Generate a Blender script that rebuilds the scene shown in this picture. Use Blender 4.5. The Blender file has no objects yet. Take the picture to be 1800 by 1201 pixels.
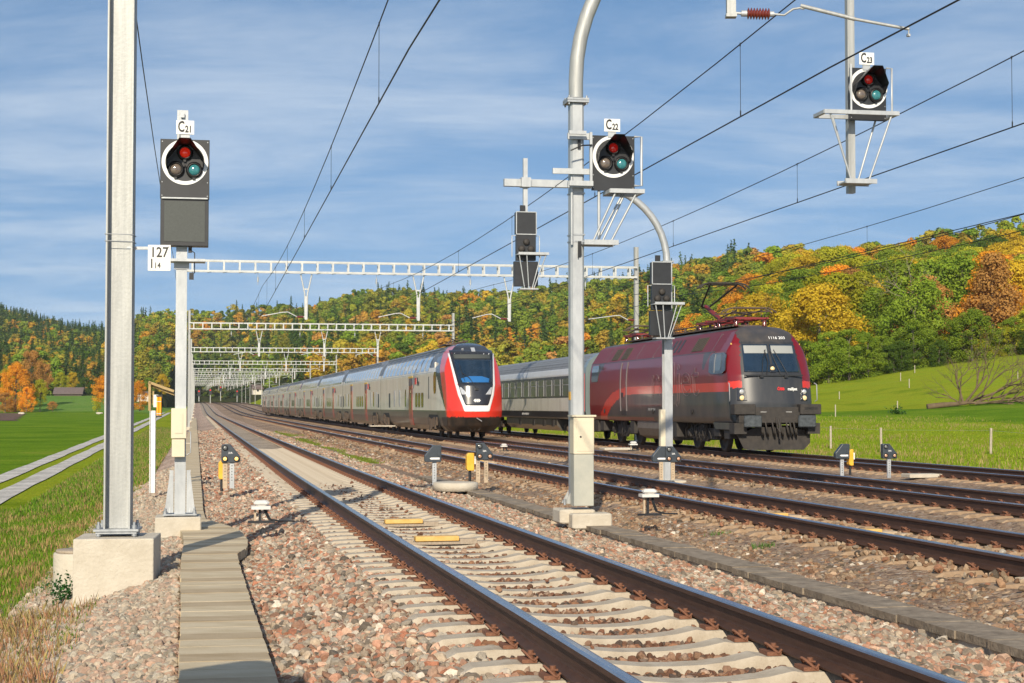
import bpy, bmesh, math, random
import numpy as np
from mathutils import Vector, Matrix, Quaternion
random.seed(7)
RNG = np.random.default_rng(11)
SC = bpy.context.scene
COL = SC.collection
PI = math.pi

# ------------------------------------------------------------------ camera
CZ = 1.33                       # eye height above the nearest rail
FPX = 2850.0                    # focal length in photo pixels (photo 1800 wide)
cam_d = bpy.data.cameras.new('camera')
cam = bpy.data.objects.new('camera', cam_d)
COL.objects.link(cam)
cam.location = (0, 0, CZ)
cam.rotation_euler = (math.radians(90) + math.atan(102.5 / FPX), 0, 0)
cam_d.sensor_width = 36.0
cam_d.lens = FPX / 1800 * 36
cam_d.clip_start = 0.1
cam_d.clip_end = 20000
SC.camera = cam

# ------------------------------------------------------------------ world, sun, exposure
SUN_EL = 27.0
w = bpy.data.worlds.new('World')
SC.world = w
w.use_nodes = True
nt = w.node_tree
nt.nodes.clear()
N = nt.nodes.new
out = N('ShaderNodeOutputWorld'); bg = N('ShaderNodeBackground')
sky = N('ShaderNodeTexSky'); sky.sky_type = 'NISHITA'; sky.sun_disc = False
sky.sun_elevation = math.radians(SUN_EL); sky.sun_rotation = math.radians(186)
sky.air_density = 1.0; sky.dust_density = 0.7; sky.ozone_density = 1.6
tc = N('ShaderNodeTexCoord')
sep = N('ShaderNodeSeparateXYZ')
# project the view direction on a cloud ceiling so that the streaks flatten to the horizon
nt.links.new(tc.outputs['Generated'], sep.inputs[0])
# clear autumn air: the blue reaches down to the hills
skm = N('ShaderNodeMapping'); skm.inputs['Location'].default_value = (0, 0, .20); skm.inputs['Scale'].default_value = (1, 1, .8)
nt.links.new(tc.outputs['Generated'], skm.inputs[0]); nt.links.new(skm.outputs[0], sky.inputs[0])
zc = N('ShaderNodeMath'); zc.operation = 'MAXIMUM'; zc.inputs[1].default_value = 0.0
nt.links.new(sep.outputs['Z'], zc.inputs[0])
za = N('ShaderNodeMath'); za.operation = 'ADD'; za.inputs[1].default_value = 0.10
nt.links.new(zc.outputs[0], za.inputs[0])
dx = N('ShaderNodeMath'); dx.operation = 'DIVIDE'; dy = N('ShaderNodeMath'); dy.operation = 'DIVIDE'
nt.links.new(sep.outputs['X'], dx.inputs[0]); nt.links.new(za.outputs[0], dx.inputs[1])
nt.links.new(sep.outputs['Y'], dy.inputs[0]); nt.links.new(za.outputs[0], dy.inputs[1])
cb = N('ShaderNodeCombineXYZ')
nt.links.new(dx.outputs[0], cb.inputs[0]); nt.links.new(dy.outputs[0], cb.inputs[1])
mp = N('ShaderNodeMapping'); mp.inputs['Scale'].default_value = (0.55, 0.95, 1); mp.inputs['Rotation'].default_value = (0, 0, 0.12)
mp.inputs['Location'].default_value = (3.1, 1.7, 0)
nt.links.new(cb.outputs[0], mp.inputs[0])
n1 = N('ShaderNodeTexNoise'); n1.inputs['Scale'].default_value = 1.5; n1.inputs['Detail'].default_value = 11; n1.inputs['Roughness'].default_value = 0.63; n1.inputs['Distortion'].default_value = 0.35
nt.links.new(mp.outputs[0], n1.inputs['Vector'])
r1 = N('ShaderNodeValToRGB'); r1.color_ramp.elements[0].position = 0.34; r1.color_ramp.elements[1].position = 0.74
r1.color_ramp.interpolation = 'EASE'
nt.links.new(n1.outputs['Fac'], r1.inputs[0])
sc_ = N('ShaderNodeMath'); sc_.operation = 'MULTIPLY'; sc_.inputs[1].default_value = 0.52
nt.links.new(r1.outputs[0], sc_.inputs[0])
mxc = N('ShaderNodeMix'); mxc.data_type = 'RGBA'
mxc.inputs[7].default_value = (6.6, 7.1, 7.6, 1)      # sunlit cloud, same physical scale as the sky
nt.links.new(sc_.outputs[0], mxc.inputs[0])
nt.links.new(sky.outputs[0], mxc.inputs[6])
hs = N('ShaderNodeHueSaturation'); hs.inputs['Saturation'].default_value = 1.14; hs.inputs['Hue'].default_value = 0.499; hs.inputs['Value'].default_value = 1.0
nt.links.new(mxc.outputs[2], hs.inputs['Color'])
nt.links.new(hs.outputs[0], bg.inputs[0])
bg.inputs[1].default_value = 0.121
nt.links.new(bg.outputs[0], out.inputs[0])

sun_d = bpy.data.lights.new('sun', 'SUN')
sun = bpy.data.objects.new('sun', sun_d); COL.objects.link(sun)
sun_d.energy = 5.0; sun_d.angle = math.radians(0.5); sun_d.color = (1.0, 0.885, 0.70)
ce = math.cos(math.radians(SUN_EL))
sv = Vector((0.105 * ce, 0.994 * ce, -math.sin(math.radians(SUN_EL))))
sun.rotation_euler = sv.to_track_quat('-Z', 'Y').to_euler()
sun.location = (-5, -40, 30)
SC.view_settings.view_transform = 'Standard'
SC.view_settings.look = 'None'
SC.view_settings.exposure = 0.1
SC.view_settings.gamma = 1.0
SC.render.engine = 'CYCLES'
SC.cycles.transparent_max_bounces = 12

# ------------------------------------------------------------------ helpers
def tag(o, label=None, cat=None, group=None, kind=None):
    if label: o['label'] = label
    if cat: o['category'] = cat
    if group: o['group'] = group
    if kind: o['kind'] = kind
    return o

def thing(name, label, cat, loc=(0, 0, 0), rz=0.0, group=None):
    o = bpy.data.objects.new(name, None)
    o.empty_display_size = 0.3
    COL.objects.link(o)
    o.location = loc
    o.rotation_euler = (0, 0, rz)
    return tag(o, label, cat, group)

class MB:
    def __init__(self):
        self.v = []; self.f = []; self.m = []; self.s = []
    def add(self, vs, fs, mi=0, smooth=False, M=None):
        b = len(self.v)
        for p in vs:
            p = Vector(p)
            if M is not None: p = M @ p
            self.v.append(tuple(p))
        for f in fs:
            self.f.append([b + i for i in f]); self.m.append(mi); self.s.append(smooth)
        return self
    def box(self, c, size, mi=0, M=None, ch=0.0):
        x, y, z = c; a, b, h = size[0] / 2, size[1] / 2, size[2] / 2
        if ch <= 0:
            vs = [(x + i * a, y + j * b, z + k * h) for k in (-1, 1) for (i, j) in ((-1, -1), (1, -1), (1, 1), (-1, 1))]
            fs = [(3, 2, 1, 0), (4, 5, 6, 7), (0, 1, 5, 4), (1, 2, 6, 5), (2, 3, 7, 6), (3, 0, 4, 7)]
        else:
            ch = min(ch, a * .9, b * .9)
            vs = []
            for (zz, q) in ((-h, ch), (-h + ch, 0), (h - ch, 0), (h, ch)):
                for (i, j) in ((-1, -1), (1, -1), (1, 1), (-1, 1)):
                    # corner cut into two points
                    A = a - q; B = b - q
                    if i * j > 0:
                        vs.append((x + i * A, y + j * (B - ch), z + zz)); vs.append((x + i * (A - ch), y + j * B, z + zz))
                    else:
                        vs.append((x + i * (A - ch), y + j * B, z + zz)); vs.append((x + i * A, y + j * (B - ch), z + zz))
            fs = []
            n = 8
            for k in range(3):
                for i in range(n):
                    fs.append((k * n + i, k * n + (i + 1) % n, (k + 1) * n + (i + 1) % n, (k + 1) * n + i))
            fs.append(tuple(range(n))[::-1]); fs.append(tuple(range(3 * n, 4 * n)))
        return self.add(vs, fs, mi, False, M)
    def beam(self, p0, p1, w_, h_, mi=0, up=(0, 0, 1)):
        p0 = Vector(p0); p1 = Vector(p1); d = (p1 - p0)
        L = d.length; d.normalize(); up = Vector(up)
        if abs(d.dot(up)) > .98: up = Vector((0, 1, 0))
        r = d.cross(up).normalized(); u = r.cross(d).normalized()
        vs = []
        for p in (p0, p1):
            for (i, j) in ((-1, -1), (1, -1), (1, 1), (-1, 1)):
                vs.append(p + r * i * w_ / 2 + u * j * h_ / 2)
        fs = [(3, 2, 1, 0), (4, 5, 6, 7), (0, 1, 5, 4), (1, 2, 6, 5), (2, 3, 7, 6), (3, 0, 4, 7)]
        return self.add(vs, fs, mi)
    def tube(self, pts, r, n=8, mi=0, caps=True, smooth=True):
        pts = [Vector(p) for p in pts]
        k = len(pts)
        rs = r if isinstance(r, (list, tuple)) else [r] * k
        ring0 = None
        vs = []
        t = (pts[1] - pts[0]).normalized()
        a = Vector((0, 0, 1)) if abs(t.z) < .9 else Vector((1, 0, 0))
        nrm = t.cross(a).normalized()
        for i, p in enumerate(pts):
            if i == 0: t = (pts[1] - pts[0])
            elif i == k - 1: t = (pts[-1] - pts[-2])
            else: t = (pts[i + 1] - pts[i - 1])
            t.normalize()
            nrm = (nrm - t * nrm.dot(t)).normalized()
            b = t.cross(nrm)
            for j in range(n):
                an = 2 * PI * j / n
                vs.append(p + (nrm * math.cos(an) + b * math.sin(an)) * rs[i])
        fs = []
        for i in range(k - 1):
            for j in range(n):
                fs.append((i * n + j, i * n + (j + 1) % n, (i + 1) * n + (j + 1) % n, (i + 1) * n + j))
        self.add(vs, fs, mi, smooth)
        if caps:
            self.add(vs[:n], [tuple(range(n))[::-1]], mi); self.add(vs[-n:], [tuple(range(n))], mi)
        return self
    def cyl(self, p0, p1, r, n=12, mi=0, r2=None):
        return self.tube([p0, p1], [r, r if r2 is None else r2], n, mi)
    def lathe(self, prof, c=(0, 0, 0), n=24, mi=0, M=None, smooth=True):
        vs = []; fs = []
        for (r, z) in prof:
            for j in range(n):
                a = 2 * PI * j / n
                vs.append((c[0] + r * math.cos(a), c[1] + r * math.sin(a), c[2] + z))
        for i in range(len(prof) - 1):
            for j in range(n):
                fs.append((i * n + j, i * n + (j + 1) % n, (i + 1) * n + (j + 1) % n, (i + 1) * n + j))
        fs.append(tuple(range(n))[::-1]); fs.append(tuple(range((len(prof) - 1) * n, len(prof) * n)))
        return self.add(vs, fs, mi, smooth, M)
    def extr(self, poly, axis, a0, a1, mi=0, M=None):
        """poly in the plane across `axis`; extruded from a0 to a1 along it (0=x: (y,z), 1=y: (x,z), 2=z: (x,y))"""
        n = len(poly); vs = []
        for a in (a0, a1):
            for (p, q) in poly:
                vs.append({0: (a, p, q), 1: (p, a, q), 2: (p, q, a)}[axis])
        fs = [tuple(range(n)), tuple(range(n, 2 * n))[::-1]]
        for i in range(n):
            fs.append((i, (i + 1) % n, n + (i + 1) % n, n + i)[::-1])
        return self.add(vs, fs, mi, False, M)
    def make(self, name, mats, parent=None, loc=None, rz=None, bevel=0, fixn=True):
        me = bpy.data.meshes.new(name)
        me.from_pydata(self.v, [], self.f)
        if not isinstance(mats, (list, tuple)): mats = [mats]
        for m in mats: me.materials.append(m)
        me.polygons.foreach_set('material_index', self.m)
        me.polygons.foreach_set('use_smooth', self.s)
        if fixn:
            bm = bmesh.new(); bm.from_mesh(me); bmesh.ops.recalc_face_normals(bm, faces=bm.faces); bm.to_mesh(me); bm.free()
        me.update()
        o = bpy.data.objects.new(name, me)
        COL.objects.link(o)
        if parent: o.parent = parent
        if loc is not None: o.location = loc
        if rz is not None: o.rotation_euler = (0, 0, rz)
        if bevel:
            md = o.modifiers.new('bevel', 'BEVEL'); md.width = bevel; md.segments = 2; md.limit_method = 'ANGLE'
        return o

def mesh_obj(name, me, parent=None):
    o = bpy.data.objects.new(name, me); COL.objects.link(o)
    if parent: o.parent = parent
    return o

def copy_tree(o, parent=None):
    c = o.copy(); COL.objects.link(c)
    if parent is not None: c.parent = parent
    for ch in list(o.children): copy_tree(ch, c)
    return c

def np_mesh(name, verts, nper, mats, attrs=None, smooth=False, faces=None):
    """mesh of polygons with nper vertices each, vertices not shared"""
    me = bpy.data.meshes.new(name)
    nv = len(verts)
    me.vertices.add(nv); me.vertices.foreach_set('co', np.asarray(verts, dtype=np.float32).ravel())
    idx = np.arange(nv, dtype=np.int32) if faces is None else np.asarray(faces, dtype=np.int32).ravel()
    nf = len(idx) // nper
    me.loops.add(len(idx)); me.loops.foreach_set('vertex_index', idx)
    me.polygons.add(nf)
    me.polygons.foreach_set('loop_start', np.arange(nf, dtype=np.int32) * nper)
    me.polygons.foreach_set('loop_total', np.full(nf, nper, dtype=np.int32))
    if smooth: me.polygons.foreach_set('use_smooth', np.ones(nf, dtype=bool))
    for m in mats: me.materials.append(m)
    me.update(calc_edges=True)
    if attrs:
        for k, (dom, typ, arr) in attrs.items():
            a = me.attributes.new(k, typ, dom)
            a.data.foreach_set('color' if typ == 'FLOAT_COLOR' else 'value', np.asarray(arr, dtype=np.float32).ravel())
    return me

# ------------------------------------------------------------------ materials
def new_mat(name):
    m = bpy.data.materials.new(name); m.use_nodes = True
    nt = m.node_tree
    b = nt.nodes['Principled BSDF']
    return m, nt, b

def mat(name, col, rough=0.6, metal=0.0, col2=None, nscale=4.0, namt=0.5, bump=0.0, bscale=30.0, spec=None, emit=None, estr=0, coat=0.0, stretch=None, fine=None):
    m, nt, b = new_mat(name)
    b.inputs['Roughness'].default_value = rough; b.inputs['Metallic'].default_value = metal
    b.inputs['Base Color'].default_value = (*col, 1)
    if spec is not None: b.inputs['Specular IOR Level'].default_value = spec
    if coat: b.inputs['Coat Weight'].default_value = coat; b.inputs['Coat Roughness'].default_value = 0.08
    tc = nt.nodes.new('ShaderNodeTexCoord')
    src = tc.outputs['Object']
    if stretch:
        mp = nt.nodes.new('ShaderNodeMapping'); mp.inputs['Scale'].default_value = stretch
        nt.links.new(src, mp.inputs[0]); src = mp.outputs[0]
    if col2 is not None:
        n = nt.nodes.new('ShaderNodeTexNoise'); n.inputs['Scale'].default_value = nscale; n.inputs['Detail'].default_value = 6; n.inputs['Roughness'].default_value = .62
        nt.links.new(src, n.inputs['Vector'])
        r = nt.nodes.new('ShaderNodeValToRGB'); r.color_ramp.elements[0].position = .5 - namt / 2 * .6; r.color_ramp.elements[1].position = .5 + namt / 2 * .6
        r.color_ramp.elements[0].color = (*col, 1); r.color_ramp.elements[1].color = (*col2, 1)
        nt.links.new(n.outputs['Fac'], r.inputs[0])
        nt.links.new(r.outputs[0], b.inputs['Base Color'])
    if bump:
        n2 = nt.nodes.new('ShaderNodeTexNoise'); n2.inputs['Scale'].default_value = bscale; n2.inputs['Detail'].default_value = 5
        nt.links.new(tc.outputs['Object'], n2.inputs['Vector'])
        bp = nt.nodes.new('ShaderNodeBump'); bp.inputs['Strength'].default_value = bump; bp.inputs['Distance'].default_value = 0.02
        nt.links.new(n2.outputs['Fac'], bp.inputs['Height']); nt.links.new(bp.outputs[0], b.inputs['Normal'])
    if emit is not None:
        b.inputs['Emission Color'].default_value = (*emit, 1); b.inputs['Emission Strength'].default_value = estr
    return m

M = {}
M['galv'] = mat('galvanised steel', (.33, .35, .37), .5, .35, (.52, .54, .55), 7, .9, .08, 40, stretch=(1, 1, .35))
M['galv_light'] = mat('white grey galvanised steel', (.25, .26, .26), .55, .3, (.47, .48, .47), 5, 1.0, .10, 30, stretch=(3.5, 3.5, .22))
M['galv_dark'] = mat('grey galvanised steel', (.30, .32, .34), .5, .5, (.42, .44, .46), 12, .5)
M['concrete'] = mat('pale concrete', (.40, .35, .27), .92, 0, (.64, .59, .50), 3.2, 1.3, .5, 28)
M['concrete_dirty'] = mat('weathered concrete', (.20, .17, .13), .95, 0, (.42, .37, .29), 6, .8, .4, 25)
M['sleeper'] = mat('sleeper concrete', (.34, .28, .205), .9, 0, (.51, .45, .36), 7, .8, .3, 40)
M['sleeper_brown'] = mat('brake dust covered concrete', (.23, .15, .09), .95, 0, (.36, .26, .17), 7, .8, .4, 40)
M['rail_side'] = mat('brown rusty rail', (.060, .030, .020), .6, .3, (.11, .055, .035), 5, .8, .15, 60, stretch=(1, 1, 3))
M['rail_top'] = mat('polished rail head', (.42, .43, .47), .22, 1.0, (.30, .31, .35), 3, .6)
M['rust'] = mat('rusty fastening', (.16, .065, .035), .75, .2, (.26, .12, .07), 30, .8, .3, 120)
M['black'] = mat('black painted panel', (.012, .013, .016), .45, 0, (.020, .022, .026), 5, .6)
M['black_hood'] = mat('black hood', (.010, .010, .012), .4)
M['blackbox'] = mat('dark matt grille', (.045, .052, .05), .6, 0, (.065, .073, .07), 60, .7)
M['white'] = mat('white enamel', (.80, .80, .78), .4, 0, (.72, .72, .69), 5, .6)
M['ring'] = mat('white reflecting ring', (.75, .76, .76), .5)
M['ink'] = mat('black lettering', (.01, .01, .012), .5)
M['whiteink'] = mat('white lettering', (.75, .75, .75), .5)
M['cream'] = mat('cream painted cabinet', (.60, .53, .39), .5, 0, (.66, .60, .46), 3, .7, .03, 20)
M['dwarf'] = mat('dark blue grey signal housing', (.030, .040, .052), .42, 0, (.045, .057, .07), 12, .7)
M['yellowbar'] = mat('weathered yellow plastic', (.62, .36, .08), .6, 0, (.75, .50, .18), 9, .9, .1, 30)
M['yellow'] = mat('yellow box', (.72, .36, .02), .5, 0, (.80, .46, .05), 6, .6, .05, 30)
M['brownpost'] = mat('dusty steel post', (.40, .30, .20), .7, 0, (.50, .40, .28), 14, .6)
M['wire'] = mat('dark contact wire', (.020, .020, .022), .5, .6)
M['insul'] = mat('brown glazed insulator', (.14, .025, .018), .18, 0, coat=.6)
M['wood'] = mat('grey wood', (.30, .24, .18), .85, 0, (.42, .35, .27), 12, .7, .3, 60, stretch=(4, 4, .6))
M['timber'] = mat('tan timber frame', (.34, .23, .10), .8, 0, (.45, .33, .16), 12, .7, .2, 60)
M['lens_dark'] = mat('brown grey glass lens', (.09, .065, .05), .12, 0, (.20, .17, .15), 22, .8, coat=.8)
M['lens_teal'] = mat('teal glass lens', (.015, .12, .15), .12, 0, (.06, .26, .28), 22, .8, coat=.8)
M['lens_red'] = mat('lit red lens', (.35, .0, .0), .15, 0, (.7, .05, .02), 30, .8, emit=(1, .03, .01), estr=.3, coat=.6)
M['lens_redoff'] = mat('red lens', (.30, .005, .005), .15, 0, (.5, .02, .02), 30, .8, emit=(1, .02, .01), estr=.12, coat=.6)
M['lens_amber'] = mat('lit amber lens', (.8, .5, .15), .3, emit=(1, .62, .2), estr=.9)
M['lens_pink'] = mat('pale peach lens', (.48, .28, .18), .2, coat=.5)
M['lens_grey'] = mat('grey glass lens', (.16, .17, .17), .15, coat=.6)
M['dirtblack'] = mat('grimy black steel', (.018, .016, .015), .7, 0, (.050, .042, .036), 6, .8, .1, 40)
M['bogie'] = mat('brown dusty bogie steel', (.060, .043, .032), .85, 0, (.13, .092, .062), 5, .8, .2, 40)
M['chrome'] = mat('worn steel', (.45, .45, .45), .35, .9)
M['grey_plastic'] = mat('pale grey plastic cap', (.58, .56, .53), .6, 0, (.70, .68, .65), 10, .6)

# ------------------------------------------------------------------ track frame
AL = math.atan(0.195); CA = math.cos(AL); SA = math.sin(AL)
S_CURVE = 790.0; R_CURVE = 700.0
HY = np.array([-60, 0, 8, 13, 22, 35, 55, 75, 100, 130, 156, 200, 250, 290, 340, 400, 500, 620, 800, 1200, 3000.])
HV = np.array([1.28, 1.30, 1.33, 1.39, 1.47, 1.56, 1.66, 1.75, 1.85, 1.96, 2.05, 2.20, 2.36, 2.42, 2.30, 1.95, 1.35, 1.25, 1.25, 1.2, 1.2])
_yy = np.linspace(-60, 3000, 6121)
_hh = np.interp(_yy, HY, HV)
_k = np.ones(17) / 17
_hs = np.convolve(np.pad(_hh, 8, mode='edge'), _k, mode='valid')
def Rz(y):
    """height of the rail top at distance y from the camera"""
    return CZ - np.interp(y, _yy, _hs)

def WD(d, s):
    """track frame to world x, y"""
    if s <= S_CURVE:
        return d * CA - s * SA, d * SA + s * CA
    th = (s - S_CURVE) / R_CURVE
    # circle to the right of the direction of travel
    cx = -S_CURVE * SA + R_CURVE * CA; cy = S_CURVE * CA + R_CURVE * SA
    r = R_CURVE - d
    a = AL - th
    return cx - r * math.cos(a), cy - r * math.sin(a)
def W(d, s, z=0.0):
    """z is measured from the rail top at that place"""
    x, y = WD(d, s)
    return Vector((x, y, float(Rz(y)) + z))
def DS(x, y):
    return x * CA + y * SA, -x * SA + y * CA
def PX(px, Y):
    """world x of photo column px at distance Y"""
    return (px - 900) / FPX * Y
TR = [2.81, 8.35, 12.85, 18.5]
TZ = [0.0, -0.06, -0.07, -0.10]

# text as mesh
def text_mesh(body, size, xs=1.0, depth=0.002, outline=0.0, bold=0.0, align='CENTER'):
    cu = bpy.data.curves.new('lettering', 'FONT')
    cu.body = body; cu.size = size; cu.align_x = align; cu.align_y = 'CENTER'
    if outline:
        cu.fill_mode = 'NONE'; cu.bevel_depth = outline; cu.bevel_resolution = 0
    else:
        cu.extrude = depth; cu.offset = bold
    cu.resolution_u = 3
    o = bpy.data.objects.new('lettering', cu); COL.objects.link(o)
    bpy.context.view_layer.update()
    dg = bpy.context.evaluated_depsgraph_get()
    me = bpy.data.meshes.new_from_object(o.evaluated_get(dg))
    bpy.data.objects.remove(o); bpy.data.curves.remove(cu)
    for v in me.vertices: v.co.x *= xs
    me.materials.clear()
    return me
def text(body, size, loc, parent, m, facing='front', xs=.8, depth=.002, outline=0.0, bold=0.0, name='lettering', align='CENTER'):
    """facing front: readable from -y;  side: readable from -x (text runs to -y)"""
    me = text_mesh(body, size, xs, depth, outline, bold, align)
    me.materials.append(m)
    o = mesh_obj(name, me, parent)
    o.location = loc
    if facing == 'front': o.rotation_euler = (PI / 2, 0, 0)
    elif facing == 'side': o.rotation_euler = (PI / 2, 0, -PI / 2)
    return o
# ------------------------------------------------------------------ terrain materials
def grass_mat(name, cols, scale=.6, fine=14.0, bump=.5):
    m, nt, b = new_mat(name)
    b.inputs['Roughness'].default_value = .95; b.inputs['Specular IOR Level'].default_value = 0.0
    tc = nt.nodes.new('ShaderNodeTexCoord')
    n = nt.nodes.new('ShaderNodeTexNoise'); n.inputs['Scale'].default_value = scale; n.inputs['Detail'].default_value = 8; n.inputs['Roughness'].default_value = .7
    nt.links.new(tc.outputs['Object'], n.inputs['Vector'])
    r = nt.nodes.new('ShaderNodeValToRGB')
    els = r.color_ramp.elements
    while len(els) < len(cols): els.new(.5)
    for i, c in enumerate(cols):
        els[i].position = .28 + .44 * i / (len(cols) - 1); els[i].color = (*c, 1)
    nt.links.new(n.outputs['Fac'], r.inputs[0])
    n2 = nt.nodes.new('ShaderNodeTexNoise'); n2.inputs['Scale'].default_value = fine; n2.inputs['Detail'].default_value = 4; n2.inputs['Roughness'].default_value = .8
    nt.links.new(tc.outputs['Object'], n2.inputs['Vector'])
    mr = nt.nodes.new('ShaderNodeMapRange'); mr.inputs[1].default_value = .3; mr.inputs[2].default_value = .7; mr.inputs[3].default_value = .55; mr.inputs[4].default_value = 1.4
    nt.links.new(n2.outputs['Fac'], mr.inputs[0])
    mx = nt.nodes.new('ShaderNodeVectorMath'); mx.operation = 'SCALE'
    nt.links.new(r.outputs[0], mx.inputs[0]); nt.links.new(mr.outputs[0], mx.inputs['Scale'])
    nt.links.new(mx.outputs[0], b.inputs['Base Color'])
    bp = nt.nodes.new('ShaderNodeBump'); bp.inputs['Strength'].default_value = bump; bp.inputs['Distance'].default_value = .12
    nt.links.new(n2.outputs['Fac'], bp.inputs['Height']); nt.links.new(bp.outputs[0], b.inputs['Normal'])
    return m
M['meadow'] = grass_mat('meadow grass', [(.12, .18, .012), (.19, .26, .018), (.27, .31, .024), (.23, .31, .022), (.34, .31, .06)], .16, 9)
M['field'] = grass_mat('short field grass', [(.075, .155, .010), (.105, .20, .016), (.15, .245, .02), (.21, .25, .035)], .13, 7)
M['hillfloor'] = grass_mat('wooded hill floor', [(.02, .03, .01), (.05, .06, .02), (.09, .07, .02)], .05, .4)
M['bank'] = grass_mat('light green bank grass', [(.10, .20, .035), (.14, .25, .05), (.20, .27, .06)], .05, 2)  # lighter, bluer green of the far field

def gravel_mat(name, cols, vs=14.0, patch=.25, dark=.45):
    """stones as voronoi cells, each with its own colour"""
    m, nt, b = new_mat(name)
    b.inputs['Roughness'].default_value = .9; b.inputs['Specular IOR Level'].default_value = .25
    tc = nt.nodes.new('ShaderNodeTexCoord')
    v = nt.nodes.new('ShaderNodeTexVoronoi'); v.inputs['Scale'].default_value = vs
    nt.links.new(tc.outputs['Object'], v.inputs['Vector'])
    sp = nt.nodes.new('ShaderNodeSeparateColor'); nt.links.new(v.outputs['Color'], sp.inputs[0])
    r = nt.nodes.new('ShaderNodeValToRGB'); els = r.color_ramp.elements
    while len(els) < len(cols): els.new(.5)
    for i, c in enumerate(cols): els[i].position = i / (len(cols) - 1); els[i].color = (*c, 1)
    nt.links.new(sp.outputs[0], r.inputs[0])
    v2 = nt.nodes.new('ShaderNodeTexVoronoi'); v2.feature = 'DISTANCE_TO_EDGE'; v2.inputs['Scale'].default_value = vs
    nt.links.new(tc.outputs['Object'], v2.inputs['Vector'])
    mr = nt.nodes.new('ShaderNodeMapRange'); mr.inputs[1].default_value = 0; mr.inputs[2].default_value = .18; mr.inputs[3].default_value = dark; mr.inputs[4].default_value = 1
    nt.links.new(v2.outputs['Distance'], mr.inputs[0])
    n = nt.nodes.new('ShaderNodeTexNoise'); n.inputs['Scale'].default_value = patch; n.inputs['Detail'].default_value = 5
    nt.links.new(tc.outputs['Object'], n.inputs['Vector'])
    mr2 = nt.nodes.new('ShaderNodeMapRange'); mr2.inputs[1].default_value = .3; mr2.inputs[2].default_value = .7; mr2.inputs[3].default_value = .72; mr2.inputs[4].default_value = 1.2
    nt.links.new(n.outputs['Fac'], mr2.inputs[0])
    mu = nt.nodes.new('ShaderNodeMath'); mu.operation = 'MULTIPLY'
    nt.links.new(mr.outputs[0], mu.inputs[0]); nt.links.new(mr2.outputs[0], mu.inputs[1])
    mx = nt.nodes.new('ShaderNodeVectorMath'); mx.operation = 'SCALE'
    nt.links.new(r.outputs[0], mx.inputs[0]); nt.links.new(mu.outputs[0], mx.inputs['Scale'])
    nt.links.new(mx.outputs[0], b.inputs['Base Color'])
    bp = nt.nodes.new('ShaderNodeBump'); bp.inputs['Strength'].default_value = .8; bp.inputs['Distance'].default_value = .03
    nt.links.new(mr.outputs[0], bp.inputs['Height']); nt.links.new(bp.outputs[0], b.inputs['Normal'])
    return m
PINK = [(.13, .09, .07), (.46, .29, .21), (.40, .33, .26), (.52, .40, .31), (.32, .18, .12), (.48, .42, .35)]
BROWN = [(.10, .07, .05), (.34, .22, .14), (.28, .20, .13), (.40, .29, .20), (.24, .14, .085), (.42, .35, .28)]
M['ballast'] = gravel_mat('track ballast', [tuple(v * 1.2 for v in c) for c in PINK], 15, dark=.7)
M['ballast_brown'] = gravel_mat('brown dusty ballast', [tuple(v * 1.15 for v in c) for c in BROWN], 15, dark=.7)
M['path'] = gravel_mat('pale gravel path', [(.46, .43, .38), (.56, .53, .48), (.66, .63, .58)], 9, .6, .85)
M['plough'] = gravel_mat('ploughed earth', [(.10, .055, .035), (.17, .10, .065), (.22, .13, .09)], 1.6, .3, .6)
M['sand'] = gravel_mat('sandy packed ballast', [(.38, .31, .23), (.46, .38, .29), (.30, .23, .17), (.50, .43, .34)], 17, .8, .8)

# ------------------------------------------------------------------ terrain heights
def smooth(t):
    t = np.clip(t, 0, 1); return t * t * (3 - 2 * t)
def ground_z(x, y):
    x = np.asarray(x, float); y = np.asarray(y, float)
    d = x * CA + y * SA
    R = Rz(y)
    left = CZ - 3.25 + 4.6 * smooth((y - 385) / 130) * smooth((-9 - d) / 14)
    # right meadow, climbing to the wood
    H = np.interp(y, [0, 55, 68, 90, 150, 200, 235, 350, 700, 900], [2.2, 2.2, 2.4, 2.35, 1.0, -.9, -2.5, -3.2, -3.2, 2.0])
    right = CZ - H + .15 * np.clip(x - 36, 0, 90) * np.interp(y, [105, 190], [0, 1])
    right = right + .10 * np.sin(x * .21 + y * .13) + .08 * np.sin(x * .07 - y * .19)
    prof = R + np.interp(d, [-2.6, -1.3, -.5, 0, 20.6, 21.5, 23], [-1.25, -.82, -.75, -.8, -.8, -.62, -.5])
    tl = smooth((-1.3 - d) / 3.5)
    z = np.where(d < -1.3, prof * (1 - tl) + left * tl, prof)
    tr = smooth((d - 22.5) / np.interp(y, [0, 80, 250, 420], [9, 9, 18, 12]))
    z = np.where(d > 22.5, prof * (1 - tr) + right * tr, z)
    z = z + np.where((d < -1.6) & (d > -4.7), .05 * np.sin(x * 1.7) * np.sin(y * 1.1), 0) * smooth((-1.6 - d) / 2)
    far = smooth((y - 740) / 60)
    return z * (1 - far) + np.minimum(z, R - .8) * far
def gz(x, y): return float(ground_z(x, y))

def grid_obj(name, X, Y, Z, m, mi_fn=None, mats=None):
    ni, nj = X.shape
    V = np.stack([X, Y, Z], -1).reshape(-1, 3)
    i = np.arange(ni - 1)[:, None]; j = np.arange(nj - 1)[None, :]
    a = i * nj + j
    F = np.stack([a, a + nj, a + nj + 1, a + 1], -1).reshape(-1, 4)
    me = np_mesh(name, V, 4, mats or [m], smooth=True, faces=F)
    bm = bmesh.new(); bm.from_mesh(me)
    if sum(f.normal.z for f in bm.faces) < 0: bmesh.ops.reverse_faces(bm, faces=bm.faces)
    bm.to_mesh(me); bm.free()
    return mesh_obj(name, me)

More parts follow.
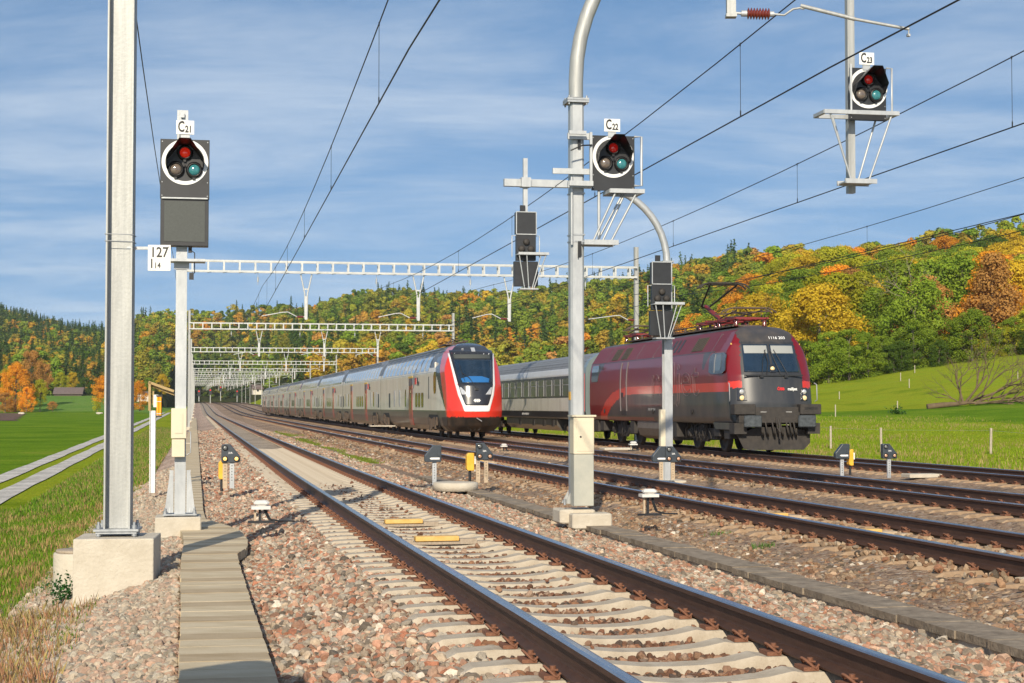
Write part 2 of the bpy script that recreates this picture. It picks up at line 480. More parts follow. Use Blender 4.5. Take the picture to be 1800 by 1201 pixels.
dl = np.concatenate([[-900, -500, -300, -200, -140, -100, -75, -55, -40, -30, -22, -16], np.arange(-12, -1, .3), np.arange(-.8, 24, .8), np.arange(24, 60, 2.), np.arange(60, 160, 6.), [180, 220, 300, 420, 600, 900]])
sl = np.concatenate([np.arange(-30, 70, 1.), np.arange(70, 300, 5.), np.arange(300, 1000, 20.), [1100, 1300, 1600]])
Dg, Sg = np.meshgrid(dl, sl, indexing='ij')
Xg = Dg * CA - Sg * SA; Yg = Dg * SA + Sg * CA
g = grid_obj('ground', Xg, Yg, ground_z(Xg, Yg), None, mats=[M['meadow'], M['field']]); tag(g, kind='structure')
_c = np.zeros(len(g.data.polygons) * 3); g.data.polygons.foreach_get('center', _c); _c = _c.reshape(-1, 3)
_d = _c[:, 0] * CA + _c[:, 1] * SA
g.data.materials.append(M['bank'])
g.data.polygons.foreach_set('material_index', np.where((_d < -8.2) & (_c[:, 1] > 400), 2, np.where((_d < -8.2) | ((_d > 30) & (_c[:, 1] > 122) & (_c[:, 1] < 150)), 1, 0)).astype(np.int32))

# hills: columns of the photo by distance
SKA = np.array([-900, -300, 0, 60, 120, 190, 215, 240, 300, 400, 480, 560, 640, 700, 760, 800, 900, 1000, 1100, 1200, 1300, 1400, 1500, 1650, 1800, 2100, 2800.])
SKY_ = np.array([545, 540, 553, 568, 584, 592, 586, 563, 549, 541, 545, 545, 521, 520, 530, 527, 521, 503, 492, 463, 445, 440, 432, 410, 402, 395, 395.])
def hill_params(a):
    ys = np.interp(a, SKA, SKY_)
    rr = np.interp(a, [0, 190, 260, 600, 1000, 1300, 1500, 2800], [1500, 1450, 1120, 1080, 1000, 760, 560, 560])
    r0 = np.interp(a, [0, 280, 330, 440, 500, 900, 1200, 1330, 1420, 2800], [575, 575, 860, 860, 520, 470, 380, 260, 215, 200])
    zf = CZ + np.interp(a, [0, 280, 330, 440, 500, 1200, 1420, 1800], [1.6, 1.6, -3.0, -3.0, 2.5, 2.5, .6, 4.5]) - .6
    crown = np.interp(rr, [500, 1500], [17, 11])
    zr = CZ + (703 - ys) / FPX * rr - crown
    return r0, rr, zf, zr
def hill_z(a, y):
    r0, rr, zf, zr = hill_params(a)
    t = (y - r0) / (rr - r0)
    t2 = np.clip(t, 0, 1)
    up = .25 * t2 + .75 * np.power(smooth(t2), .9)
    bump = 2.5 * np.sin(a * .011 + y * .013) * np.clip(t2 * 3, 0, 1) * (1 - np.clip(t2 - .8, 0, .2) * 5)
    z = zf + (zr - zf) * up + bump
    return np.where(t > 1, zr - (y - rr) * .12, z) 
al = np.arange(-900, 2801, 20.)
tl = np.concatenate([np.linspace(0, 1, 36), [1.1, 1.3, 1.8]])
Ah, Th = np.meshgrid(al, tl, indexing='ij')
r0h, rrh, _, _ = hill_params(Ah)
Yh = r0h + (rrh - r0h) * Th
Xh = (Ah - 900) / FPX * Yh
Zh = hill_z(Ah, Yh)
Zh[:, 0] -= 3.0
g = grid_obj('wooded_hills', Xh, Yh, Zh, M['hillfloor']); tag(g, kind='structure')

# far meadow rising to the foot of the hill on the left
# ------------------------------------------------------------------ ballast bed
BD = np.array([-2.3, -1.5, -.9, -.35, -.12, .5, 1.0, 1.4, 2.0, 2.2, 2.81, 3.4, 3.6, 4.2, 4.8, 5.35, 6.1, 6.7, 7.1, 8.35, 9.6, 10.2, 11.2, 11.6, 12.85, 14.1, 14.6, 15.6, 16.6, 17.2, 18.5, 19.8, 20.3, 21.2, 22.2])
BZ = np.array([-1.08, -.80, -.55, -.38, -.34, -.40, -.34, -.245, -.25, -.29, -.295, -.29, -.25, -.245, -.36, -.40, -.42, -.36, -.30, -.30, -.30, -.36, -.40, -.31, -.31, -.31, -.40, -.42, -.38, -.34, -.34, -.34, -.42, -.62, -.85])
def bed_z(d): return np.interp(d, BD, BZ)
bl = np.unique(np.concatenate([BD, np.arange(-2.3, 22.2, .45)]))
bs = np.concatenate([np.arange(-6, 60, .6), np.arange(60, 200, 3.), np.arange(200, 790, 8.), np.arange(790, 1500, 12.)])
V = np.zeros((len(bl), len(bs), 3))
for j, s in enumerate(bs):
    for i, d in enumerate(bl):
        x, y = WD(d, s); V[i, j] = (x, y, 0)
    V[:, j, 2] = Rz(V[:, j, 1]) + bed_z(bl)
V[1:-1, :, 2] += RNG.normal(0, .012, (len(bl) - 2, len(bs)))
g = grid_obj('ballast_bed', V[..., 0], V[..., 1], V[..., 2], None, mats=[M['ballast'], M['ballast_brown'], M['sand']])
ctr = np.zeros(len(g.data.polygons) * 3); g.data.polygons.foreach_get('center', ctr); ctr = ctr.reshape(-1, 3)
dd = ctr[:, 0] * CA + ctr[:, 1] * SA; ss = -ctr[:, 0] * SA + ctr[:, 1] * CA
mi = np.where(dd > 5.5, 1, 0)
mi = np.where((np.abs(dd - 2.81) < 1.25) & (ss > 34), 2, mi)
g.data.polygons.foreach_set('material_index', mi.astype(np.int32))
tag(g, kind='structure')

# ------------------------------------------------------------------ field path, ploughed strip
def strip(name, d0, d1, s0, s1, m, dz, label=None, ds=3.0, wob=.0, n=3):
    ss = np.arange(s0, s1, ds); dd = np.linspace(0, 1, n)
    V = np.zeros((n, len(ss), 3))
    for j, s in enumerate(ss):
        for i, t in enumerate(dd):
            d = d0 + (d1 - d0) * t
            d += wob * (math.sin(s * .31 + i * 2.1) + .6 * math.sin(s * .83 + i * 1.3)) if i in (0, n - 1) else 0
            x, y = d * CA - s * SA, d * SA + s * CA
            V[i, j] = (x, y, gz(x, y) + dz + .004 * min(s, 200) / 40)
    g = grid_obj(name, V[..., 0], V[..., 1], V[..., 2], m); tag(g, kind='structure')
    return g
strip('field_path', -8.2, -7.4, -20, 420, M['path'], .03, ds=4.0, wob=.035)
strip('field_path', -6.8, -5.95, -20, 420, M['path'], .03, ds=4.0, wob=.035)
# ploughed earth far left
V = np.zeros((8, 12, 3))
for i in range(8):
    for j in range(12):
        y = 250 + j * 12.5; x0 = PX(-400, y); x1 = PX(30 + 18 * (j / 11.0), y) + (-.6 if j % 2 else .5)
        x = x0 + (x1 - x0) * i / 7
        V[i, j] = (x, y, gz(x, y) + .05)
g = grid_obj('ploughed_field', V[..., 0], V[..., 1], V[..., 2], M['plough']); tag(g, kind='structure')

# ------------------------------------------------------------------ railway tracks
HEADP = [(-.075, -.172), (.075, -.172), (.075, -.160), (.012, -.140), (.009, -.125), (.009, -.052), (.036, -.040), (.036, -.010), (.030, -.001), (.018, .002), (-.018, .002), (-.030, -.001), (-.036, -.010), (-.036, -.040), (-.009, -.052), (-.009, -.125), (-.012, -.140), (-.075, -.160)]
RAIL_S = np.concatenate([np.arange(-4, 60, 2.), np.arange(60, 300, 5.), np.arange(300, 780, 12.), np.arange(780, 1400, 14.)])
def rail_obj(dc, zo, parent, s0=-4):
    mb = MB(); n = len(HEADP); vs = []
    S = RAIL_S[RAIL_S >= s0]
    for s in S:
        for (px, pz) in HEADP:
            vs.append(W(dc + px, float(s), pz + zo))
    k = len(S)
    for j in range(n):
        top = j in (8, 9, 10)
        fs = [(i * n + j, i * n + (j + 1) % n, (i + 1) * n + (j + 1) % n, (i + 1) * n + j) for i in range(k - 1)]
        b = len(mb.v)
        if j == 0: mb.v = [tuple(v) for v in vs]
        for f in fs: mb.f.append(list(f)); mb.m.append(1 if top or j in (7, 11) else 0); mb.s.append(False)
    return mb.make('rail', [M['rail_side'], M['rail_top']], parent)

def sleeper_mesh(m, lumpy=0):
    """concrete sleeper across x, top dips in the middle; origin on the rail top plane"""
    xs = [-1.30, -1.22, -.98, -.93, -.56, -.50, -.36, -.18, 0, .18, .36, .50, .56, .93, .98, 1.22, 1.30]
    zs = [-.235, -.195, -.182, -.186, -.186, -.176, -.205, -.222, -.226, -.222, -.205, -.176, -.186, -.186, -.182, -.195, -.235]
    mb = MB(); vs = []
    for x, z in zip(xs, zs):
        wt = .095 if abs(x) > .4 else .085
        for (y, zz) in ((-.15, -.34), (-wt - .012, z - .02), (-wt, z), (wt, z), (wt + .012, z - .02), (.15, -.34)):
            vs.append((x, y, zz))
    fs = []; n = 6
    for i in range(len(xs) - 1):
        for j in range(n - 1):
            fs.append((i * n + j, i * n + j + 1, (i + 1) * n + j + 1, (i + 1) * n + j))
    fs.append(tuple(range(n))); fs.append(tuple(range((len(xs) - 1) * n, len(xs) * n))[::-1])
    mb.add(vs, fs)
    o = mb.make('sleeper', m); me = o.data; bpy.data.objects.remove(o)
    return me
def fastening_mesh():
    """spring clip, bolt and guide plate on one side of a rail foot"""
    mb = MB()
    for sd in (1,):
        mb.box((sd * .135, 0, -.172), (.09, .15, .022))
        mb.cyl((sd * .115, 0, -.165), (sd * .115, 0, -.118), .019, 6)
        mb.box((sd * .115, 0, -.138), (.05, .05, .008))
        pts = []
        for k in range(0, 17):
            t = k / 16.0 * 2 - 1
            y = .075 * math.sin(t * PI * .62)
            x = .165 - .085 * (abs(t) ** 1.5) + .0 * t
            z = -.148 + .034 * math.cos(t * PI * .9) - .004
            pts.append((sd * x, y, z))
        mb.tube([(sd * .085, -.062, -.150)] + pts[2:-2] + [(sd * .085, .062, -.150)], .0085, 6)
    o = mb.make('rail_fastening', M['rust']); me = o.data; bpy.data.objects.remove(o)
    return me
SLM = sleeper_mesh(M['sleeper']); SLB = sleeper_mesh(M['sleeper_brown']); FAM = fastening_mesh()
TRACK_LAB = ['nearest railway track with clean pale concrete sleepers, beside the concrete walkway',
             'second railway track with brown dusty sleepers, right of the square steel mast',
             'third railway track, carrying the white and red double deck train',
             'farthest railway track along the meadow, carrying the dark red locomotive']
track_first = [4.6, 7.6, 18.4, 28.6]
for ti, d0 in enumerate(TR):
    zo = TZ[ti]
    t = thing('railway_track', TRACK_LAB[ti], 'railway track', W(d0, 0, zo), 0, 'parallel railway tracks')
    base = t.location.copy()
    for sd in (-.75, .75):
        o = rail_obj(d0 + sd, zo, t); o.location = -base
    sm = SLM if ti == 0 else SLB
    first = track_first[ti]
    for k in range(100):
        s = first + .6 * k
        x, y = WD(d0, s)
        sl_ = mesh_obj('sleeper', sm, t)
        sl_.location = Vector((x, y, float(Rz(y)) + zo)) - base
        sl_.rotation_euler = (0, 0, AL + random.uniform(-.006, .006))
        for sd in (-.75, .75):
            f = mesh_obj('rail_fastening', FAM, sl_); f.location = (sd, 0, 0)
            f = mesh_obj('rail_fastening', FAM, sl_); f.location = (sd, 0, 0); f.rotation_euler = (0, 0, PI)
    # the rest of the sleepers, too far to tell apart
    mb = MB()
    s = first + 60
    while s < 260:
        x, y = WD(d0, s)
        Mx = Matrix.Translation(Vector((x, y, float(Rz(y)) + zo)) - base) @ Matrix.Rotation(AL, 4, 'Z')
        hw = 1.24
        zt = -.20
        for sd in (-1, 1): mb.box((sd * .97, 0, zt - .03), (.55, .2, .06), 0, Mx); mb.box((sd * .88, 0, -.15), (.05, .12, .05), 1, Mx); mb.box((sd * .62, 0, -.15), (.05, .12, .05), 1, Mx)
        if ti != 0: mb.box((0, 0, -.26), (1.3, .2, .05), 0, Mx)
        s += .6
    o = mb.make('sleeper', [M['sleeper'] if ti == 0 else M['sleeper_brown'], M['rust']], t, fixn=False); o['kind'] = 'stuff'
# dark cable bonds across the near track are small; skip

# balises (yellow boxes on a bar between the rails)
for (ti, s, lab) in ((0, 18.4, 'yellow track magnet bar between the rails of the nearest track, nearer of two'),
                     (0, 21.4, 'yellow track magnet bar between the rails of the nearest track, farther of two'),
                     (1, 19.3, 'yellow board in the second track near the right edge, nearer one'),
                     (1, 22.6, 'yellow board in the second track near the right edge, farther one'),
                     (1, 47.5, 'small yellow board in the second track beside the yellow box, near'),
                     (1, 50.5, 'small yellow board in the second track beside the yellow box, far')):
    t = thing('track_magnet', lab, 'track magnet', W(TR[ti] - .1, s, TZ[ti]), AL, 'yellow magnets between rails')
    MB().box((0, 0, -.14), (.50, .17, .055), 0, None, .006).make('cover', M['yellowbar'], t)
    b = MB(); b.box((0, 0, -.19), (1.25, .14, .03)); b.box((.36, 0, -.17), (.2, .12, .05)); b.box((-.4, 0, -.17), (.25, .1, .04)); b.make('mounting_bar', M['wood'] if ti == 0 else M['brownpost'], t)

# ------------------------------------------------------------------ walkway of concrete slabs (cable trough covers)
def wk(s):
    a = [(-10, -.10, .48), (8, -.08, .48), (13, -.10, .46), (16.8, -.14, .45), (18.2, -.14, .46), (19.0, -.13, .60), (20.2, -.13, .64), (21.6, -.16, .60), (23.0, -.3, .42), (24.2, -.44, .16), (26, -.45, .13), (60, -.45, .13), (400, -.45, .13)]
    S = [p[0] for p in a]
    return np.interp(s, S, [p[1] for p in a]), np.interp(s, S, [p[2] for p in a])
M['slab'] = mat('weathered grey brown slab', (.44, .35, .215), .92, 0, (.60, .51, .36), 2.4, .8, .25, 60, stretch=(1, 2.2, 1))
M['slab2'] = mat('dark weathered slab', (.33, .245, .14), .92, 0, (.48, .385, .255), 2.4, .8, .25, 60, stretch=(1, 2.2, 1))
walk = thing('cable_trough_walkway', 'long footway of grey brown concrete slabs running away left of the nearest track', 'walkway', W(.2, 0, 0), 0)
base = walk.location.copy()
s = 3.0; k = 0
random.seed(3)
rest = MB()
while s < 230:
    L = .33 if s < 120 else 1.2
    a0, b0 = wk(s + .006); a1, b1 = wk(s + L - .006)
    dz = random.uniform(-.002, .002)
    mb = MB() if k < 99 else rest
    z0 = -.26 + dz
    P = [(a0, s + .006), (b0, s + .006), (b1, s + L - .006), (a1, s + L - .006)]
    top = [W(p[0] + random.uniform(-.006, .006), p[1], z0) - base for p in P]
    bot = [v - Vector((0, 0, .10)) for v in top]
    mb.add(top + bot, [(0, 1, 2, 3), (7, 6, 5, 4), (0, 4, 5, 1), (1, 5, 6, 2), (2, 6, 7, 3), (3, 7, 4, 0)], (k * 7 + k // 3) % 2)
    if k < 99: mb.make('slab', [M['slab'], M['slab2']], walk)
    s += L; k += 1
o = rest.make('slab', [M['slab'], M['slab2']], walk); o['kind'] = 'stuff'
# trough beside the second track, edge weathered dark
def trough(d0, d1, s0, s1, lab, zt, L=.5):
    t = thing('cable_trough', lab, 'cable trough', W(d0, s0, 0), 0, 'concrete cable troughs between tracks')
    base = t.location.copy(); mb = MB(); sd = MB(); s = s0; k = 0
    while s < s1:
        dz = random.uniform(-.008, .008)
        P = [(d0, s + .005), (d1, s + .005), (d1, s + L - .005), (d0, s + L - .005)]
        jx = random.uniform(-.01, .01)
        top = [W(p[0] + jx, p[1], zt + dz) - base for p in P]
        bot = [v - Vector((0, 0, .06)) for v in top]
        mb.add(top + bot, [(0, 1, 2, 3), (7, 6, 5, 4), (0, 4, 5, 1), (1, 5, 6, 2), (2, 6, 7, 3), (3, 7, 4, 0)])
        P = [(d0 + .03, s), (d1 - .03, s), (d1 - .03, s + L), (d0 + .03, s + L)]
        top = [W(p[0], p[1], zt - .065) - base for p in P]; bot = [v - Vector((0, 0, .25)) for v in top]
        sd.add(top + bot, [(0, 4, 5, 1), (1, 5, 6, 2), (2, 6, 7, 3), (3, 7, 4, 0)])
        s += L
    mb.make('cover_slabs', M['trough'], t); sd.make('channel', M['concrete'], t)
M['trough'] = mat('mossy brown slab', (.10, .075, .05), .95, 0, (.38, .31, .23), 7, .9, .5, 40)
trough(5.42, 5.82, 6, 40, 'weathered concrete trough running along the near side of the second track past the square mast', -.30)
trough(10.3, 10.62, 14, 34, 'thin concrete trough between the second and the third track', -.34)
trough(15.3, 15.65, 22, 60, 'thin concrete trough between the third and the farthest track', -.40)

# ------------------------------------------------------------------ ballast stones (real stones near the camera)
def stone_mat():
    m, nt, b = new_mat('ballast stone')
    b.inputs['Roughness'].default_value = .85; b.inputs['Specular IOR Level'].default_value = .3
    at = nt.nodes.new('ShaderNodeAttribute'); at.attribute_type = 'INSTANCER'; at.attribute_name = 'stonecol'
    tc = nt.nodes.new('ShaderNodeTexCoord')
    n = nt.nodes.new('ShaderNodeTexNoise'); n.inputs['Scale'].default_value = 3.0; n.inputs['Detail'].default_value = 5
    nt.links.new(tc.outputs['Object'], n.inputs['Vector'])
    mr = nt.nodes.new('ShaderNodeMapRange'); mr.inputs[1].default_value = .3; mr.inputs[2].default_value = .7; mr.inputs[3].default_value = .8; mr.inputs[4].default_value = 1.2
    nt.links.new(n.outputs['Fac'], mr.inputs[0])
    mx = nt.nodes.new('ShaderNodeVectorMath'); mx.operation = 'SCALE'
    nt.links.new(at.outputs['Color'], mx.inputs[0]); nt.links.new(mr.outputs[0], mx.inputs['Scale'])
    nt.links.new(mx.outputs[0], b.inputs['Base Color'])
    return m
M['stone'] = stone_mat()

def stones_near(n, d0, d1, s0, s1, size, mask=None):
    d = RNG.uniform(d0, d1, n); s = RNG.uniform(s0, s1, n)
    x = d * CA - s * SA; y = d * SA + s * CA
    px = 900 + FPX * x / np.maximum(y, .1)
    ok = (px > -60) & (px < 1860) & (y > 5.5)
    # keep off slabs, troughs and rails
    a, b = wk(s)
    ok &= ~((d > a - .03) & (d < b + .03))
    ok &= ~((d > 5.38) & (d < 5.86)) & ~((d > 10.28) & (d < 10.64)) & ~((d > 15.28) & (d < 15.68))
    for t in TR:
        for r in (-.75, .75): ok &= np.abs(d - t - r) > .07
    z = bed_z(d)
    # between sleepers, not on them
    for ti, t in enumerate(TR):
        inn = np.abs(d - t) < 1.28
        ph = ((s - track_first[ti]) / .6 + .5) % 1.0 - .5
        on = inn & (np.abs(ph) * .6 < (.135 if ti == 0 else .10))
        drop = on & (RNG.random(n) > (.006 if ti == 0 else .30)); ok &= ~drop
        if ti == 0: ok &= ~((np.abs(d - t) < .72) & (RNG.random(n) > (0 if size > .03 else 1)))
        z = np.where(on & (ti > 0), np.maximum(z, -.20), z)
        z = np.where(on & (ti == 0), np.maximum(z, -.20), z)
        # inside the four foot the stones lie a little lower
        z = np.where(inn & ~on & (ti == 0), np.where(np.abs(d - t) < .7, -.266, -.252), z)
    ok &= ~((s > 34) & (np.abs(d - 2.81) < .68) & (RNG.random(n) < .9))
    ok &= ~((np.abs(d + .74) < .42) & (np.abs(s - 16.85) < .42)) 
    d, s, x, y, z = d[ok], s[ok], x[ok], y[ok], z[ok]
    k = len(d)
    zo = np.interp(d, [2.8, 5, 8.35, 12.85, 18.5], [0, 0, -.06, -.07, -.10]) if True else 0
    Z = Rz(y) + z + zo + RNG.uniform(-.012, .018, k)
    sc = size * 1.12 * np.exp(RNG.normal(0, .36, k))
    sc = np.minimum(sc, size * 1.75)
    return d, s, x, y, Z, sc
def stone_cols(d, s):
    k = len(d)
    pal_p = np.array([(.52, .30, .22), (.40, .34, .28), (.52, .44, .35), (.36, .22, .16), (.17, .15, .13), (.46, .43, .38), (.68, .64, .58), (.44, .20, .13), (.60, .42, .33)])
    pr_p = np.array([.16, .16, .14, .14, .10, .14, .05, .04, .07])
    pal_b = np.array([(.34, .22, .14), (.28, .21, .15), (.42, .32, .23), (.24, .15, .095), (.12, .10, .08), (.38, .33, .27), (.62, .60, .56), (.36, .19, .12), (.47, .38, .28)])
    pr_b = np.array([.18, .17, .15, .17, .10, .09, .03, .05, .06])
    pal_i = np.array([(.24, .12, .08), (.33, .21, .15), (.17, .09, .06), (.40, .30, .24), (.13, .10, .085), (.28, .15, .09)])
    A = pal_p[RNG.choice(9, k, p=pr_p / pr_p.sum())]; B = pal_b[RNG.choice(9, k, p=pr_b / pr_b.sum())]; C = pal_i[RNG.choice(6, k)]
    t = smooth((d - 5.6) / 1.0)[:, None]
    col = A * (1 - t) + B * t
    pale = (d > 4) & (d < 5.6) ; col = np.where(pale[:, None], col * .9 + np.array([.05, .045, .035]), col)
    inn = np.abs(d - 2.81) < 1.0
    col = np.where(inn[:, None], C, col)
    return col * np.array([.86, .80, .72]) * RNG.uniform(.62, 1.12, k)[:, None]
parts = [stones_near(76000, -1.9, 8.0, 5.5, 17, .032),
         stones_near(46000, 1.9, 3.7, 5.5, 35, .025),
         stones_near(112000, -2.0, 11.5, 15, 30, .032),
         stones_near(70000, -2.0, 17, 28, 52, .039),
         stones_near(40000, -.2, 6.5, 50, 120, .05), stones_near(36000, 6, 21.5, 50, 110, .055)]
gpv = [stones_near(22000, -2.0, -.1, 7, 24, .024)]
P_ = [np.concatenate([p[i] for p in parts + gpv]) for i in range(6)]
cols = stone_cols(P_[0], P_[1])
gl = P_[0] < -.1
cols[gl] = cols[gl] * .6 + np.array([.16, .145, .115])
kk = len(P_[0])
me = bpy.data.meshes.new('ballast_stones')
me.vertices.add(kk); me.vertices.foreach_set('co', np.stack([P_[2], P_[3], P_[4]], -1).astype(np.float32).ravel())
a = me.attributes.new('stonecol', 'FLOAT_VECTOR', 'POINT'); a.data.foreach_set('vector', cols.astype(np.float32).ravel())
a = me.attributes.new('srot', 'FLOAT_VECTOR', 'POINT'); a.data.foreach_set('vector', RNG.uniform(0, 6.28, (kk, 3)).astype(np.float32).ravel())
ssc = P_[5][:, None] * RNG.uniform(.7, 1.25, (kk, 3))
a = me.attributes.new('sscale', 'FLOAT_VECTOR', 'POINT'); a.data.foreach_set('vector', ssc.astype(np.float32).ravel())
a = me.attributes.new('sidx', 'INT', 'POINT'); a.data.foreach_set('value', RNG.integers(0, 6, kk).astype(np.int32))
me.update()
stones = mesh_obj('ballast_stones', me); tag(stones, 'broken pink, grey and tan ballast stones heaped around the near tracks', 'ballast stones', kind='stuff')

def stone_variant(i):
    bm = bmesh.new(); bmesh.ops.create_icosphere(bm, subdivisions=2, radius=1.0)
    rs = np.random.default_rng(50 + i)
    pl = [(Vector(rs.normal(size=3)).normalized(), rs.uniform(.42, .72)) for _ in range(12)]
    for v in bm.verts:                     # cut by planes: angular broken rock
        for (n_, h_) in pl:
            q = v.co.dot(n_)
            if q > h_: v.co -= n_ * (q - h_)
    me = bpy.data.meshes.new('stone'); bm.to_mesh(me); bm.free(); me.materials.append(M['stone'])
    return bpy.data.objects.new('stone', me)
def gn_scatter(ob, variants, idx_attr, rot_attr, scale_attr, keep_attrs=()):
    ng = bpy.data.node_groups.new('scatter', 'GeometryNodeTree')
    ng.interface.new_socket('Geometry', in_out='INPUT', socket_type='NodeSocketGeometry')
    ng.interface.new_socket('Geometry', in_out='OUTPUT', socket_type='NodeSocketGeometry')
    nn = ng.nodes.new; ln = ng.links.new
    gi = nn('NodeGroupInput'); go = nn('NodeGroupOutput')
    jn = nn('GeometryNodeJoinGeometry')
    def named(nm, ty):
        a = nn('GeometryNodeInputNamedAttribute'); a.data_type = ty; a.inputs['Name'].default_value = nm
        return next(s for s in a.outputs if s.enabled and s.name == 'Attribute')
    idx = named(idx_attr, 'INT'); rot = named(rot_attr, 'FLOAT_VECTOR'); sc = named(scale_attr, 'FLOAT_VECTOR')
    e2r = nn('FunctionNodeEulerToRotation'); ln(rot, e2r.inputs[0])
    for i, v in enumerate(variants):
        oi = nn('GeometryNodeObjectInfo'); oi.inputs['Object'].default_value = v; oi.inputs['As Instance'].default_value = True
        cm = nn('FunctionNodeCompare'); cm.data_type = 'INT'; cm.operation = 'EQUAL'
        ia = [s for s in cm.inputs if s.enabled]
        ln(idx, ia[0]); ia[1].default_value = i
        ip = nn('GeometryNodeInstanceOnPoints')
        ln(gi.outputs[0], ip.inputs['Points']); ln(cm.outputs[0], ip.inputs['Selection'])
        ln(oi.outputs['Geometry'], ip.inputs['Instance'])
        ln(e2r.outputs[0], ip.inputs['Rotation']); ln(sc, ip.inputs['Scale'])
        ln(ip.outputs[0], jn.inputs[0])
    ln(jn.outputs[0], go.inputs[0])
    md = ob.modifiers.new('scatter', 'NODES'); md.node_group = ng
gn_scatter(stones, [stone_variant(i) for i in range(6)], 'sidx', 'srot', 'sscale')

# ------------------------------------------------------------------ grass blades on the left slope and along the meadow edge
def blade_mat(name):
    m, nt, b = new_mat(name)
    at = nt.nodes.new('ShaderNodeAttribute'); at.attribute_name = 'col'
    nt.links.new(at.outputs['Color'], b.inputs['Base Color']); b.inputs['Roughness'].default_value = .8; b.inputs['Specular IOR Level'].default_value = .2
    tr = nt.nodes.new('ShaderNodeBsdfTranslucent'); nt.links.new(at.outputs['Color'], tr.inputs[0])
    mx = nt.nodes.new('ShaderNodeMixShader'); mx.inputs[0].default_value = .3
    nt.links.new(b.outputs[0], mx.inputs[1]); nt.links.new(tr.outputs[0], mx.inputs[2])
    nt.links.new(mx.outputs[0], nt.nodes['Material Output'].inputs[0])
    return m
M['blade'] = blade_mat('grass blade')
def blades(name, x, y, z, h, wd, colr, lean=.45):
    n = len(x)
    ang = RNG.uniform(0, 2 * PI, n); la = RNG.uniform(0, 2 * PI, n); le = h * lean * RNG.uniform(.2, 1, n)
    bx = np.cos(ang) * wd / 2; by = np.sin(ang) * wd / 2
    tx = np.cos(la) * le; ty = np.sin(la) * le
    P = np.zeros((n, 4, 3))
    P[:, 0] = np.stack([x - bx, y - by, z - .02], -1); P[:, 1] = np.stack([x + bx, y + by, z - .02], -1)
    P[:, 2] = np.stack([x + bx * .7 + tx * .45, y + by * .7 + ty * .45, z + h * .6], -1); P[:, 3] = np.stack([x + tx, y + ty, z + h], -1)
    c = np.repeat(np.concatenate([colr, np.ones((n, 1))], 1), 1, axis=0)
    me = np_mesh(name, P.reshape(-1, 3), 4, [M['blade']], {'col': ('FACE', 'FLOAT_COLOR', c)})
    return mesh_obj(name, me)
def vnoise(x, y, sc, seed=0):
    r = np.random.default_rng(seed); v = 0
    for k in range(5):
        a, b, p = r.normal(size=3); v = v + np.sin((x * a + y * b) / sc * 2 + p * 6)
    return v / 5
def infr(x, y, m=60): 
    px = 900 + FPX * x / np.maximum(y, .1); return (px > -m) & (px < 1800 + m)
n = 300000
d = RNG.uniform(-9.5, -.9, n); s = 7 + 43 * RNG.random(n) ** 1.35
x = d * CA - s * SA; y = d * SA + s * CA
edge = -1.35 - .22 * np.sin(s * 1.1) - .15 * np.sin(s * 2.7) + .55 * np.exp(-((s - 13) / 3.0) ** 2) - .3 * (s > 17)
ok = infr(x, y) & (d < edge + RNG.normal(0, .12, n)) & ~((d > -8.25) & (d < -7.35)) & ~((d > -6.85) & (d < -5.9)) & ~((np.abs(d + .76) < .5) & (np.abs(s - 16.9) < .5))
d, s, x, y = d[ok], s[ok], x[ok], y[ok]; k = len(d)
nz = vnoise(x, y, 1.3, 1) + .5 * vnoise(x, y, .4, 2)
G1 = np.array([.09, .20, .012]); G2 = np.array([.17, .27, .02]); T1 = np.array([.40, .31, .12]); T2 = np.array([.42, .22, .12])
u = RNG.random(k)
dry = np.clip(.14 + .30 * nz + .5 * smooth((14.5 - s) / 3) * smooth((d + 4.5) / 1.5) + .55 * np.exp(-((d + 1.75) / .55) ** 2) * (s < 18) - .05 * (d < -3.0), .05, .95)
cc = np.where((u < dry)[:, None], np.where((RNG.random(k) < .35 + .25 * (s < 16))[:, None], T2, T1), np.where((RNG.random(k) < .5)[:, None], G1, G2)) * RNG.uniform(.6, 1.35, k)[:, None]
zz = np.maximum(ground_z(x, y), np.where(d > -2.3, Rz(y) + bed_z(d), -99))
hh = RNG.uniform(.03, .085, k) * (1 + .9 * (u < dry) + .5 * np.clip(nz, 0, 1)); hh *= np.where(s > 25, 1.0, 1.0)
gr = blades('grass', x, y, zz, hh, np.where(s > 24, .016, .008), cc)
tag(gr, 'green and straw coloured rough grass on the slope left of the footway', 'grass', kind='stuff')
n = 90000
d = RNG.uniform(-5.0, -1.25, n); s = RNG.uniform(46, 190, n)
x = d * CA - s * SA; y = d * SA + s * CA
ok = infr(x, y, 20); d, s, x, y = d[ok], s[ok], x[ok], y[ok]; k = len(d); u = RNG.random(k)
nz = vnoise(x, y, 5, 4)
cc = np.where((u < np.clip(.35 + .3 * nz, .05, .9))[:, None], T1 * .85, np.where((RNG.random(k) < .5)[:, None], G1, G2)) * RNG.uniform(.7, 1.3, k)[:, None]
gr = blades('grass', x, y, np.maximum(ground_z(x, y), np.where(d > -2.3, Rz(y) + bed_z(d), -99)), RNG.uniform(.08, .22, k), .05, cc)
tag(gr, 'green and tan verge grass between the field path and the far footway', 'grass', kind='stuff')
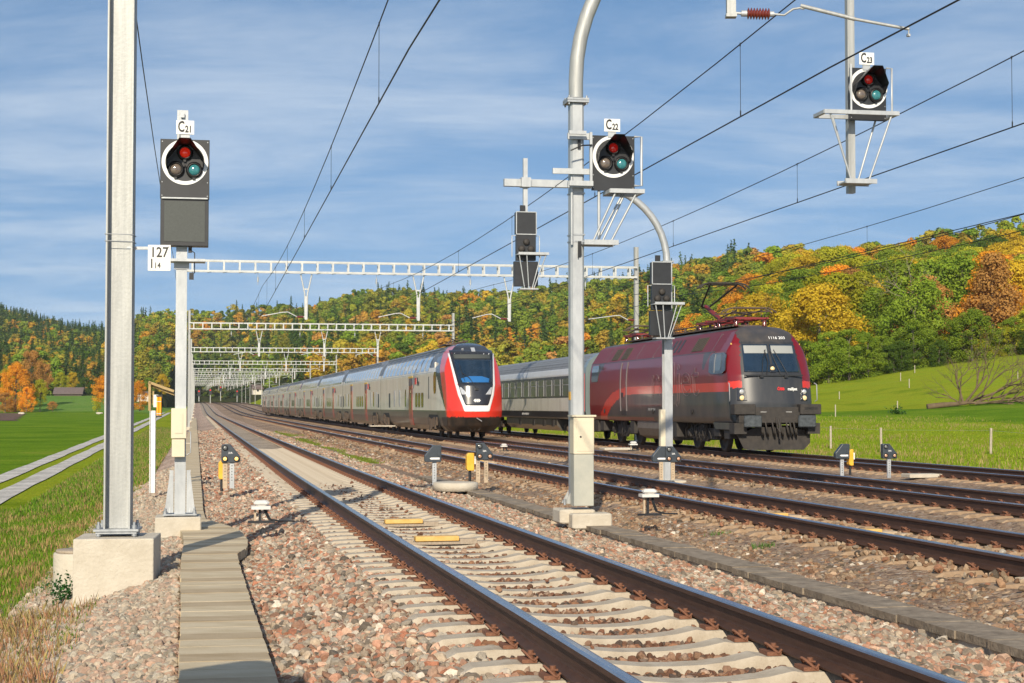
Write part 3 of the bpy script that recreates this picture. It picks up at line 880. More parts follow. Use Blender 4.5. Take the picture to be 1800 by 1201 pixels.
# along the far track, rough tan grass at the meadow edge, and the meadow near it
n = 230000
d = 21.3 + 40 * RNG.random(n) ** 1.6; s = RNG.uniform(38, 125, n)
x = d * CA - s * SA; y = d * SA + s * CA
ok = infr(x, y, 20) & (900 + FPX * x / y > 820)
d, s, x, y = d[ok], s[ok], x[ok], y[ok]; k = len(d); u = RNG.random(k)
nz = vnoise(x, y, 6, 5)
dry = np.clip(.95 - (d - 21.3) / 2.6, .06, .75) + .12 * nz
cc = np.where((u < dry)[:, None], T1 * .9, np.where((RNG.random(k) < .5)[:, None], np.array([.17, .27, .012]), np.array([.26, .34, .02]))) * RNG.uniform(.7, 1.3, k)[:, None]
gr = blades('grass', x, y, ground_z(x, y), RNG.uniform(.04, .08, k) * (1 + 1.9 * (u < dry)), .035, cc)
tag(gr, 'bright green meadow grass with a tan fringe beyond the farthest track', 'grass', kind='stuff')
# moss and tufts on the ballast
n = 9000
s = RNG.uniform(52, 120, n); d = 5.9 + RNG.normal(0, .28, n) + .35 * np.sin(s * .21)
keep = vnoise(s, d * 3, 5, 9) > -.05
s, d = s[keep], d[keep]; x = d * CA - s * SA; y = d * SA + s * CA; k = len(d)
gr = blades('grass', x, y, Rz(y) + bed_z(d), RNG.uniform(.03, .10, k), .05, np.array([.17, .22, .03]) * RNG.uniform(.7, 1.3, k)[:, None])
tag(gr, 'yellow green moss and weeds growing in the ballast between the first and second track', 'weeds', kind='stuff')
for (px, py, lab) in ((1267, 943, 'small green grass tuft beside the concrete trough, left of two'), (1345, 966, 'small green grass tuft beside the concrete trough, right of two'), (943, 850, 'tiny grass tuft at the foot of the yellow box and small signal')):
    H = 1.47 + .36; Y = FPX * H / (py - 703); xx = PX(px, Y); n = 160
    x = xx + RNG.normal(0, .07, n); y = Y + RNG.normal(0, .08, n)
    o = blades('grass_tuft', x - xx, y - Y, np.zeros(n), RNG.uniform(.05, .14, n), .008, np.array([.10, .22, .03]) * RNG.uniform(.6, 1.4, n)[:, None])
    o.location = (xx, Y, float(Rz(Y)) - .40); tag(o, lab, 'grass tuft')
# ------------------------------------------------------------------ steel sections
def hbeam(mb, x, y, z0, z1, w_, h_, tf=.014, tw=.010, web='x', mi=0):
    """H section: web lies across x (web='x': seen broad from the front)"""
    if web == 'x':
        mb.box((x, y, (z0 + z1) / 2), (w_ - 2 * tf, tw, z1 - z0), mi)
        for s_ in (-1, 1): mb.box((x + s_ * (w_ / 2 - tf / 2), y, (z0 + z1) / 2), (tf, h_, z1 - z0), mi)
    else:
        mb.box((x, y, (z0 + z1) / 2), (tw, h_ - 2 * tf, z1 - z0), mi)
        for s_ in (-1, 1): mb.box((x, y + s_ * (h_ / 2 - tf / 2), (z0 + z1) / 2), (w_, tf, z1 - z0), mi)

def PXW(px, py, Y):
    """world point seen at a photo pixel, at distance Y (used to survey heights)"""
    return Vector((PX(px, Y), Y, CZ + (703 - py) / FPX * Y))

# ---- left mast
lm = thing('catenary_mast', 'tall pale steel H section mast on a concrete block at the left', 'mast', (-3.97, 16.4, 0), AL * .6)
mb = MB(); mb.box((0, 0, -.40), (.78, .72, .72), 0, None, .008); mb.make('foundation', M['concrete'], lm, bevel=.008)
mb = MB(); hbeam(mb, 0, 0, .04, 10.5, .262, .25, .016, .012); mb.make('post', M['galv_light'], lm)
mb = MB(); mb.box((0, 0, .005), (.40, .34, .024)); mb.box((0, 0, .029), (.44, .38, .022)); mb.make('base_plate', M['galv_dark'], lm)
for sx in (-1, 1):
    for sy in (-1, 1):
        b = MB(); b.cyl((sx * .175, sy * .14, -.04), (sx * .175, sy * .14, .11), .014, 8); b.cyl((sx * .175, sy * .14, .042), (sx * .175, sy * .14, .078), .028, 6); b.cyl((sx * .175, sy * .14, -.006), (sx * .175, sy * .14, -.03), .028, 6)
        b.make('anchor_bolt', M['galv_dark'], lm)
for zz in (2.93, 3.0):
    b = MB(); b.tube([(-.14, -.132, zz), (.14, -.132, zz - .008), (.14, .132, zz), (-.14, .132, zz), (-.14, -.132, zz)], .004, 5); b.make('strap', M['galv_dark'], lm)
# number sign 127 / 1 14
Ys = 16.4
sg = thing('number_sign', 'white square sign reading 127 and 1 14 clamped to the left mast', 'sign', PXW(278.5, 453, Ys), AL * .3)
b = MB(); b.box((0, 0, 0), (.228, .012, .262)); b.make('panel', M['white'], sg, bevel=.002)
b = MB()
for q in (-1, 1): b.cyl((q * .09, -.007, .115), (q * .09, -.010, .115), .008, 8); b.cyl((q * .09, -.007, -.115), (q * .09, -.010, -.115), .006, 8)
b.beam((-.33, .03, .10), (-.05, .03, .10), .03, .03); b.make('bracket', M['galv_dark'], sg)
text('127', .145, (0, -.0085, .052), sg, M['ink'], xs=.85, bold=.002, name='numerals')
text('1', .135, (-.075, -.0085, -.062), sg, M['ink'], xs=.8, bold=.002, name='numerals')
text('14', .085, (-.018, -.0085, -.080), sg, M['ink'], xs=.8, bold=.001, name='numerals')
# round manhole ring beside the block
mr = thing('concrete_ring', 'low round concrete manhole with a dark lid behind the mast block', 'manhole', (PX(139, 18.3), 18.3, float(Rz(18.3)) - .56))
b = MB(); b.lathe([(.27, -.5), (.26, .27), (.25, .285), (.2, .285)], n=32); b.make('ring', M['concrete'], mr)
b = MB(); b.lathe([(.235, .287), (.235, .312), (.225, .318)], n=32); b.make('lid', M['wood'], mr)
# weed by the block
def leafy(name, loc, n, r, h, cols, lab, cat, leaf=.04):
    c = RNG.normal(size=(n, 3)) * np.array([r * .5, r * .5, h * .3]) + np.array([0, 0, h * .45]); c[:, 2] = np.abs(c[:, 2])
    nr = RNG.normal(size=(n, 3)); nr[:, 2] = np.abs(nr[:, 2]) + .3
    me = quads_mesh(name, c, nr, leaf * RNG.uniform(.6, 1.3, n), cols, M['blade'])
    o = mesh_obj(name, me); o.location = loc; tag(o, lab, cat); return o
def quads_mesh(name, c, nr, sz, cols, m, asp=.75, extra=None):
    n = len(c)
    nr = nr / np.linalg.norm(nr, axis=1, keepdims=True)
    a = RNG.normal(size=(n, 3)); t = np.cross(nr, a); t /= np.linalg.norm(t, axis=1, keepdims=True); b = np.cross(nr, t)
    t = t * sz[:, None] / 2; b = b * sz[:, None] / 2 * asp
    P = np.stack([c - t, c - b * .9, c + t, c + b], 1)
    base = np.asarray(cols); base = base[RNG.integers(0, len(base), n)] if base.ndim == 2 and len(base) != n else base
    cc = np.concatenate([base * RNG.uniform(.65, 1.35, n)[:, None], np.ones((n, 1))], 1)
    return np_mesh(name, P.reshape(-1, 3), 4, [m], {'col': ('FACE', 'FLOAT_COLOR', cc)})
leafy('weed', (PX(115, 17.2), 17.2, float(Rz(17.2)) - .78), 420, .16, .32, [(.03, .10, .03), (.05, .14, .03)], 'dark green leafy weed left of the concrete block', 'weed')
leafy('weed', (PX(185, 15.6), 15.6, float(Rz(15.6)) - .66), 160, .14, .16, [(.16, .20, .05), (.30, .22, .12)], 'thin reddish weed at the foot of the concrete block', 'weed', .025)

# ---- signal lamps
def signal_head(root, w_=.63, h_=.80, code='C21', zc=0.0, plate_dx=0.0, plate_z=.50, red='lens_red'):
    """front faces -y; zc = centre of the ring"""
    b = MB(); b.box((0, .06, zc - .095), (w_, .012, h_)); b.box((0, .14, zc - .09), (w_ * .7, .16, h_ * .7)); b.make('back_plate', M['black'], root, bevel=.003)
    rg = MB(); n = 64; vs = []
    for r in (.256, .305):
        for k in range(n): vs.append((r * math.cos(2 * PI * k / n), 0.050, zc + r * math.sin(2 * PI * k / n)))
    vs += [(x, y - .006, z) for (x, y, z) in vs]
    fs = []
    for k in range(n):
        k2 = (k + 1) % n
        fs += [(2 * n + k, 2 * n + k2, 3 * n + k2, 3 * n + k), (n + k, n + k2, 3 * n + k2, 3 * n + k), (k, k2, 2 * n + k2, 2 * n + k)]
    rg.add(vs, fs); rg.make('ring', M['ring'], root)
    Mr = Matrix.Rotation(PI / 2, 4, 'X')
    b = MB()
    for q in (-1, 1):
        for z in (zc + .27, zc - .27, zc - .45): b.cyl((q * w_ * .46, .052, z), (q * w_ * .46, .046, z), .007, 6)
    b.make('screws', M['galv'], root)
    for (lx, lz, r, mt) in ((0, .125, .070, red), (-.118, -.10, .076, 'lens_dark'), (.122, -.105, .076, 'lens_teal')):
        h = MB()
        T = Matrix.Translation((lx, .05, zc + lz)) @ Mr
        h.lathe([(r + .034, 0), (r + .034, .028), (r + .012, .05), (r + .004, .05), (r, .02)], n=28, M=T)
        for k in range(3):
            a = k * 2.09 + .5; h.box((lx + (r + .036) * math.cos(a), .03, zc + lz + (r + .036) * math.sin(a)), (.035, .03, .035))
        hd = h.make('lamp_housing', M['black_hood'], root)
        L = MB(); L.lathe([(r, 0), (r * .95, .014), (r * .75, .028), (r * .45, .037), (.001, .041)], n=28, M=Matrix.Translation((lx, .036, zc + lz)) @ Mr)
        L.make('lens', M[mt], hd)
    # pentagonal hood, open below
    P = [(-.235, -.10, .08), (-.235, .03, .22), (-.07, .225, .40), (.07, .225, .40), (.235, .03, .22), (.235, -.10, .08)]
    vs = []
    for (x, z, dpt) in P: vs += [(x, .045, zc + z), (x * 1.03, .045 - dpt, zc + z + (.04 if abs(x) < .1 else .015))]
    nP = 2 * len(P)
    for (x, z, dpt) in P: vs += [(x * .985, .045, zc + z - .005), (x * 1.015, .045 - dpt, zc + z + (.035 if abs(x) < .1 else .01))]
    fs = []
    for k in range(len(P) - 1):
        fs.append((2 * k, 2 * k + 1, 2 * k + 3, 2 * k + 2)); fs.append((nP + 2 * k, nP + 2 + 2 * k, nP + 3 + 2 * k, nP + 1 + 2 * k)); fs.append((2 * k + 1, nP + 1 + 2 * k, nP + 3 + 2 * k, 2 * k + 3))
    h = MB(); h.add(vs, fs); h.make('hood', M['black_hood'], root, fixn=False)
    # name plate
    b = MB(); b.box((plate_dx, .02, zc + plate_z), (.235, .01, .185)); p = b.make('name_plate', M['white'], root, bevel=.002)
    b2 = MB(); b2.box((plate_dx, .035, zc + plate_z - .12), (.12, .012, .1)); b2.make('plate_holder', M['galv'], root)
    text(code[0], .20, (plate_dx - .052, .013, zc + plate_z + .003), p, M['ink'], xs=.62, bold=.005)
    text(code[1:], .125, (plate_dx + .044, .013, zc + plate_z - .026), p, M['ink'], xs=.72, bold=.004)

# C21: own mast left of the near track
Yc = 21.7
loc = Vector((PX(318, Yc), Yc, float(Rz(Yc))))
s21 = thing('railway_signal', 'lit red signal marked C21 above a dark square panel on its own steel mast', 'signal', loc, AL, 'ringed railway signals')
def zpx(py, Y=Yc, base=None): return CZ + (703 - py) / FPX * Y - (float(Rz(Y)) if base is None else base)
mb = MB(); hbeam(mb, 0, .0, zpx(918), zpx(193), .145, .16, .012, .010, web='y'); mb.make('post', M['galv'], s21)
mb = MB()
for q in (-1, 1): mb.extr([(-.10, zpx(900)), (.12, zpx(900)), (.06, zpx(826)), (-.02, zpx(826))], 0, q * .13 - .005, q * .13 + .005); mb.extr([(q * .085, zpx(900)), (q * .20, zpx(900)), (q * .13, zpx(826)), (q * .085, zpx(826))], 1, -.09, -.08)
mb.make('stiffener', M['galv'], s21)
mb = MB(); mb.box((0, 0, zpx(903)), (.44, .30, .02)); mb.make('base_plate', M['galv_dark'], s21)
for q in (-1, 1):
    for q2 in (-1, 1):
        b = MB(); b.cyl((q * .19, q2 * .11, zpx(906)), (q * .19, q2 * .11, zpx(892)), .013, 8); b.cyl((q * .19, q2 * .11, zpx(902)), (q * .19, q2 * .11, zpx(897)), .027, 6); b.make('anchor_bolt', M['galv_dark'], s21)
mb = MB(); mb.box((-.02, .08, zpx(925)), (.60, .62, .28), 0, None, .015); mb.make('foundation', M['concrete'], s21)
sh = thing('signal_head', None, None, (.035, -.24, zpx(287)), 0); del_keys = None
sh.parent = s21
signal_head(sh, .645, .80, 'C21', 0, 0, .46)
mb = MB(); mb.box((0, .14, -.80), (.63, .22, .645)); mb.make('panel_box', M['black'], sh, bevel=.006)
mb = MB(); mb.box((0, .026, -.795), (.53, .006, .54)); mb.make('panel_grille', M['blackbox'], sh)
mb = MB(); mb.box((0, .02, -.488), (.60, .05, .018)); mb.make('joint_strip', M['galv'], sh)
mb = MB(); zb = zpx(461); mb.box((.06, -.10, zb), (.50, .30, .012)); mb.box((0, -.085, zb - .05), (.20, .02, .10)); mb.box((.06, -.25, zb + .012), (.50, .012, .035)); mb.make('bracket', M['galv'], s21)
mb = MB(); mb.tube([(.11, -.10, zpx(440)), (.17, -.10, zpx(445)), (.17, -.10, zpx(480)), (.13, -.10, zpx(484))], .008, 6); mb.box((.13, -.08, zpx(486)), (.06, .06, .09)); mb.box((.11, -.08, zpx(440)), (.05, .05, .07)); mb.make('conduit', M['black'], s21)
mb = MB(); mb.box((-.02, -.15, zpx(744)), (.20, .16, .40)); mb.make('cable_box', M['cream'], s21, bevel=.008)
mb = MB(); mb.box((-.02, -.236, zpx(744)), (.10, .006, .26)); mb.make('cable_box_door', M['cream'], s21)
mb = MB(); mb.box((-.025, -.15, zpx(787)), (.17, .14, .235)); mb.make('cable_box', M['cream'], s21, bevel=.008)
mb = MB(); mb.tube([(.09, -.13, zpx(757)), (.135, -.13, zpx(759)), (.135, -.13, zpx(795)), (.08, -.13, zpx(800))], .008, 6); mb.make('hand_rail', M['galv_dark'], s21)
mb = MB(); mb.beam((-.05, 0, zpx(205)), (-.0, 0, zpx(192)), .03, .03); mb.box((0.0, -.10, zpx(203)), (.05, .05, .06)); mb.make('top_bracket', M['galv_dark'], s21)

# ---- the square mast with the curved davit, C22, C23, registration arm
Ym = 23.4
M['shaft'] = mat('grey green cable shaft', (.34, .35, .31), .7, 0, (.46, .45, .38), 3, .8, .1, 20)
bz = float(Rz(Ym))
ml = Vector((PX(1013, Ym), Ym, bz))
cm = thing('curved_mast', 'square galvanised mast with a beige cabinet, bending over the tracks at its top', 'mast', ml, AL)
def zm(py, Y=Ym): return CZ + (703 - py) / FPX * Y - bz
mb = MB(); mb.box((0, 0, (zm(885) + zm(178)) / 2), (.20, .20, zm(178) - zm(885)), 0, None, .03); mb.make('post', M['galv'], cm)
mb = MB()
z = zm(174)
mb.box((0, 0, z), (.32, .32, .03)); mb.box((0, 0, z - .035), (.32, .32, .03)); mb.make('flange', M['galv_dark'], cm)
for q in (-1, 1):
    for q2 in (-1, 1):
        b = MB(); b.cyl((q * .13, q2 * .13, z - .08), (q * .13, q2 * .13, z + .05), .014, 6); b.make('flange_bolt', M['galv_dark'], cm)
# davit: arc to the right (+x local), then level arm
arc = []
R_ = 2.9
for k in range(15):
    a = (PI / 2) * k / 14
    arc.append((R_ * (1 - math.cos(a)), 0, zm(170) + .25 + R_ * math.sin(a)))
pts = [(0, 0, zm(170))] + arc
b = MB(); b.tube(pts, .105, 10); 
b.beam((R_, 0, pts[-1][2]), (4.6, 0, pts[-1][2]), .18, .18); b.make('davit', M['galv_light'], cm)
ztop = pts[-1][2]
mb = MB()
for zz in (zm(340), zm(413), zm(425)): mb.box((0, 0, zz), (.215, .215, .022))
mb.make('clamp_band', M['galv_dark'], cm)
mb = MB()
for (za, zb_) in ((zm(262), zm(240)), (zm(452), zm(425))): 
    mb.box((.02, -.115, (za + zb_) / 2), (.04, .03, zb_ - za))
mb.tube([(.01, -.125, zm(425)), (.0, -.13, zm(455))], .008, 5); mb.tube([(.04, -.125, zm(425)), (.045, -.13, zm(450))], .008, 5)
mb.make('cable_duct', M['black'], cm)
mb = MB(); mb.box((.03, -.22, (zm(797) + zm(733)) / 2), (.30, .24, zm(733) - zm(797)), 0, None, .008); cab = mb.make('cabinet', M['cream'], cm)
mb = MB(); mb.box((.03, -.22, zm(732) + .01), (.35, .29, .025)); mb.make('cabinet_roof', M['cream'], cab)
mb = MB(); mb.box((.045, -.343, (zm(792) + zm(738)) / 2), (.235, .008, zm(740) - zm(794))); mb.make('cabinet_door', M['cream'], cab, bevel=.004)
mb = MB(); mb.cyl((-.02, -.346, zm(767)), (-.02, -.354, zm(767)), .014, 12); mb.make('lock', M['black'], cab)
mb = MB(); mb.box((.03, -.22, (zm(886) + zm(797)) / 2 - .004), (.29, .23, zm(797) - zm(886)), 0, None, .006); mb.make('cable_shaft', M['shaft'], cm)
mb = MB(); mb.box((-.04, 0.0, zm(886) - .16), (.52, .50, .20), 0, None, .02); mb.box((.12, -.28, zm(892) - .165), (.58, .40, .22), 0, None, .02); mb.make('foundation', M['concrete'], cm)
for q in (-1, 1): 
    b = MB(); b.extr([(q * .10, zm(884)), (q * .20, zm(884)), (q * .10, zm(862))], 1, -.10, -.085); b.extr([(q * .10, zm(884)), (q * .20, zm(884)), (q * .10, zm(862))], 1, .085, .10); b.make('stiffener', M['galv_light'], cm)
    b = MB(); b.cyl((q * .2, -.12, zm(886)), (q * .2, -.12, zm(876)), .02, 6); b.make('anchor_bolt', M['galv_dark'], cm)
mb = MB(); mb.box((-.103, -.02, zm(696)), (.004, .12, .12)); mb.make('warning_plate', M['yellow'], cm)

def cage(root, x0, x1, zt, zb, xc, hang=1):
    """steel cage under a signal: upper bracket, raking struts, small footboard"""
    m = M['galv']
    b = MB(); b.beam((x0, -.16, zt), (x1, -.16, zt), .05, .06); b.beam((x0, .26, zt), (x1, .26, zt), .05, .06); b.beam((x0 + .02, -.16, zt), (x0 + .02, .26, zt), .05, .05); b.beam((x1 - .02, -.16, zt), (x1 - .02, .26, zt), .05, .05); b.make('upper_bracket', m, root)
    for (xa, ya, xb, yb) in ((x0 + .1, -.14, xc - .12, -.08), (x0 + .28, .22, xc - .02, .16), (x1 - .1, -.14, xc + .14, -.08), (x1 - .2, .22, xc + .06, .16)):
        s_ = MB(); s_.tube([(xa, ya, zt), (xb, yb, zb)], .016, 8); s_.make('strut', m, root)
    b = MB(); b.box((xc, .02, zb), (.46, .32, .02)); b.box((xc, -.14, zb + .01), (.50, .03, .07)); b.box((xc, .18, zb + .01), (.50, .03, .07)); b.make('footboard', m, root)

# C22 on the square mast
s22 = thing('railway_signal', 'red signal marked C22 bolted to the right of the square steel mast', 'signal', PXW(1080, 273, Ym - .15), AL * .9, 'ringed railway signals')
signal_head(s22, .64, .80, 'C22', 0, -.02, .45, 'lens_redoff')
b = MB()
for zz in (.29, -.41): b.beam((-.66, .10, zz), (-.32, .10, zz), .05, .09)
b.beam((-.67, -.05, .32), (-.42, -.05, .32), .04, .05); b.beam((-.67, -.05, -.41), (-.32, -.05, -.41), .04, .07)
b.beam((-.335, .02, .34), (-.335, .02, -.45), .035, .05); b.beam((-.88, .1, -.22), (-.33, .1, -.22), .04, .08); b.make('mounting_bracket', M['galv'], s22)
b = MB(); b.tube([(.30, 0, .29), (.41, 0, .29), (.41, 0, -.42), (.30, 0, -.42)], .018, 8); b.make('guard_rail', M['galv'], s22)
cage(s22, -.10, .41, -.52, -1.27, -.22)
b = MB(); b.tube([(-.20, .10, -.2), (-.20, .10, -1.25)], .022, 8); b.tube([(-.60, .1, -.3), (-.60, .1, -1.28)], .02, 8); b.make('hanger_rod', M['galv'], s22)
b = MB(); b.tube([(-.66, -.1, .05), (-.5, -.14, .12), (-.33, -.02, .15)], .011, 6); b.make('cable', M['black'], s22)

# C23 hanging from the davit arm
t23 = 4.30
Y23 = Ym + SA * t23
s23 = thing('railway_signal', 'red signal marked C23 hanging on a square post at the upper right', 'signal', PXW(1532, 151, Y23), AL * .9, 'ringed railway signals')
signal_head(s23, .58, .80, 'C23', 0, -.03, .44, 'lens_redoff')
zbot = (703 - 335) / FPX * Y23 + CZ - s23.location.z
b = MB(); b.box((-.185, .30, (zbot + 3.4) / 2), (.11, .11, 3.4 - zbot)); b.make('hanging_post', M['galv_light'], s23)
cage(s23, -.78, .40, -.41, zbot + .12, -.20)
b = MB(); b.tube([(.27, 0, .30), (.36, 0, .30), (.36, 0, -.36), (.27, 0, -.36)], .016, 8); b.tube([(-.30, -.03, .34), (-.30, -.03, -.36)], .02, 8); b.make('guard_rail', M['galv'], s23)

# registration arm with brown insulator at the top right
Yr = 20.6
ra = thing('registration_arm', 'steel arm with a brown ribbed insulator holding a wire at the top edge', 'catenary arm', PXW(1288, 22, Yr), 0)
def rl(px, py, dy=0): return PXW(px, py, Yr + dy) - ra.location
b = MB(); b.box((0, 0, 1.35), (.115, .115, 2.7)); b.box((0, 0, -.01), (.135, .135, .04)); b.make('hanging_post', M['galv_light'], ra)
b = MB(); b.tube([rl(1296, 18), rl(1306, 19)], .018, 8); b.tube([rl(1306, 19), rl(1316, 19)], .04, 10); b.tube([rl(1357, 20), rl(1364, 20)], .035, 10); b.tube([rl(1364, 20), rl(1374, 21)], .015, 8); b.make('end_fitting', M['galv'], ra)
prof = []
p0 = rl(1316, 19); p1 = rl(1357, 20); Lg = (p1 - p0).length
for k in range(8):
    prof += [(.035, k / 8 * Lg), (.076, (k + .42) / 8 * Lg), (.076, (k + .55) / 8 * Lg), (.035, (k + .98) / 8 * Lg)]
q = (p1 - p0).to_track_quat('Z', 'Y').to_matrix().to_4x4()
b = MB(); b.lathe(prof, n=20, M=Matrix.Translation(p0) @ q); b.make('insulator', M['insul'], ra)
b = MB(); b.tube([rl(1374, 21), rl(1382, 22), rl(1398, 11), rl(1410, 9), rl(1418, 11)], .014, 8); b.tube([rl(1412, 5, 0), rl(1508, 29, -.25)], .026, 10); b.tube([rl(1508, 29, -.25), rl(1604, 47, -.5)], .02, 10); b.tube([rl(1603, 47, -.5), rl(1602, 60, -.5)], .009, 6); b.box(rl(1602, 58, -.5), (.04, .05, .03)); b.make('arm', M['galv_light'], ra)

# ---- second curved mast and the signals seen from behind
Y2 = 38.5
z2b = float(Rz(Y2))
m2 = thing('curved_mast', 'farther steel mast bending left above the third track, between the locomotive and coach', 'mast', (PX(1173, Y2), Y2, z2b), AL)
def z2(py, Y=Y2): return CZ + (703 - py) / FPX * Y - z2b
b = MB(); hbeam(b, 0, 0, -.35, z2(460), .20, .20, .014, .012, web='y'); b.make('post', M['galv'], m2)
pts = []
for k in range(13):
    a = (PI / 2) * k / 12
    pts.append((-1.85 * (1 - math.cos(a)), 0, z2(462) + 1.82 * math.sin(a)))
b = MB(); b.tube(pts, .085, 10); b.beam((-1.85, 0, pts[-1][2]), (-3.95, 0, pts[-1][2]), .15, .17); b.make('davit', M['galv'], m2)
zarm = pts[-1][2]
b = MB(); b.box((0, 0, z2(460)), (.27, .27, .04)); b.make('flange', M['galv_dark'], m2)
b = MB(); b.box((-.16, -.10, (z2(800) + z2(720)) / 2), (.12, .16, z2(720) - z2(800))); b.make('cable_box', M['cream'], m2, bevel=.006)
b = MB(); b.box((0, 0, -.42), (.7, .7, .2)); b.make('foundation', M['concrete'], m2)

def rear_signal(root, dx, zt):
    """signal seen from behind; zt = top of the upper box"""
    for (h, z, wd, nm) in ((.51, zt - .26, .50, 'panel_box'), (.60, zt - .83, .46, 'lamp_box'), (.58, zt - 1.44, .56, 'panel_box')):
        b = MB(); b.box((dx, -.16, z), (wd, .16, h)); b.make(nm, M['black'], root, bevel=.006)
    b = MB()
    for (x, y) in ((-.11, -.26), (.11, -.26), (0, -.26)):
        b.lathe([(.075, 0), (.075, .05), (.04, .07)], n=16, M=Matrix.Translation((dx + x, y + .02, zt - .86 + (.16 if x == 0 else 0))) @ Matrix.Rotation(PI / 2, 4, 'X'))
    b.make('lamp_cover', M['dirtblack'], root)
    b = MB()
    for q in (-1, 1): b.beam((dx + q * .235, -.25, zt), (dx + q * .235, -.25, zt - .52), .02, .02)
    b.beam((dx - .235, -.25, zt), (dx + .235, -.25, zt), .02, .02); b.beam((dx - .235, -.25, zt - .52), (dx + .235, -.25, zt - .52), .02, .02)
    b.tube([(dx + .24, -.2, zt - .55), (dx + .32, -.2, zt - .55), (dx + .32, -.2, zt - 1.05)], .013, 6); b.tube([(dx - .24, -.2, zt - .55), (dx - .33, -.2, zt - .55), (dx - .33, -.2, zt - 1.05)], .013, 6)
    b.make('frame', M['galv'], root)
    b = MB(); b.box((dx + .12, -.28, zt - 1.0), (.72, .30, .02)); b.beam((dx - .22, -.43, zt - .98), (dx + .50, -.43, zt - .98), .03, .06); b.make('upper_bracket', M['galv'], root)
    for (xa, xb) in ((-.20, -.06), (-.02, .04), (.44, .16), (.32, .12)):
        s_ = MB(); s_.tube([(dx + xa, -.40, zt - 1.0), (dx + xb, -.34, zt - 1.78)], .014, 6); s_.make('strut', M['galv'], root)
    b = MB(); b.box((dx + .03, -.26, zt - 1.80), (.44, .34, .03)); b.make('footboard', M['galv'], root)
    b = MB(); b.box((dx - .06, -.1, zt + .10), (.12, .05, .14)); b.make('top_plate', M['black'], root)
def W2(px): return PX(px, Y2 - .7)
r1 = thing('rear_facing_signal', 'black signal seen from behind on a post hanging from the curved mast arm', 'signal', (W2(923), Y2 - .70, z2b), AL, 'signals facing away')
b = MB(); b.box((0, -.02, (z2(285) + z2(513)) / 2), (.10, .10, z2(285) - z2(513))); b.box((0, -.04, zarm), (.22, .24, .22)); b.make('hanging_post', M['galv'], r1)
rear_signal(r1, -.02, z2(380))
r2 = thing('rear_facing_signal', 'black signal seen from behind fixed to the farther curved mast', 'signal', (PX(1166, Y2 - .15), Y2 - .15, z2b), AL, 'signals facing away')
rear_signal(r2, -.10, z2(463))

# ---- portals
def portal():
    t = thing('catenary_portal', 'x', 'catenary portal', (0, 0, 0), AL, 'white lattice portals over the tracks')
    Wd = 21.6; d0 = -.55; zt = 8.25
    for x in (0, Wd):
        b = MB(); hbeam(b, x, 0, -.55, zt + .95, .20, .20, .016, .014); b.make('column', M['galv_light'], t)
        b = MB(); b.box((x, 0, -.48), (.62, .62, .5)); b.make('foundation', M['concrete'], t)
    b = MB()
    for y in (-.17, .17):
        b.beam((0, y, zt - .06), (Wd, y, zt - .06), .06, .085); b.beam((0, y, zt - .54), (Wd, y, zt - .54), .06, .085)
    k = .36
    while k < Wd:
        b.box((k, -.17, zt - .30), (.085, .06, .40)); b.box((k, .17, zt - .30), (.085, .06, .40)); b.box((k, 0, zt - .115), (.05, .30, .02)); b.box((k, 0, zt - .60), (.05, .30, .02)); k += .72
    b.make('lattice_beam', M['white_steel'], t)
    for i, (hd, arm) in enumerate(((5.05, -2.05), (10.35, -1.9), (14.75, -1.8), (21.05, -2.4))):
        x = hd - d0
        if i < 3:
            b = MB(); b.tube([(x - .26, 0, zt - .62), (x - .06, 0, zt - 1.55), (x - .045, 0, zt - 2.72)], .035, 8); b.tube([(x + .26, 0, zt - .62), (x + .06, 0, zt - 1.55), (x + .045, 0, zt - 2.72)], .035, 8)
            b.beam((x - .14, 0, zt - 1.32), (x + .14, 0, zt - 1.32), .05, .06); b.box((x, 0, zt - 2.2), (.11, .08, 1.1)); b.make('hanger', M['white_steel'], t)
        b = MB(); za = zt - 2.62
        b.tube([(x - .12, 0, za), (x - .42, 0, za)], .05, 8); o_ = b.make('insulator', M['insul'], t)
        b = MB(); b.tube([(x - .42, 0, za), (x - .85, 0, za + .22), (x - 1.1, 0, za + .20), (x + arm, 0, za + .02)], .024, 8); b.tube([(x - .12, 0, za), (x, 0, za)], .03, 8); b.make('registration_arm', M['white_steel'], t)
    for i in range(4):
        x = TR[i] - d0
        b = MB(); b.tube([(x, 0, zt - .62), (x, 0, zt - .78)], .012, 6); b.tube([(x, 0, zt - .78), (x, 0, zt - 1.02)], .04, 8); b.tube([(x, 0, zt - 1.02), (x, 0, zt - 1.16)], .012, 6); b.make('suspension_insulator', M['galv'], t)
    return t
M['white_steel'] = mat('bright galvanised lattice', (.42, .44, .44), .5, .15, (.56, .57, .56), 3, .6)
SUP = [19.0 + 57.3 * k for k in range(0, 14)]
first = portal()
ORD = ['nearest', 'second', 'third', 'fourth', 'fifth', 'sixth', 'seventh', 'eighth', 'ninth', 'tenth', 'eleventh', 'twelfth', 'thirteenth']
for k in range(1, 14):
    o = first if k == 1 else copy_tree(first)
    p = W(-.55, SUP[k], 0)
    x1, y1 = WD(21, SUP[k])
    o.location = p
    o['label'] = '%s lattice portal over the tracks, %s' % (ORD[k - 1], 'spanning in front of the sky' if k == 1 else 'its beam crossing the wooded hillside' if k == 2 else 'counting away from the camera')

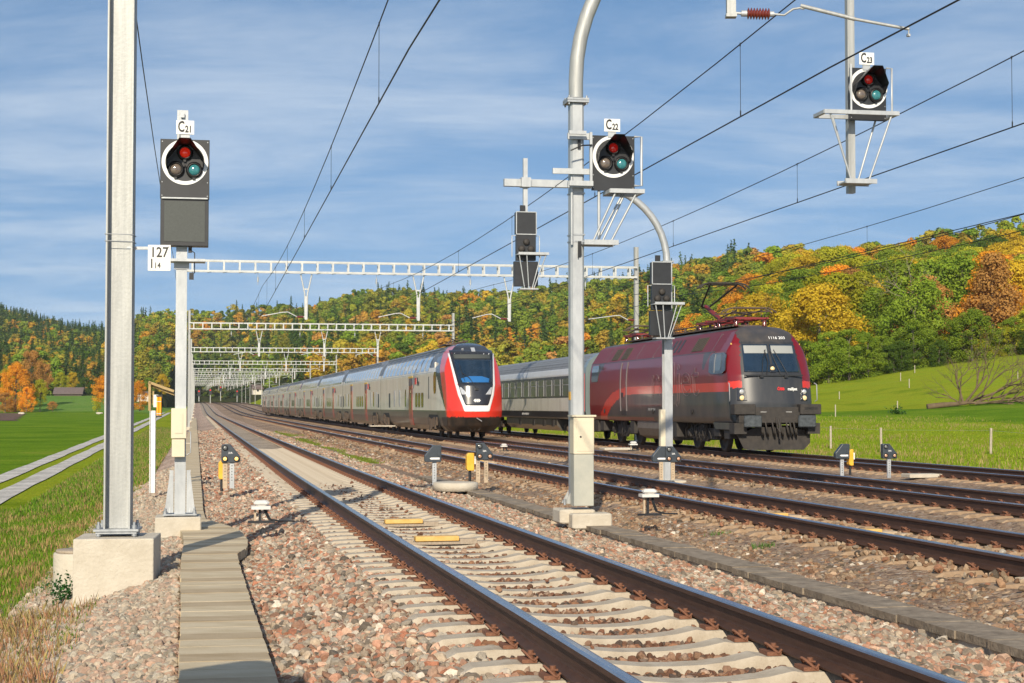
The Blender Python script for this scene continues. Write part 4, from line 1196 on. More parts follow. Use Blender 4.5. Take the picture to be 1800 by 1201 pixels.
# ---- overhead lines
def msg_h(s, h0=7.15, sag=.62):
    u = ((s - 19.0) / 57.3) % 1.0
    return h0 - sag * 4 * u * (1 - u)
LABW = ['overhead line above the nearest track, steepest pair of wires', 'overhead line above the second track, held by the ribbed insulator arm',
        'overhead line above the third track, over the double deck train', 'overhead line above the farthest track, touched by the locomotive pantograph']
for ti, d in enumerate(TR):
    t = thing('overhead_line', LABW[ti], 'overhead wire', W(d, 10, 0), 0, 'overhead lines')
    base = t.location.copy()
    hc = 5.86 if ti else 5.80
    S = [s for s in np.arange(-4, 780, 4.77)]
    def zz(s, d=d): return -0.0
    def zg(s, sgn=.25):
        u = ((s - 19.0) / 57.3); k = math.floor(u); f = u - k
        a = sgn if k % 2 else -sgn
        return a + (-2 * a) * f
    def prof(s, h):
        # wire height is level between supports
        u = (s - 19.0) / 57.3; k = math.floor(u); f = u - k
        sa, sb = 19.0 + 57.3 * k, 19.0 + 57.3 * (k + 1)
        ya, yb = WD(d, sa)[1], WD(d, sb)[1]
        z = float(Rz(ya)) * (1 - f) + float(Rz(yb)) * f
        x, y = WD(d + zg(s), s)
        return Vector((x, y, z + TZ[ti] + h)) - base
    b = MB(); b.tube([prof(s, hc) for s in S], .0115, 5); b.make('contact_wire', M['wire'], t)
    b = MB(); b.tube([prof(s, msg_h(s)) for s in S], .010, 5); b.make('messenger_wire', M['wire'], t)
    s = 4.4
    while s < 420:
        u = ((s - 19.0) / 57.3) % 1.0
        if .04 < u < .96:
            b = MB(); p = prof(s, hc); q = prof(s, msg_h(s)); b.tube([p, q], .0042, 4); b.tube([p, p + Vector((0, 0, .09))], .011, 6); b.tube([q - Vector((0, 0, .03)), q + Vector((0, 0, .025))], .011, 5)
            b.make('dropper', M['wire'], t)
        s += 9.55
def feeder(lab, pts, r=.009):
    t = MB(); t.tube(pts, r, 5); o = t.make('feeder_cable', M['wire']); tag(o, lab, 'cable'); return o
S = np.arange(-4, 770, 9.)
feeder('single black feeder wire running along the left above the footway', [W(-1.05, s, 8.35 - .5 * 4 * (((s - 19) / 57.3) % 1) * (1 - (((s - 19) / 57.3) % 1))) for s in S], .011)
for (dd_, hh_, lab) in ((20.6, 6.9, 'upper of two bare feeder wires beyond the farthest track'), (21.6, 6.75, 'lower of two bare feeder wires beyond the farthest track')):
    feeder(lab, [W(dd_, s, hh_ - .7 * 4 * (((s - 19) / 57.3) % 1) * (1 - (((s - 19) / 57.3) % 1))) for s in S], .012)

# ---- dwarf signals
def dwarf_front(root, code, lit=False):
    P = [(-.155, 0), (.165, 0), (.185, .03), (.185, .12), (.0, .35), (-.155, .35), (-.17, .33), (-.17, .02)]
    b = MB(); b.extr(P, 1, -.07, .09); b.make('housing', M['dwarf'], root, bevel=.01)
    for (x, z, on) in ((-.10, .285, 0), (-.10, .075, 1), (.115, .075, 1)):
        T = Matrix.Translation((x, -.07, z)) @ Matrix.Rotation(PI / 2, 4, 'X')
        h = MB(); h.lathe([(.052, 0), (.052, .03), (.044, .032), (.042, .015)], n=20, M=T); hh = h.make('lamp_ring', M['black_hood'], root)
        l = MB(); l.lathe([(.042, .010), (.03, .020), (.001, .026)], n=16, M=T); l.make('lens', M['lens_amber'] if (on and lit) else M['lens_pink'] if on else M['lens_grey'], hh)
    text(code, .05, (-.0, -.073, .185), root, M['whiteink'], xs=.9, bold=.001)
def dwarf_side(root, dx=0):
    P = [(-.20 + dx, .02), (-.17 + dx, 0), (.13 + dx, 0), (.15 + dx, .02), (.15 + dx, .35), (-.02 + dx, .35), (-.20 + dx, .13)]
    b = MB(); b.extr(P, 1, -.08, .08); b.make('housing', M['dwarf'], root, bevel=.01)
    b = MB(); b.box((.10 + dx, -.085, .20), (.07, .02, .16)); b.make('side_flap', M['dwarf'], root, bevel=.004)
    b = MB(); b.extr([(-.10 + dx, .075), (-.07 + dx, .055), (.11 + dx, .055), (.11 + dx, .095), (-.07 + dx, .095)], 1, -.086, -.0805); b.make('arrow_mark', M['whiteink'], root)
def dpost(root, x, h, m='galv'):
    b = MB(); b.box((x, .0, -h / 2), (.085, .05, h)); b.make('post', M[m], root)
    b = MB()
    for k in range(6): b.box((x, -.027, -.06 - k * .055), (.016, .006, .016))
    b.make('bolt_holes', M['black'], root)
def dwarf(px, pyfoot, pybot, Y, lab, kind, code='', posts=((0, 'galv'),), ybox=None, lit=False):
    z = CZ + (703 - pybot) / FPX * Y
    h = (pyfoot - pybot) / FPX * Y + .12
    t = thing('dwarf_signal', lab, 'dwarf signal', (PX(px, Y), Y, z), AL * .8, 'low shunting signals')
    if kind == 'front': dwarf_front(t, code, lit)
    elif kind == 'side': dwarf_side(t)
    else:
        s1 = thing('side_head', None, None, (-.13, .08, 0)); s1.parent = t; dwarf_side(s1)
        s2 = thing('front_head', None, None, (.13, 0, 0)); s2.parent = t; dwarf_front(s2, code, lit)
    for (x, m_) in posts: dpost(t, x, h, m_)
    if ybox:
        bx, bz, w_, hh = ybox
        yb = thing('point_box', 'yellow box on a short black stem beside the ' + ('lit signal by the footway' if bx < -.1 and px < 600 else 'small signal marked 22A' if px < 1000 else 'small signal right of the locomotive'), 'yellow box', (t.location.x + bx, Y + .1, z + bz), AL, 'yellow boxes by the small signals')
        b = MB(); b.extr([(-w_ / 2, .0), (-w_ / 2 + .03, -.03), (w_ / 2, -.03), (w_ / 2, hh), (-w_ / 2 + .04, hh), (-w_ / 2, hh - .05)], 1, -.09, .09); b.make('housing', M['yellow'], yb, bevel=.012)
        b = MB(); b.cyl((0, 0, -.02), (0, 0, -.26), .03, 8); b.make('stem', M['black'], yb)
        b = MB(); b.box((w_ / 2 + .02, -.04, hh * .55), (.03, .06, .16)); b.make('latch', M['white'], yb)
dwarf(406, 847, 813, 31, 'small three light signal marked 21A with amber lights beside the footway', 'front', '21A', ((.03, 'galv'), (-.10, 'brownpost')), (-.18, -.29, .13, .33), True)
dwarf(763, 842, 812, 34, 'small signal seen from its side left of the yellow box and first track mast', 'side', '', ((.01, 'galv'),))
dwarf(851, 838, 808, 34, 'small signal marked 22A on two dusty posts', 'front', '22A', ((.04, 'brownpost'), (-.13, 'brownpost')), (-.30, -.20, .16, .34))
dwarf(1172, 834, 812, 36.5, 'double small signal marked 23A in front of the farther curved mast', 'double', '23A', ((-.14, 'brownpost'), (.13, 'brownpost')))
dwarf(1480, 831, 806, 39, 'small signal seen from its side with yellow box, right of the locomotive', 'side', '', ((-.02, 'galv'),), (.20, -.14, .11, .36))
dwarf(1561, 831, 806, 38.6, 'rightmost small signal, marked 24A', 'front', '24A', ((.0, 'galv'),))

# ---- white capped detector boxes
for (px, pf, pt, Y, sc, lab) in ((461, 918, 879, 20.6, 1.0, 'pale plastic box on short legs beside the footway'), (1141, 905, 859, 22.6, 1.0, 'pale plastic box on short legs beside the trough near the square mast'),
                           (886, 793, 780, 60, 1.0, 'tiny pale box on legs between the second and third track'), (1113, 792, 776, 50, 1.0, 'tiny pale box on legs near the third track, left of farther mast')):
    zf = CZ + (703 - pf) / FPX * Y; h = (pf - pt) / FPX * Y; wd = .24
    t = thing('detector_box', lab, 'detector box', (PX(px, Y), Y, zf), AL, 'pale boxes on short legs')
    b = MB(); b.box((0, 0, h - .035), (wd * .82, .17, .07), 0, None, .03); b.make('lid', M['grey_plastic'], t)
    b = MB(); b.box((-.01, 0, h - .09), (wd, .2, .04)); b.make('tray', M['grey_plastic'], t)
    b = MB(); b.box((-.08, 0, (h - .1) / 2), (.025, .04, h - .1)); b.make('leg', M['brownpost'], t)
    b = MB(); b.box((-.02, .02, (h - .1) / 2), (.03, .04, h - .1)); b.make('leg', M['black'], t)
    b = MB()
    for q in (0, .02): b.tube([(.03 + q, 0, h - .1), (.04 + q, 0, h * .5), (.09 + q, 0, h * .15), (.2 + q, .0, .02), (.42, .05 + q, .01)], .011, 6)
    b.box((-.0, 0, .01), (.34, .05, .03)); b.make('cable', M['black'], t)

# ---- flat pale slab covers and manhole by the tracks
def slabcover(px, py, Y, sx, sy, sz, lab, rnd=False):
    t = MB()
    if rnd: t.lathe([(sx / 2, 0), (sx / 2, sz), (sx / 2 - .04, sz + .01)], n=28)
    else: t.box((0, 0, sz / 2), (sx, sy, sz), 0, None, .01)
    o = t.make('concrete_cover', M['concrete'], loc=(PX(px, Y), Y, CZ + (703 - py) / FPX * Y - sz), rz=AL); tag(o, lab, 'cover'); return o
slabcover(801, 848, 33.3, .92, .9, .16, 'round concrete manhole beside the side facing small signal', True)
slabcover(1380, 859.5, 28, .01 + .02, .02, .01, 'tiny stone') if False else None
slabcover(1622, 832.5, 39.5, .95, .5, .09, 'low concrete cover right of the rightmost small signal')
slabcover(1083, 787, 55, 1.0, .7, .07, 'flat pale concrete cover beside the tiny box near third track')
slabcover(672, 748, 95, 1.5, .8, .06, 'pale flat slab lying between first and second track far off')

# ---- timber frame with amber lamp left of C21
Yw = 34.0
zw = float(Rz(Yw))
wf = thing('lamp_stand', 'two white steel posts with a small wooden roof and an amber reflector lamp', 'lamp stand', (PX(277, Yw), Yw, zw), AL * .5)
def zw_(py, Y=Yw): return CZ + (703 - py) / FPX * Y - zw
def xw_(px): return (px - 277) / FPX * Yw
b = MB(); hbeam(b, xw_(269.5), 0, zw_(866), zw_(722), .115, .12, .01, .01); b.make('post', M['white'], wf)
b = MB(); hbeam(b, xw_(286.5), 3.5, -.42, zw_(718) + .05, .13, .13, .01, .01); b.make('post', M['white'], wf)
b = MB(); b.box((xw_(264), 0, (zw_(722) + zw_(672)) / 2), (.05, .12, zw_(672) - zw_(722))); b.beam((xw_(262), 0, zw_(672)), (xw_(306), 0, zw_(688)), .12, .05); b.beam((xw_(266), .1, zw_(678)), (xw_(306), .1, zw_(694)), .1, .04); b.box((xw_(270), .02, zw_(700)), (.03, .05, .3)); b.make('timber_frame', M['timber'], wf)
b = MB(); b.box((xw_(275), -.02, zw_(705)), (.10, .04, .26)); b.make('back_board', M['white'], wf)
lp = thing('lamp', None, None, (xw_(281), -.10, 0)); lp.parent = wf
b = MB(); b.box((0, 0, zw_(696)), (.11, .10, .03)); b.box((0, 0, zw_(732)), (.11, .10, .03)); b.box((.0, .05, zw_(714)), (.11, .02, .36)); b.make('housing', M['black'], lp)
M['amberglass'] = mat('amber plastic lens', (.85, .30, .01), .2, emit=(1, .42, .02), estr=.35, coat=.5)
for q in (-.027, .027):
    b = MB(); b.cyl((q, -.01, zw_(730)), (q, -.01, zw_(698)), .024, 12); b.make('lens', M['amberglass'], lp)
b = MB(); b.box((0, -.036, zw_(706)), (.10, .005, .014)); b.box((0, -.036, zw_(727)), (.10, .005, .014)); b.make('clamp', M['galv'], lp)
b = MB(); b.box((xw_(292), 3.5, -.5), (.55, .9, .3)); o = b.make('foundation', M['concrete'], wf)

# ---- fence along the meadow
M['fpost'] = mat('weathered fence post', (.36, .31, .24), .85, 0, (.5, .44, .36), 12, .8)
fence = thing('meadow_fence', 'thin wire fence with pale wooden posts between the tracks and meadow', 'fence', (PX(1548, 73), 73, gz(PX(1548, 73), 73)))
fb = fence.location.copy(); tops = []
d_, s_ = DS(PX(1548, 73), 73)
for k in range(-2, 24):
    s = s_ + k * 5.9
    d = d_ + (.35 * (-k) if k < 0 else 0)
    x, y = d * CA - s * SA, d * SA + s * CA
    if k == -1: x, y = PX(1740, 68), 68.
    z = gz(x, y)
    b = MB(); b.cyl((x - fb.x, y - fb.y, z - .1 - fb.z), (x - fb.x + random.uniform(-.03, .03), y - fb.y, z + 1.1 - fb.z), .055, 8); b.make('post', M['fpost'], fence)
    tops.append(Vector((x, y, z)) - fb)
for h in (1.0,):
    b = MB(); b.tube([p + Vector((0, 0, h)) for p in tops], .0035, 4); b.make('fence_wire', M['galv'], fence)
f2 = thing('meadow_fence', 'short pale posts of the fence crossing the middle of the right meadow', 'fence', (PX(1500, 140), 140, gz(PX(1500, 140), 140)))
fb = f2.location.copy()
for (px, Y) in ((1468, 132), (1577, 142), (1475, 175), (1598, 180), (1583, 196), (1608, 205), (1789, 172), (1400, 150)):
    x = PX(px, Y); z = gz(x, Y); b = MB(); b.cyl((x - fb.x, Y - fb.y, z - fb.z - .1), (x - fb.x, Y - fb.y, z + 1.0 - fb.z), .05, 6); b.make('post', M['fpost'], f2)

# ---- unseen cabinet added outside the left edge to cast the footway shadow
rc = thing('shadow_cabinet', 'tall cream cabinet added out of view left of the footway to cast a shadow', 'cabinet', (-2.06, 5.2, float(Rz(5.2)) - .45), AL)
b = MB(); b.box((0, 0, 1.2), (.62, .40, 2.4)); b.make('body', M['cream'], rc, bevel=.01)
b = MB(); b.box((0, -.21, 1.25), (.54, .02, 2.1)); b.make('door', M['cream'], rc, bevel=.004)
b = MB(); b.extr([(-.36, 2.4), (.36, 2.4), (.05, 2.56), (-.05, 2.56)], 1, -.24, .24); b.make('roof', M['galv'], rc)
b = MB(); b.box((0, 0, -.05), (.7, .5, .25)); b.make('foundation', M['concrete'], rc)
# ------------------------------------------------------------------ rail vehicles
def paint_mat(name, c, c2=None, rough=.32, coat=.35, sc=1.5, grime=(.10, .085, .07), gr=.25):
    """painted sheet metal with streaks of dust of their own shape"""
    m, nt, b = new_mat(name)
    b.inputs['Roughness'].default_value = rough; b.inputs['Coat Weight'].default_value = coat; b.inputs['Coat Roughness'].default_value = .12
    tc = nt.nodes.new('ShaderNodeTexCoord'); mp = nt.nodes.new('ShaderNodeMapping'); mp.inputs['Scale'].default_value = (1.5, 1.2, .35)
    nt.links.new(tc.outputs['Object'], mp.inputs[0])
    n = nt.nodes.new('ShaderNodeTexNoise'); n.inputs['Scale'].default_value = sc; n.inputs['Detail'].default_value = 7; n.inputs['Roughness'].default_value = .65
    nt.links.new(mp.outputs[0], n.inputs['Vector'])
    r = nt.nodes.new('ShaderNodeMapRange'); r.inputs[1].default_value = .42; r.inputs[2].default_value = .72; r.inputs[3].default_value = 0; r.inputs[4].default_value = gr
    nt.links.new(n.outputs['Fac'], r.inputs[0])
    mx = nt.nodes.new('ShaderNodeMix'); mx.data_type = 'RGBA'; mx.inputs[6].default_value = (*c, 1); mx.inputs[7].default_value = (*grime, 1)
    nt.links.new(r.outputs[0], mx.inputs[0]); nt.links.new(mx.outputs[2], b.inputs['Base Color'])
    return m
M['t_grey'] = paint_mat('train pale grey paint', (.76, .72, .65), gr=.35, grime=(.30, .25, .19))
M['t_roof'] = paint_mat('train dark grey roof', (.085, .09, .105), rough=.4, coat=.15, gr=.4)
M['t_skirt'] = paint_mat('train dark skirt paint', (.060, .062, .060), gr=.6, grime=(.14, .11, .08))
M['t_red'] = paint_mat('train bright red paint', (.68, .035, .018), coat=.6, gr=.1)
M['t_white'] = paint_mat('train white paint', (.74, .74, .74), coat=.5, gr=.1, grime=(.4, .38, .34))
M['t_black'] = paint_mat('train black front paint', (.016, .018, .024), coat=.6, rough=.25, gr=.12)
M['t_chin'] = paint_mat('train black chin with brake dust', (.022, .020, .019), coat=.1, rough=.5, gr=.85, grime=(.085, .055, .038))
M['glass'] = mat('dark blue windscreen glass', (.008, .020, .038), .06, 0, (.014, .030, .055), 2, .6, spec=.6, coat=.5)
M['winglass'] = mat('bluish side window glass', (.10, .15, .21), .07, .35, (.16, .22, .30), 1.0, .6, spec=.9, coat=1.0)
M['winlow'] = mat('greenish side window glass', (.045, .055, .035), .10, .2, (.08, .09, .06), 1.5, .6, coat=.8)
M['frame_grey'] = mat('window frame grey', (.30, .31, .32), .5)
M['sunblind'] = mat('pale cab blind', (.30, .31, .30), .5, coat=.2)
M['cab_blue'] = mat('blue cab desk seen through the glass', (.02, .13, .36), .3, coat=.8)
M['headlamp'] = mat('headlamp glass', (.42, .44, .46), .12, .3, (.70, .70, .70), 14, .7, coat=.8)
M['headamber'] = mat('warm headlamp glass', (.75, .58, .30), .2, 0, emit=(1, .75, .4), estr=.15, coat=.8)
M['logo_red'] = mat('red lettering block', (.60, .02, .02), .4)
M['yellowstripe'] = mat('yellow door stripe', (.62, .40, .05), .5)
M['doorblue'] = mat('dark blue door top', (.06, .06, .16), .3, coat=.5)
M['doorred'] = paint_mat('dusty red door', (.32, .045, .035), gr=.3, grime=(.2, .12, .1))
M['bellows'] = mat('black rubber bellows', (.012, .012, .012), .7)
M['pantored'] = mat('dark red pantograph steel', (.20, .018, .022), .5, 0, (.18, .02, .02), 8, .7)
M['belly'] = mat('dusty silver belly', (.20, .175, .15), .5, .3, (.12, .095, .075), 2, .8)
M['l_buffer'] = mat('greasy buffer plate', (.13, .145, .155), .45, .5, (.05, .055, .06), 9, .7)
M['outline_grey'] = mat('thin grey lettering outline', (.22, .15, .15), .5)
M['doorrail'] = mat('dull door rail', (.16, .14, .14), .5)
M['roofgear'] = mat('brown roof equipment', (.07, .045, .035), .7, .2, (.14, .10, .08), 8, .8)

def outline(pts, step=.07, keys=()):
    """right half outline from bottom centre to top centre -> closed loop of (x, z)"""
    half = []
    for (a, b) in zip(pts[:-1], pts[1:]):
        L = math.hypot(b[0] - a[0], b[1] - a[1]); n = max(1, int(math.ceil(L / step)))
        ts = [i / n for i in range(n)]
        dz = b[1] - a[1]
        if abs(dz) > 1e-4:
            for k in keys:
                t = (k - a[1]) / dz
                if 0.001 < t < .999: ts.append(t)
        for t in sorted(set(round(t, 5) for t in ts)): half.append((a[0] + (b[0] - a[0]) * t, a[1] + dz * t))
    half.append(pts[-1])
    left = [(-x, z) for (x, z) in half[1:-1]][::-1]
    return half + left
def side_x(pts, z):
    """half width of the body at height z (upper part of the outline)"""
    best = 0
    for (a, b) in zip(pts[:-1], pts[1:]):
        lo, hi = sorted((a[1], b[1]))
        if lo - 1e-6 <= z <= hi + 1e-6 and hi > lo:
            t = (z - a[1]) / (b[1] - a[1]); best = max(best, a[0] + (b[0] - a[0]) * t)
    return best
def hull(name, pts, keys, L, frim, ysamp, psd, pcap, mats, parent, taper=lambda y: 1.0, zc=2.0, ring=26, step=.07, y0=0.0):
    ol = outline(pts, step, keys); n = len(ol)
    mb = MB()
    rows = []
    for t in ysamp:
        row = []
        for (x, z) in ol:
            yr = frim(x * taper(0), z); y = yr + (L - yr) * t
            row.append((x * taper(y - yr), y0 + y, z))
        rows.append(row)
    vs = [p for r in rows for p in r]
    fs = []; ms = []
    for i in range(len(rows) - 1):
        for j in range(n):
            f = (i * n + j, i * n + (j + 1) % n, (i + 1) * n + (j + 1) % n, (i + 1) * n + j)
            c = [sum(vs[k][q] for k in f) / 4 for q in range(3)]
            fs.append(f); ms.append(psd(*c))
    b = len(mb.v)
    mb.v += vs
    for f, m_ in zip(fs, ms): mb.f.append([b + k for k in f]); mb.m.append(m_); mb.s.append(True)
    # front cap
    base = rows[0]; cb = len(mb.v); k0 = taper(0)
    for r in range(1, ring):
        q = 1 - r / ring
        for (x, z) in ol:
            X = x * k0 * q; Z = zc + (z - zc) * q
            mb.v.append((X, y0 + frim(X, Z), Z))
    mb.v.append((0, y0 + frim(0, zc), zc)); ci = len(mb.v) - 1
    def idx(r, j): return b + j if r == 0 else cb + (r - 1) * n + j
    for r in range(ring - 1):
        for j in range(n):
            f = [idx(r, j), idx(r, (j + 1) % n), idx(r + 1, (j + 1) % n), idx(r + 1, j)]
            c = [sum(mb.v[k][q] for k in f) / 4 for q in range(3)]
            mb.f.append(f); mb.m.append(pcap(c[0], c[2])); mb.s.append(True)
    for j in range(n):
        f = [idx(ring - 1, j), idx(ring - 1, (j + 1) % n), ci]
        c = [sum(mb.v[k][q] for k in f) / 3 for q in range(3)]
        mb.f.append(f); mb.m.append(pcap(c[0], c[2])); mb.s.append(True)
    # rear cap
    mb.add(rows[-1], [tuple(range(n))], psd(0, L, 2.0))
    return mb.make(name, mats, parent)
def wpatch(mb, pts, y0, y1, z0, z1, off=.012, mi=0, side=-1, rnd=.06, nz=5, taper=lambda y: 1.0):
    """rounded window patch lying on the body side"""
    vs = []; rows = []
    for i in range(nz + 1):
        z = z0 + (z1 - z0) * i / nz
        ins = rnd * .8 if i in (0, nz) else 0
        x = (side_x(pts, z) + off) * taper(y0)
        rows.append([(side * x, y0 + ins, z), (side * x, y1 - ins, z)])
    for r in rows: vs += r
    fs = [(2 * i, 2 * i + 1, 2 * i + 3, 2 * i + 2) for i in range(nz)]
    # rim back to the body
    k = len(vs)
    vs2 = [(x + (-side) * (off + .02), y, z) for (x, y, z) in vs]
    rim = [(2 * i, 2 * i + 2, k + 2 * i + 2, k + 2 * i) for i in range(nz)] + [(2 * i + 1, 2 * i + 3, k + 2 * i + 3, k + 2 * i + 1) for i in range(nz)] + [(0, 1, k + 1, k), (2 * nz, 2 * nz + 1, k + 2 * nz + 1, k + 2 * nz)]
    mb.add(vs + vs2, fs + rim, mi)

def bogie(parent, y, base=2.5, r=.46, m='bogie', gear=True, seed=0):
    rs = random.Random(seed)
    t = thing('bogie', None, None, (0, y, 0)); t.parent = parent
    b = MB()
    for sx in (-1, 1):
        b.extr([(-base / 2 - .45, .55), (-base / 2 - .2, .78), (base / 2 + .2, .78), (base / 2 + .45, .55), (base / 2 + .2, .42), (.45, .42), (.3, .32), (-.3, .32), (-.45, .42), (-base / 2 - .2, .42)], 0, sx * 1.02 - .05, sx * 1.02 + .05)
        b.box((sx * .98, 0, .72), (.26, .5, .35)); b.cyl((sx * 1.05, .25, .5), (sx * 1.05, .25, 1.0), .10, 10); b.cyl((sx * 1.05, -.25, .5), (sx * 1.05, -.25, 1.0), .10, 10)
    b.box((0, 0, .6), (1.9, .5, .25)); b.make('frame', M[m], t)
    for q in (-1, 1):
        w_ = MB()
        for sx in (-1, 1):
            T = Matrix.Translation((sx * .75, q * base / 2, r)) @ Matrix.Rotation(PI / 2, 4, 'Y')
            w_.lathe([(r + .028, -.03 * 1), (r + .028, -.005), (r, .005), (r - .01, .10), (r * .82, .105), (r * .8, .07), (r * .3, .08), (.12, .14), (.001, .14)] if sx > 0 else [(.001, -.14), (.12, -.14), (r * .3, -.08), (r * .8, -.07), (r * .82, -.105), (r - .01, -.10), (r, -.005), (r + .028, .005), (r + .028, .03)], n=28, M=T)
        w_.cyl((-.75, q * base / 2, r), (.75, q * base / 2, r), .09, 10); w_.make('wheelset', M['dirtblack'], t)
        a = MB()
        for sx in (-1, 1): a.box((sx * 1.06, q * base / 2, r + .02), (.2, .3, .3), 0, None, .04); a.cyl((sx * 1.14, q * base / 2, r + .02), (sx * 1.19, q * base / 2, r + .02), .11, 12); a.tube([(sx * 1.08, q * (base / 2 - .35), .5), (sx * 1.1, q * (base / 2 - .1), .95)], .04, 6)
        a.make('axle_box', M[m], t)
    if gear:
        g_ = MB()
        for k in range(9):
            y0 = rs.uniform(-base / 2 - .5, base / 2 + .5); z0 = rs.uniform(.75, 1.0)
            g_.tube([(-1.13, y0, z0), (-1.2, y0 + rs.uniform(-.1, .2), z0 - .2), (-1.16, y0 + rs.uniform(-.3, .3), z0 - .5), (-1.1, y0 + rs.uniform(-.2, .2), z0 - .35)], .018, 5)
        g_.make('hoses', M['dirtblack'], t)
    return t

def put(t, d, s, ti):
    """stand a vehicle on its track with its front at s"""
    t.location = W(d, s, TZ[ti]); t.rotation_euler = (0, 0, AL)
    x0, y0 = WD(d, s); x1, y1 = WD(d, s + 25)
    t.rotation_euler = (math.atan2(float(Rz(y1) - Rz(y0)), 25), 0, AL)

# ================================================================== double deck train
DP = [(0, .32), (1.12, .32), (1.33, .55), (1.40, .95), (1.42, 1.3), (1.42, 3.15), (1.38, 3.4), (1.25, 3.78), (1.05, 4.12), (.78, 4.38), (.42, 4.53), (0, 4.57)]
DPC = [(0, .32), (1.02, .32), (1.33, .60), (1.40, .95), (1.42, 1.3), (1.42, 3.15), (1.38, 3.4), (1.25, 3.78), (1.05, 4.12), (.78, 4.38), (.42, 4.53), (0, 4.57)]
DMATS = ['t_grey', 't_roof', 't_skirt', 't_red', 't_white', 't_black', 't_chin', 't_redroof']
M['t_redroof'] = paint_mat('train dull red band', (.30, .05, .05), gr=.3)
def dd_side(x, y, z, band=1):
    if z < 1.32: return 2
    if z > 3.42: return band if z < 4.0 and band == 7 else 1
    return 0
def f_dd(x, z):
    f = np.interp(z, [.3, .6, 1.0, 1.3, 2.0, 2.5, 4.05, 4.4, 4.6], [1.0, .42, .06, .0, .12, .25, 1.35, 2.0, 2.9])
    return float(f + .75 * (abs(x) / 1.3) ** 2.6)
def p_cap(x, z):
    ax = abs(x)
    if z < 1.02: return 6
    hw = float(np.interp(z, [1.54, 1.56, 2.04, 2.53, 4.0, 4.6], [-.1, .46, .70, .82, 1.04, .98]))
    ww = float(np.interp(z, [1.26, 1.27, 1.56, 2.04, 4.0, 4.05], [-.1, .60, .66, .83, 1.10, 0]))
    if z > 4.03: return 5 if ax < 1.02 else 3
    return 3
def p_side(x, y, z):
    # red from the nose back to a swept line, then the dark side window sweep
    yr = float(np.interp(z, [1.0, 1.35, 2.0, 3.0, 3.7, 4.1, 4.6], [.9, 1.15, 1.75, 2.55, 3.15, 3.6, 4.2]))
    wb = float(np.interp(z, [1.3, 1.4, 2.0, 3.0, 3.5, 3.9, 4.0], [0, .08, .50, 1.05, 1.25, 1.15, 0]))
    if z < 1.02: return 2 if y > 2.2 else 6
    if z > 3.95 and y < 3.6 + (z - 3.95): return 3 if z < 4.42 else 5
    if y < yr and z < 4.42: return 3
    if y < yr + wb: return 5
    if z < 1.32: return 2
    if z > 3.42: return 1
    return 0
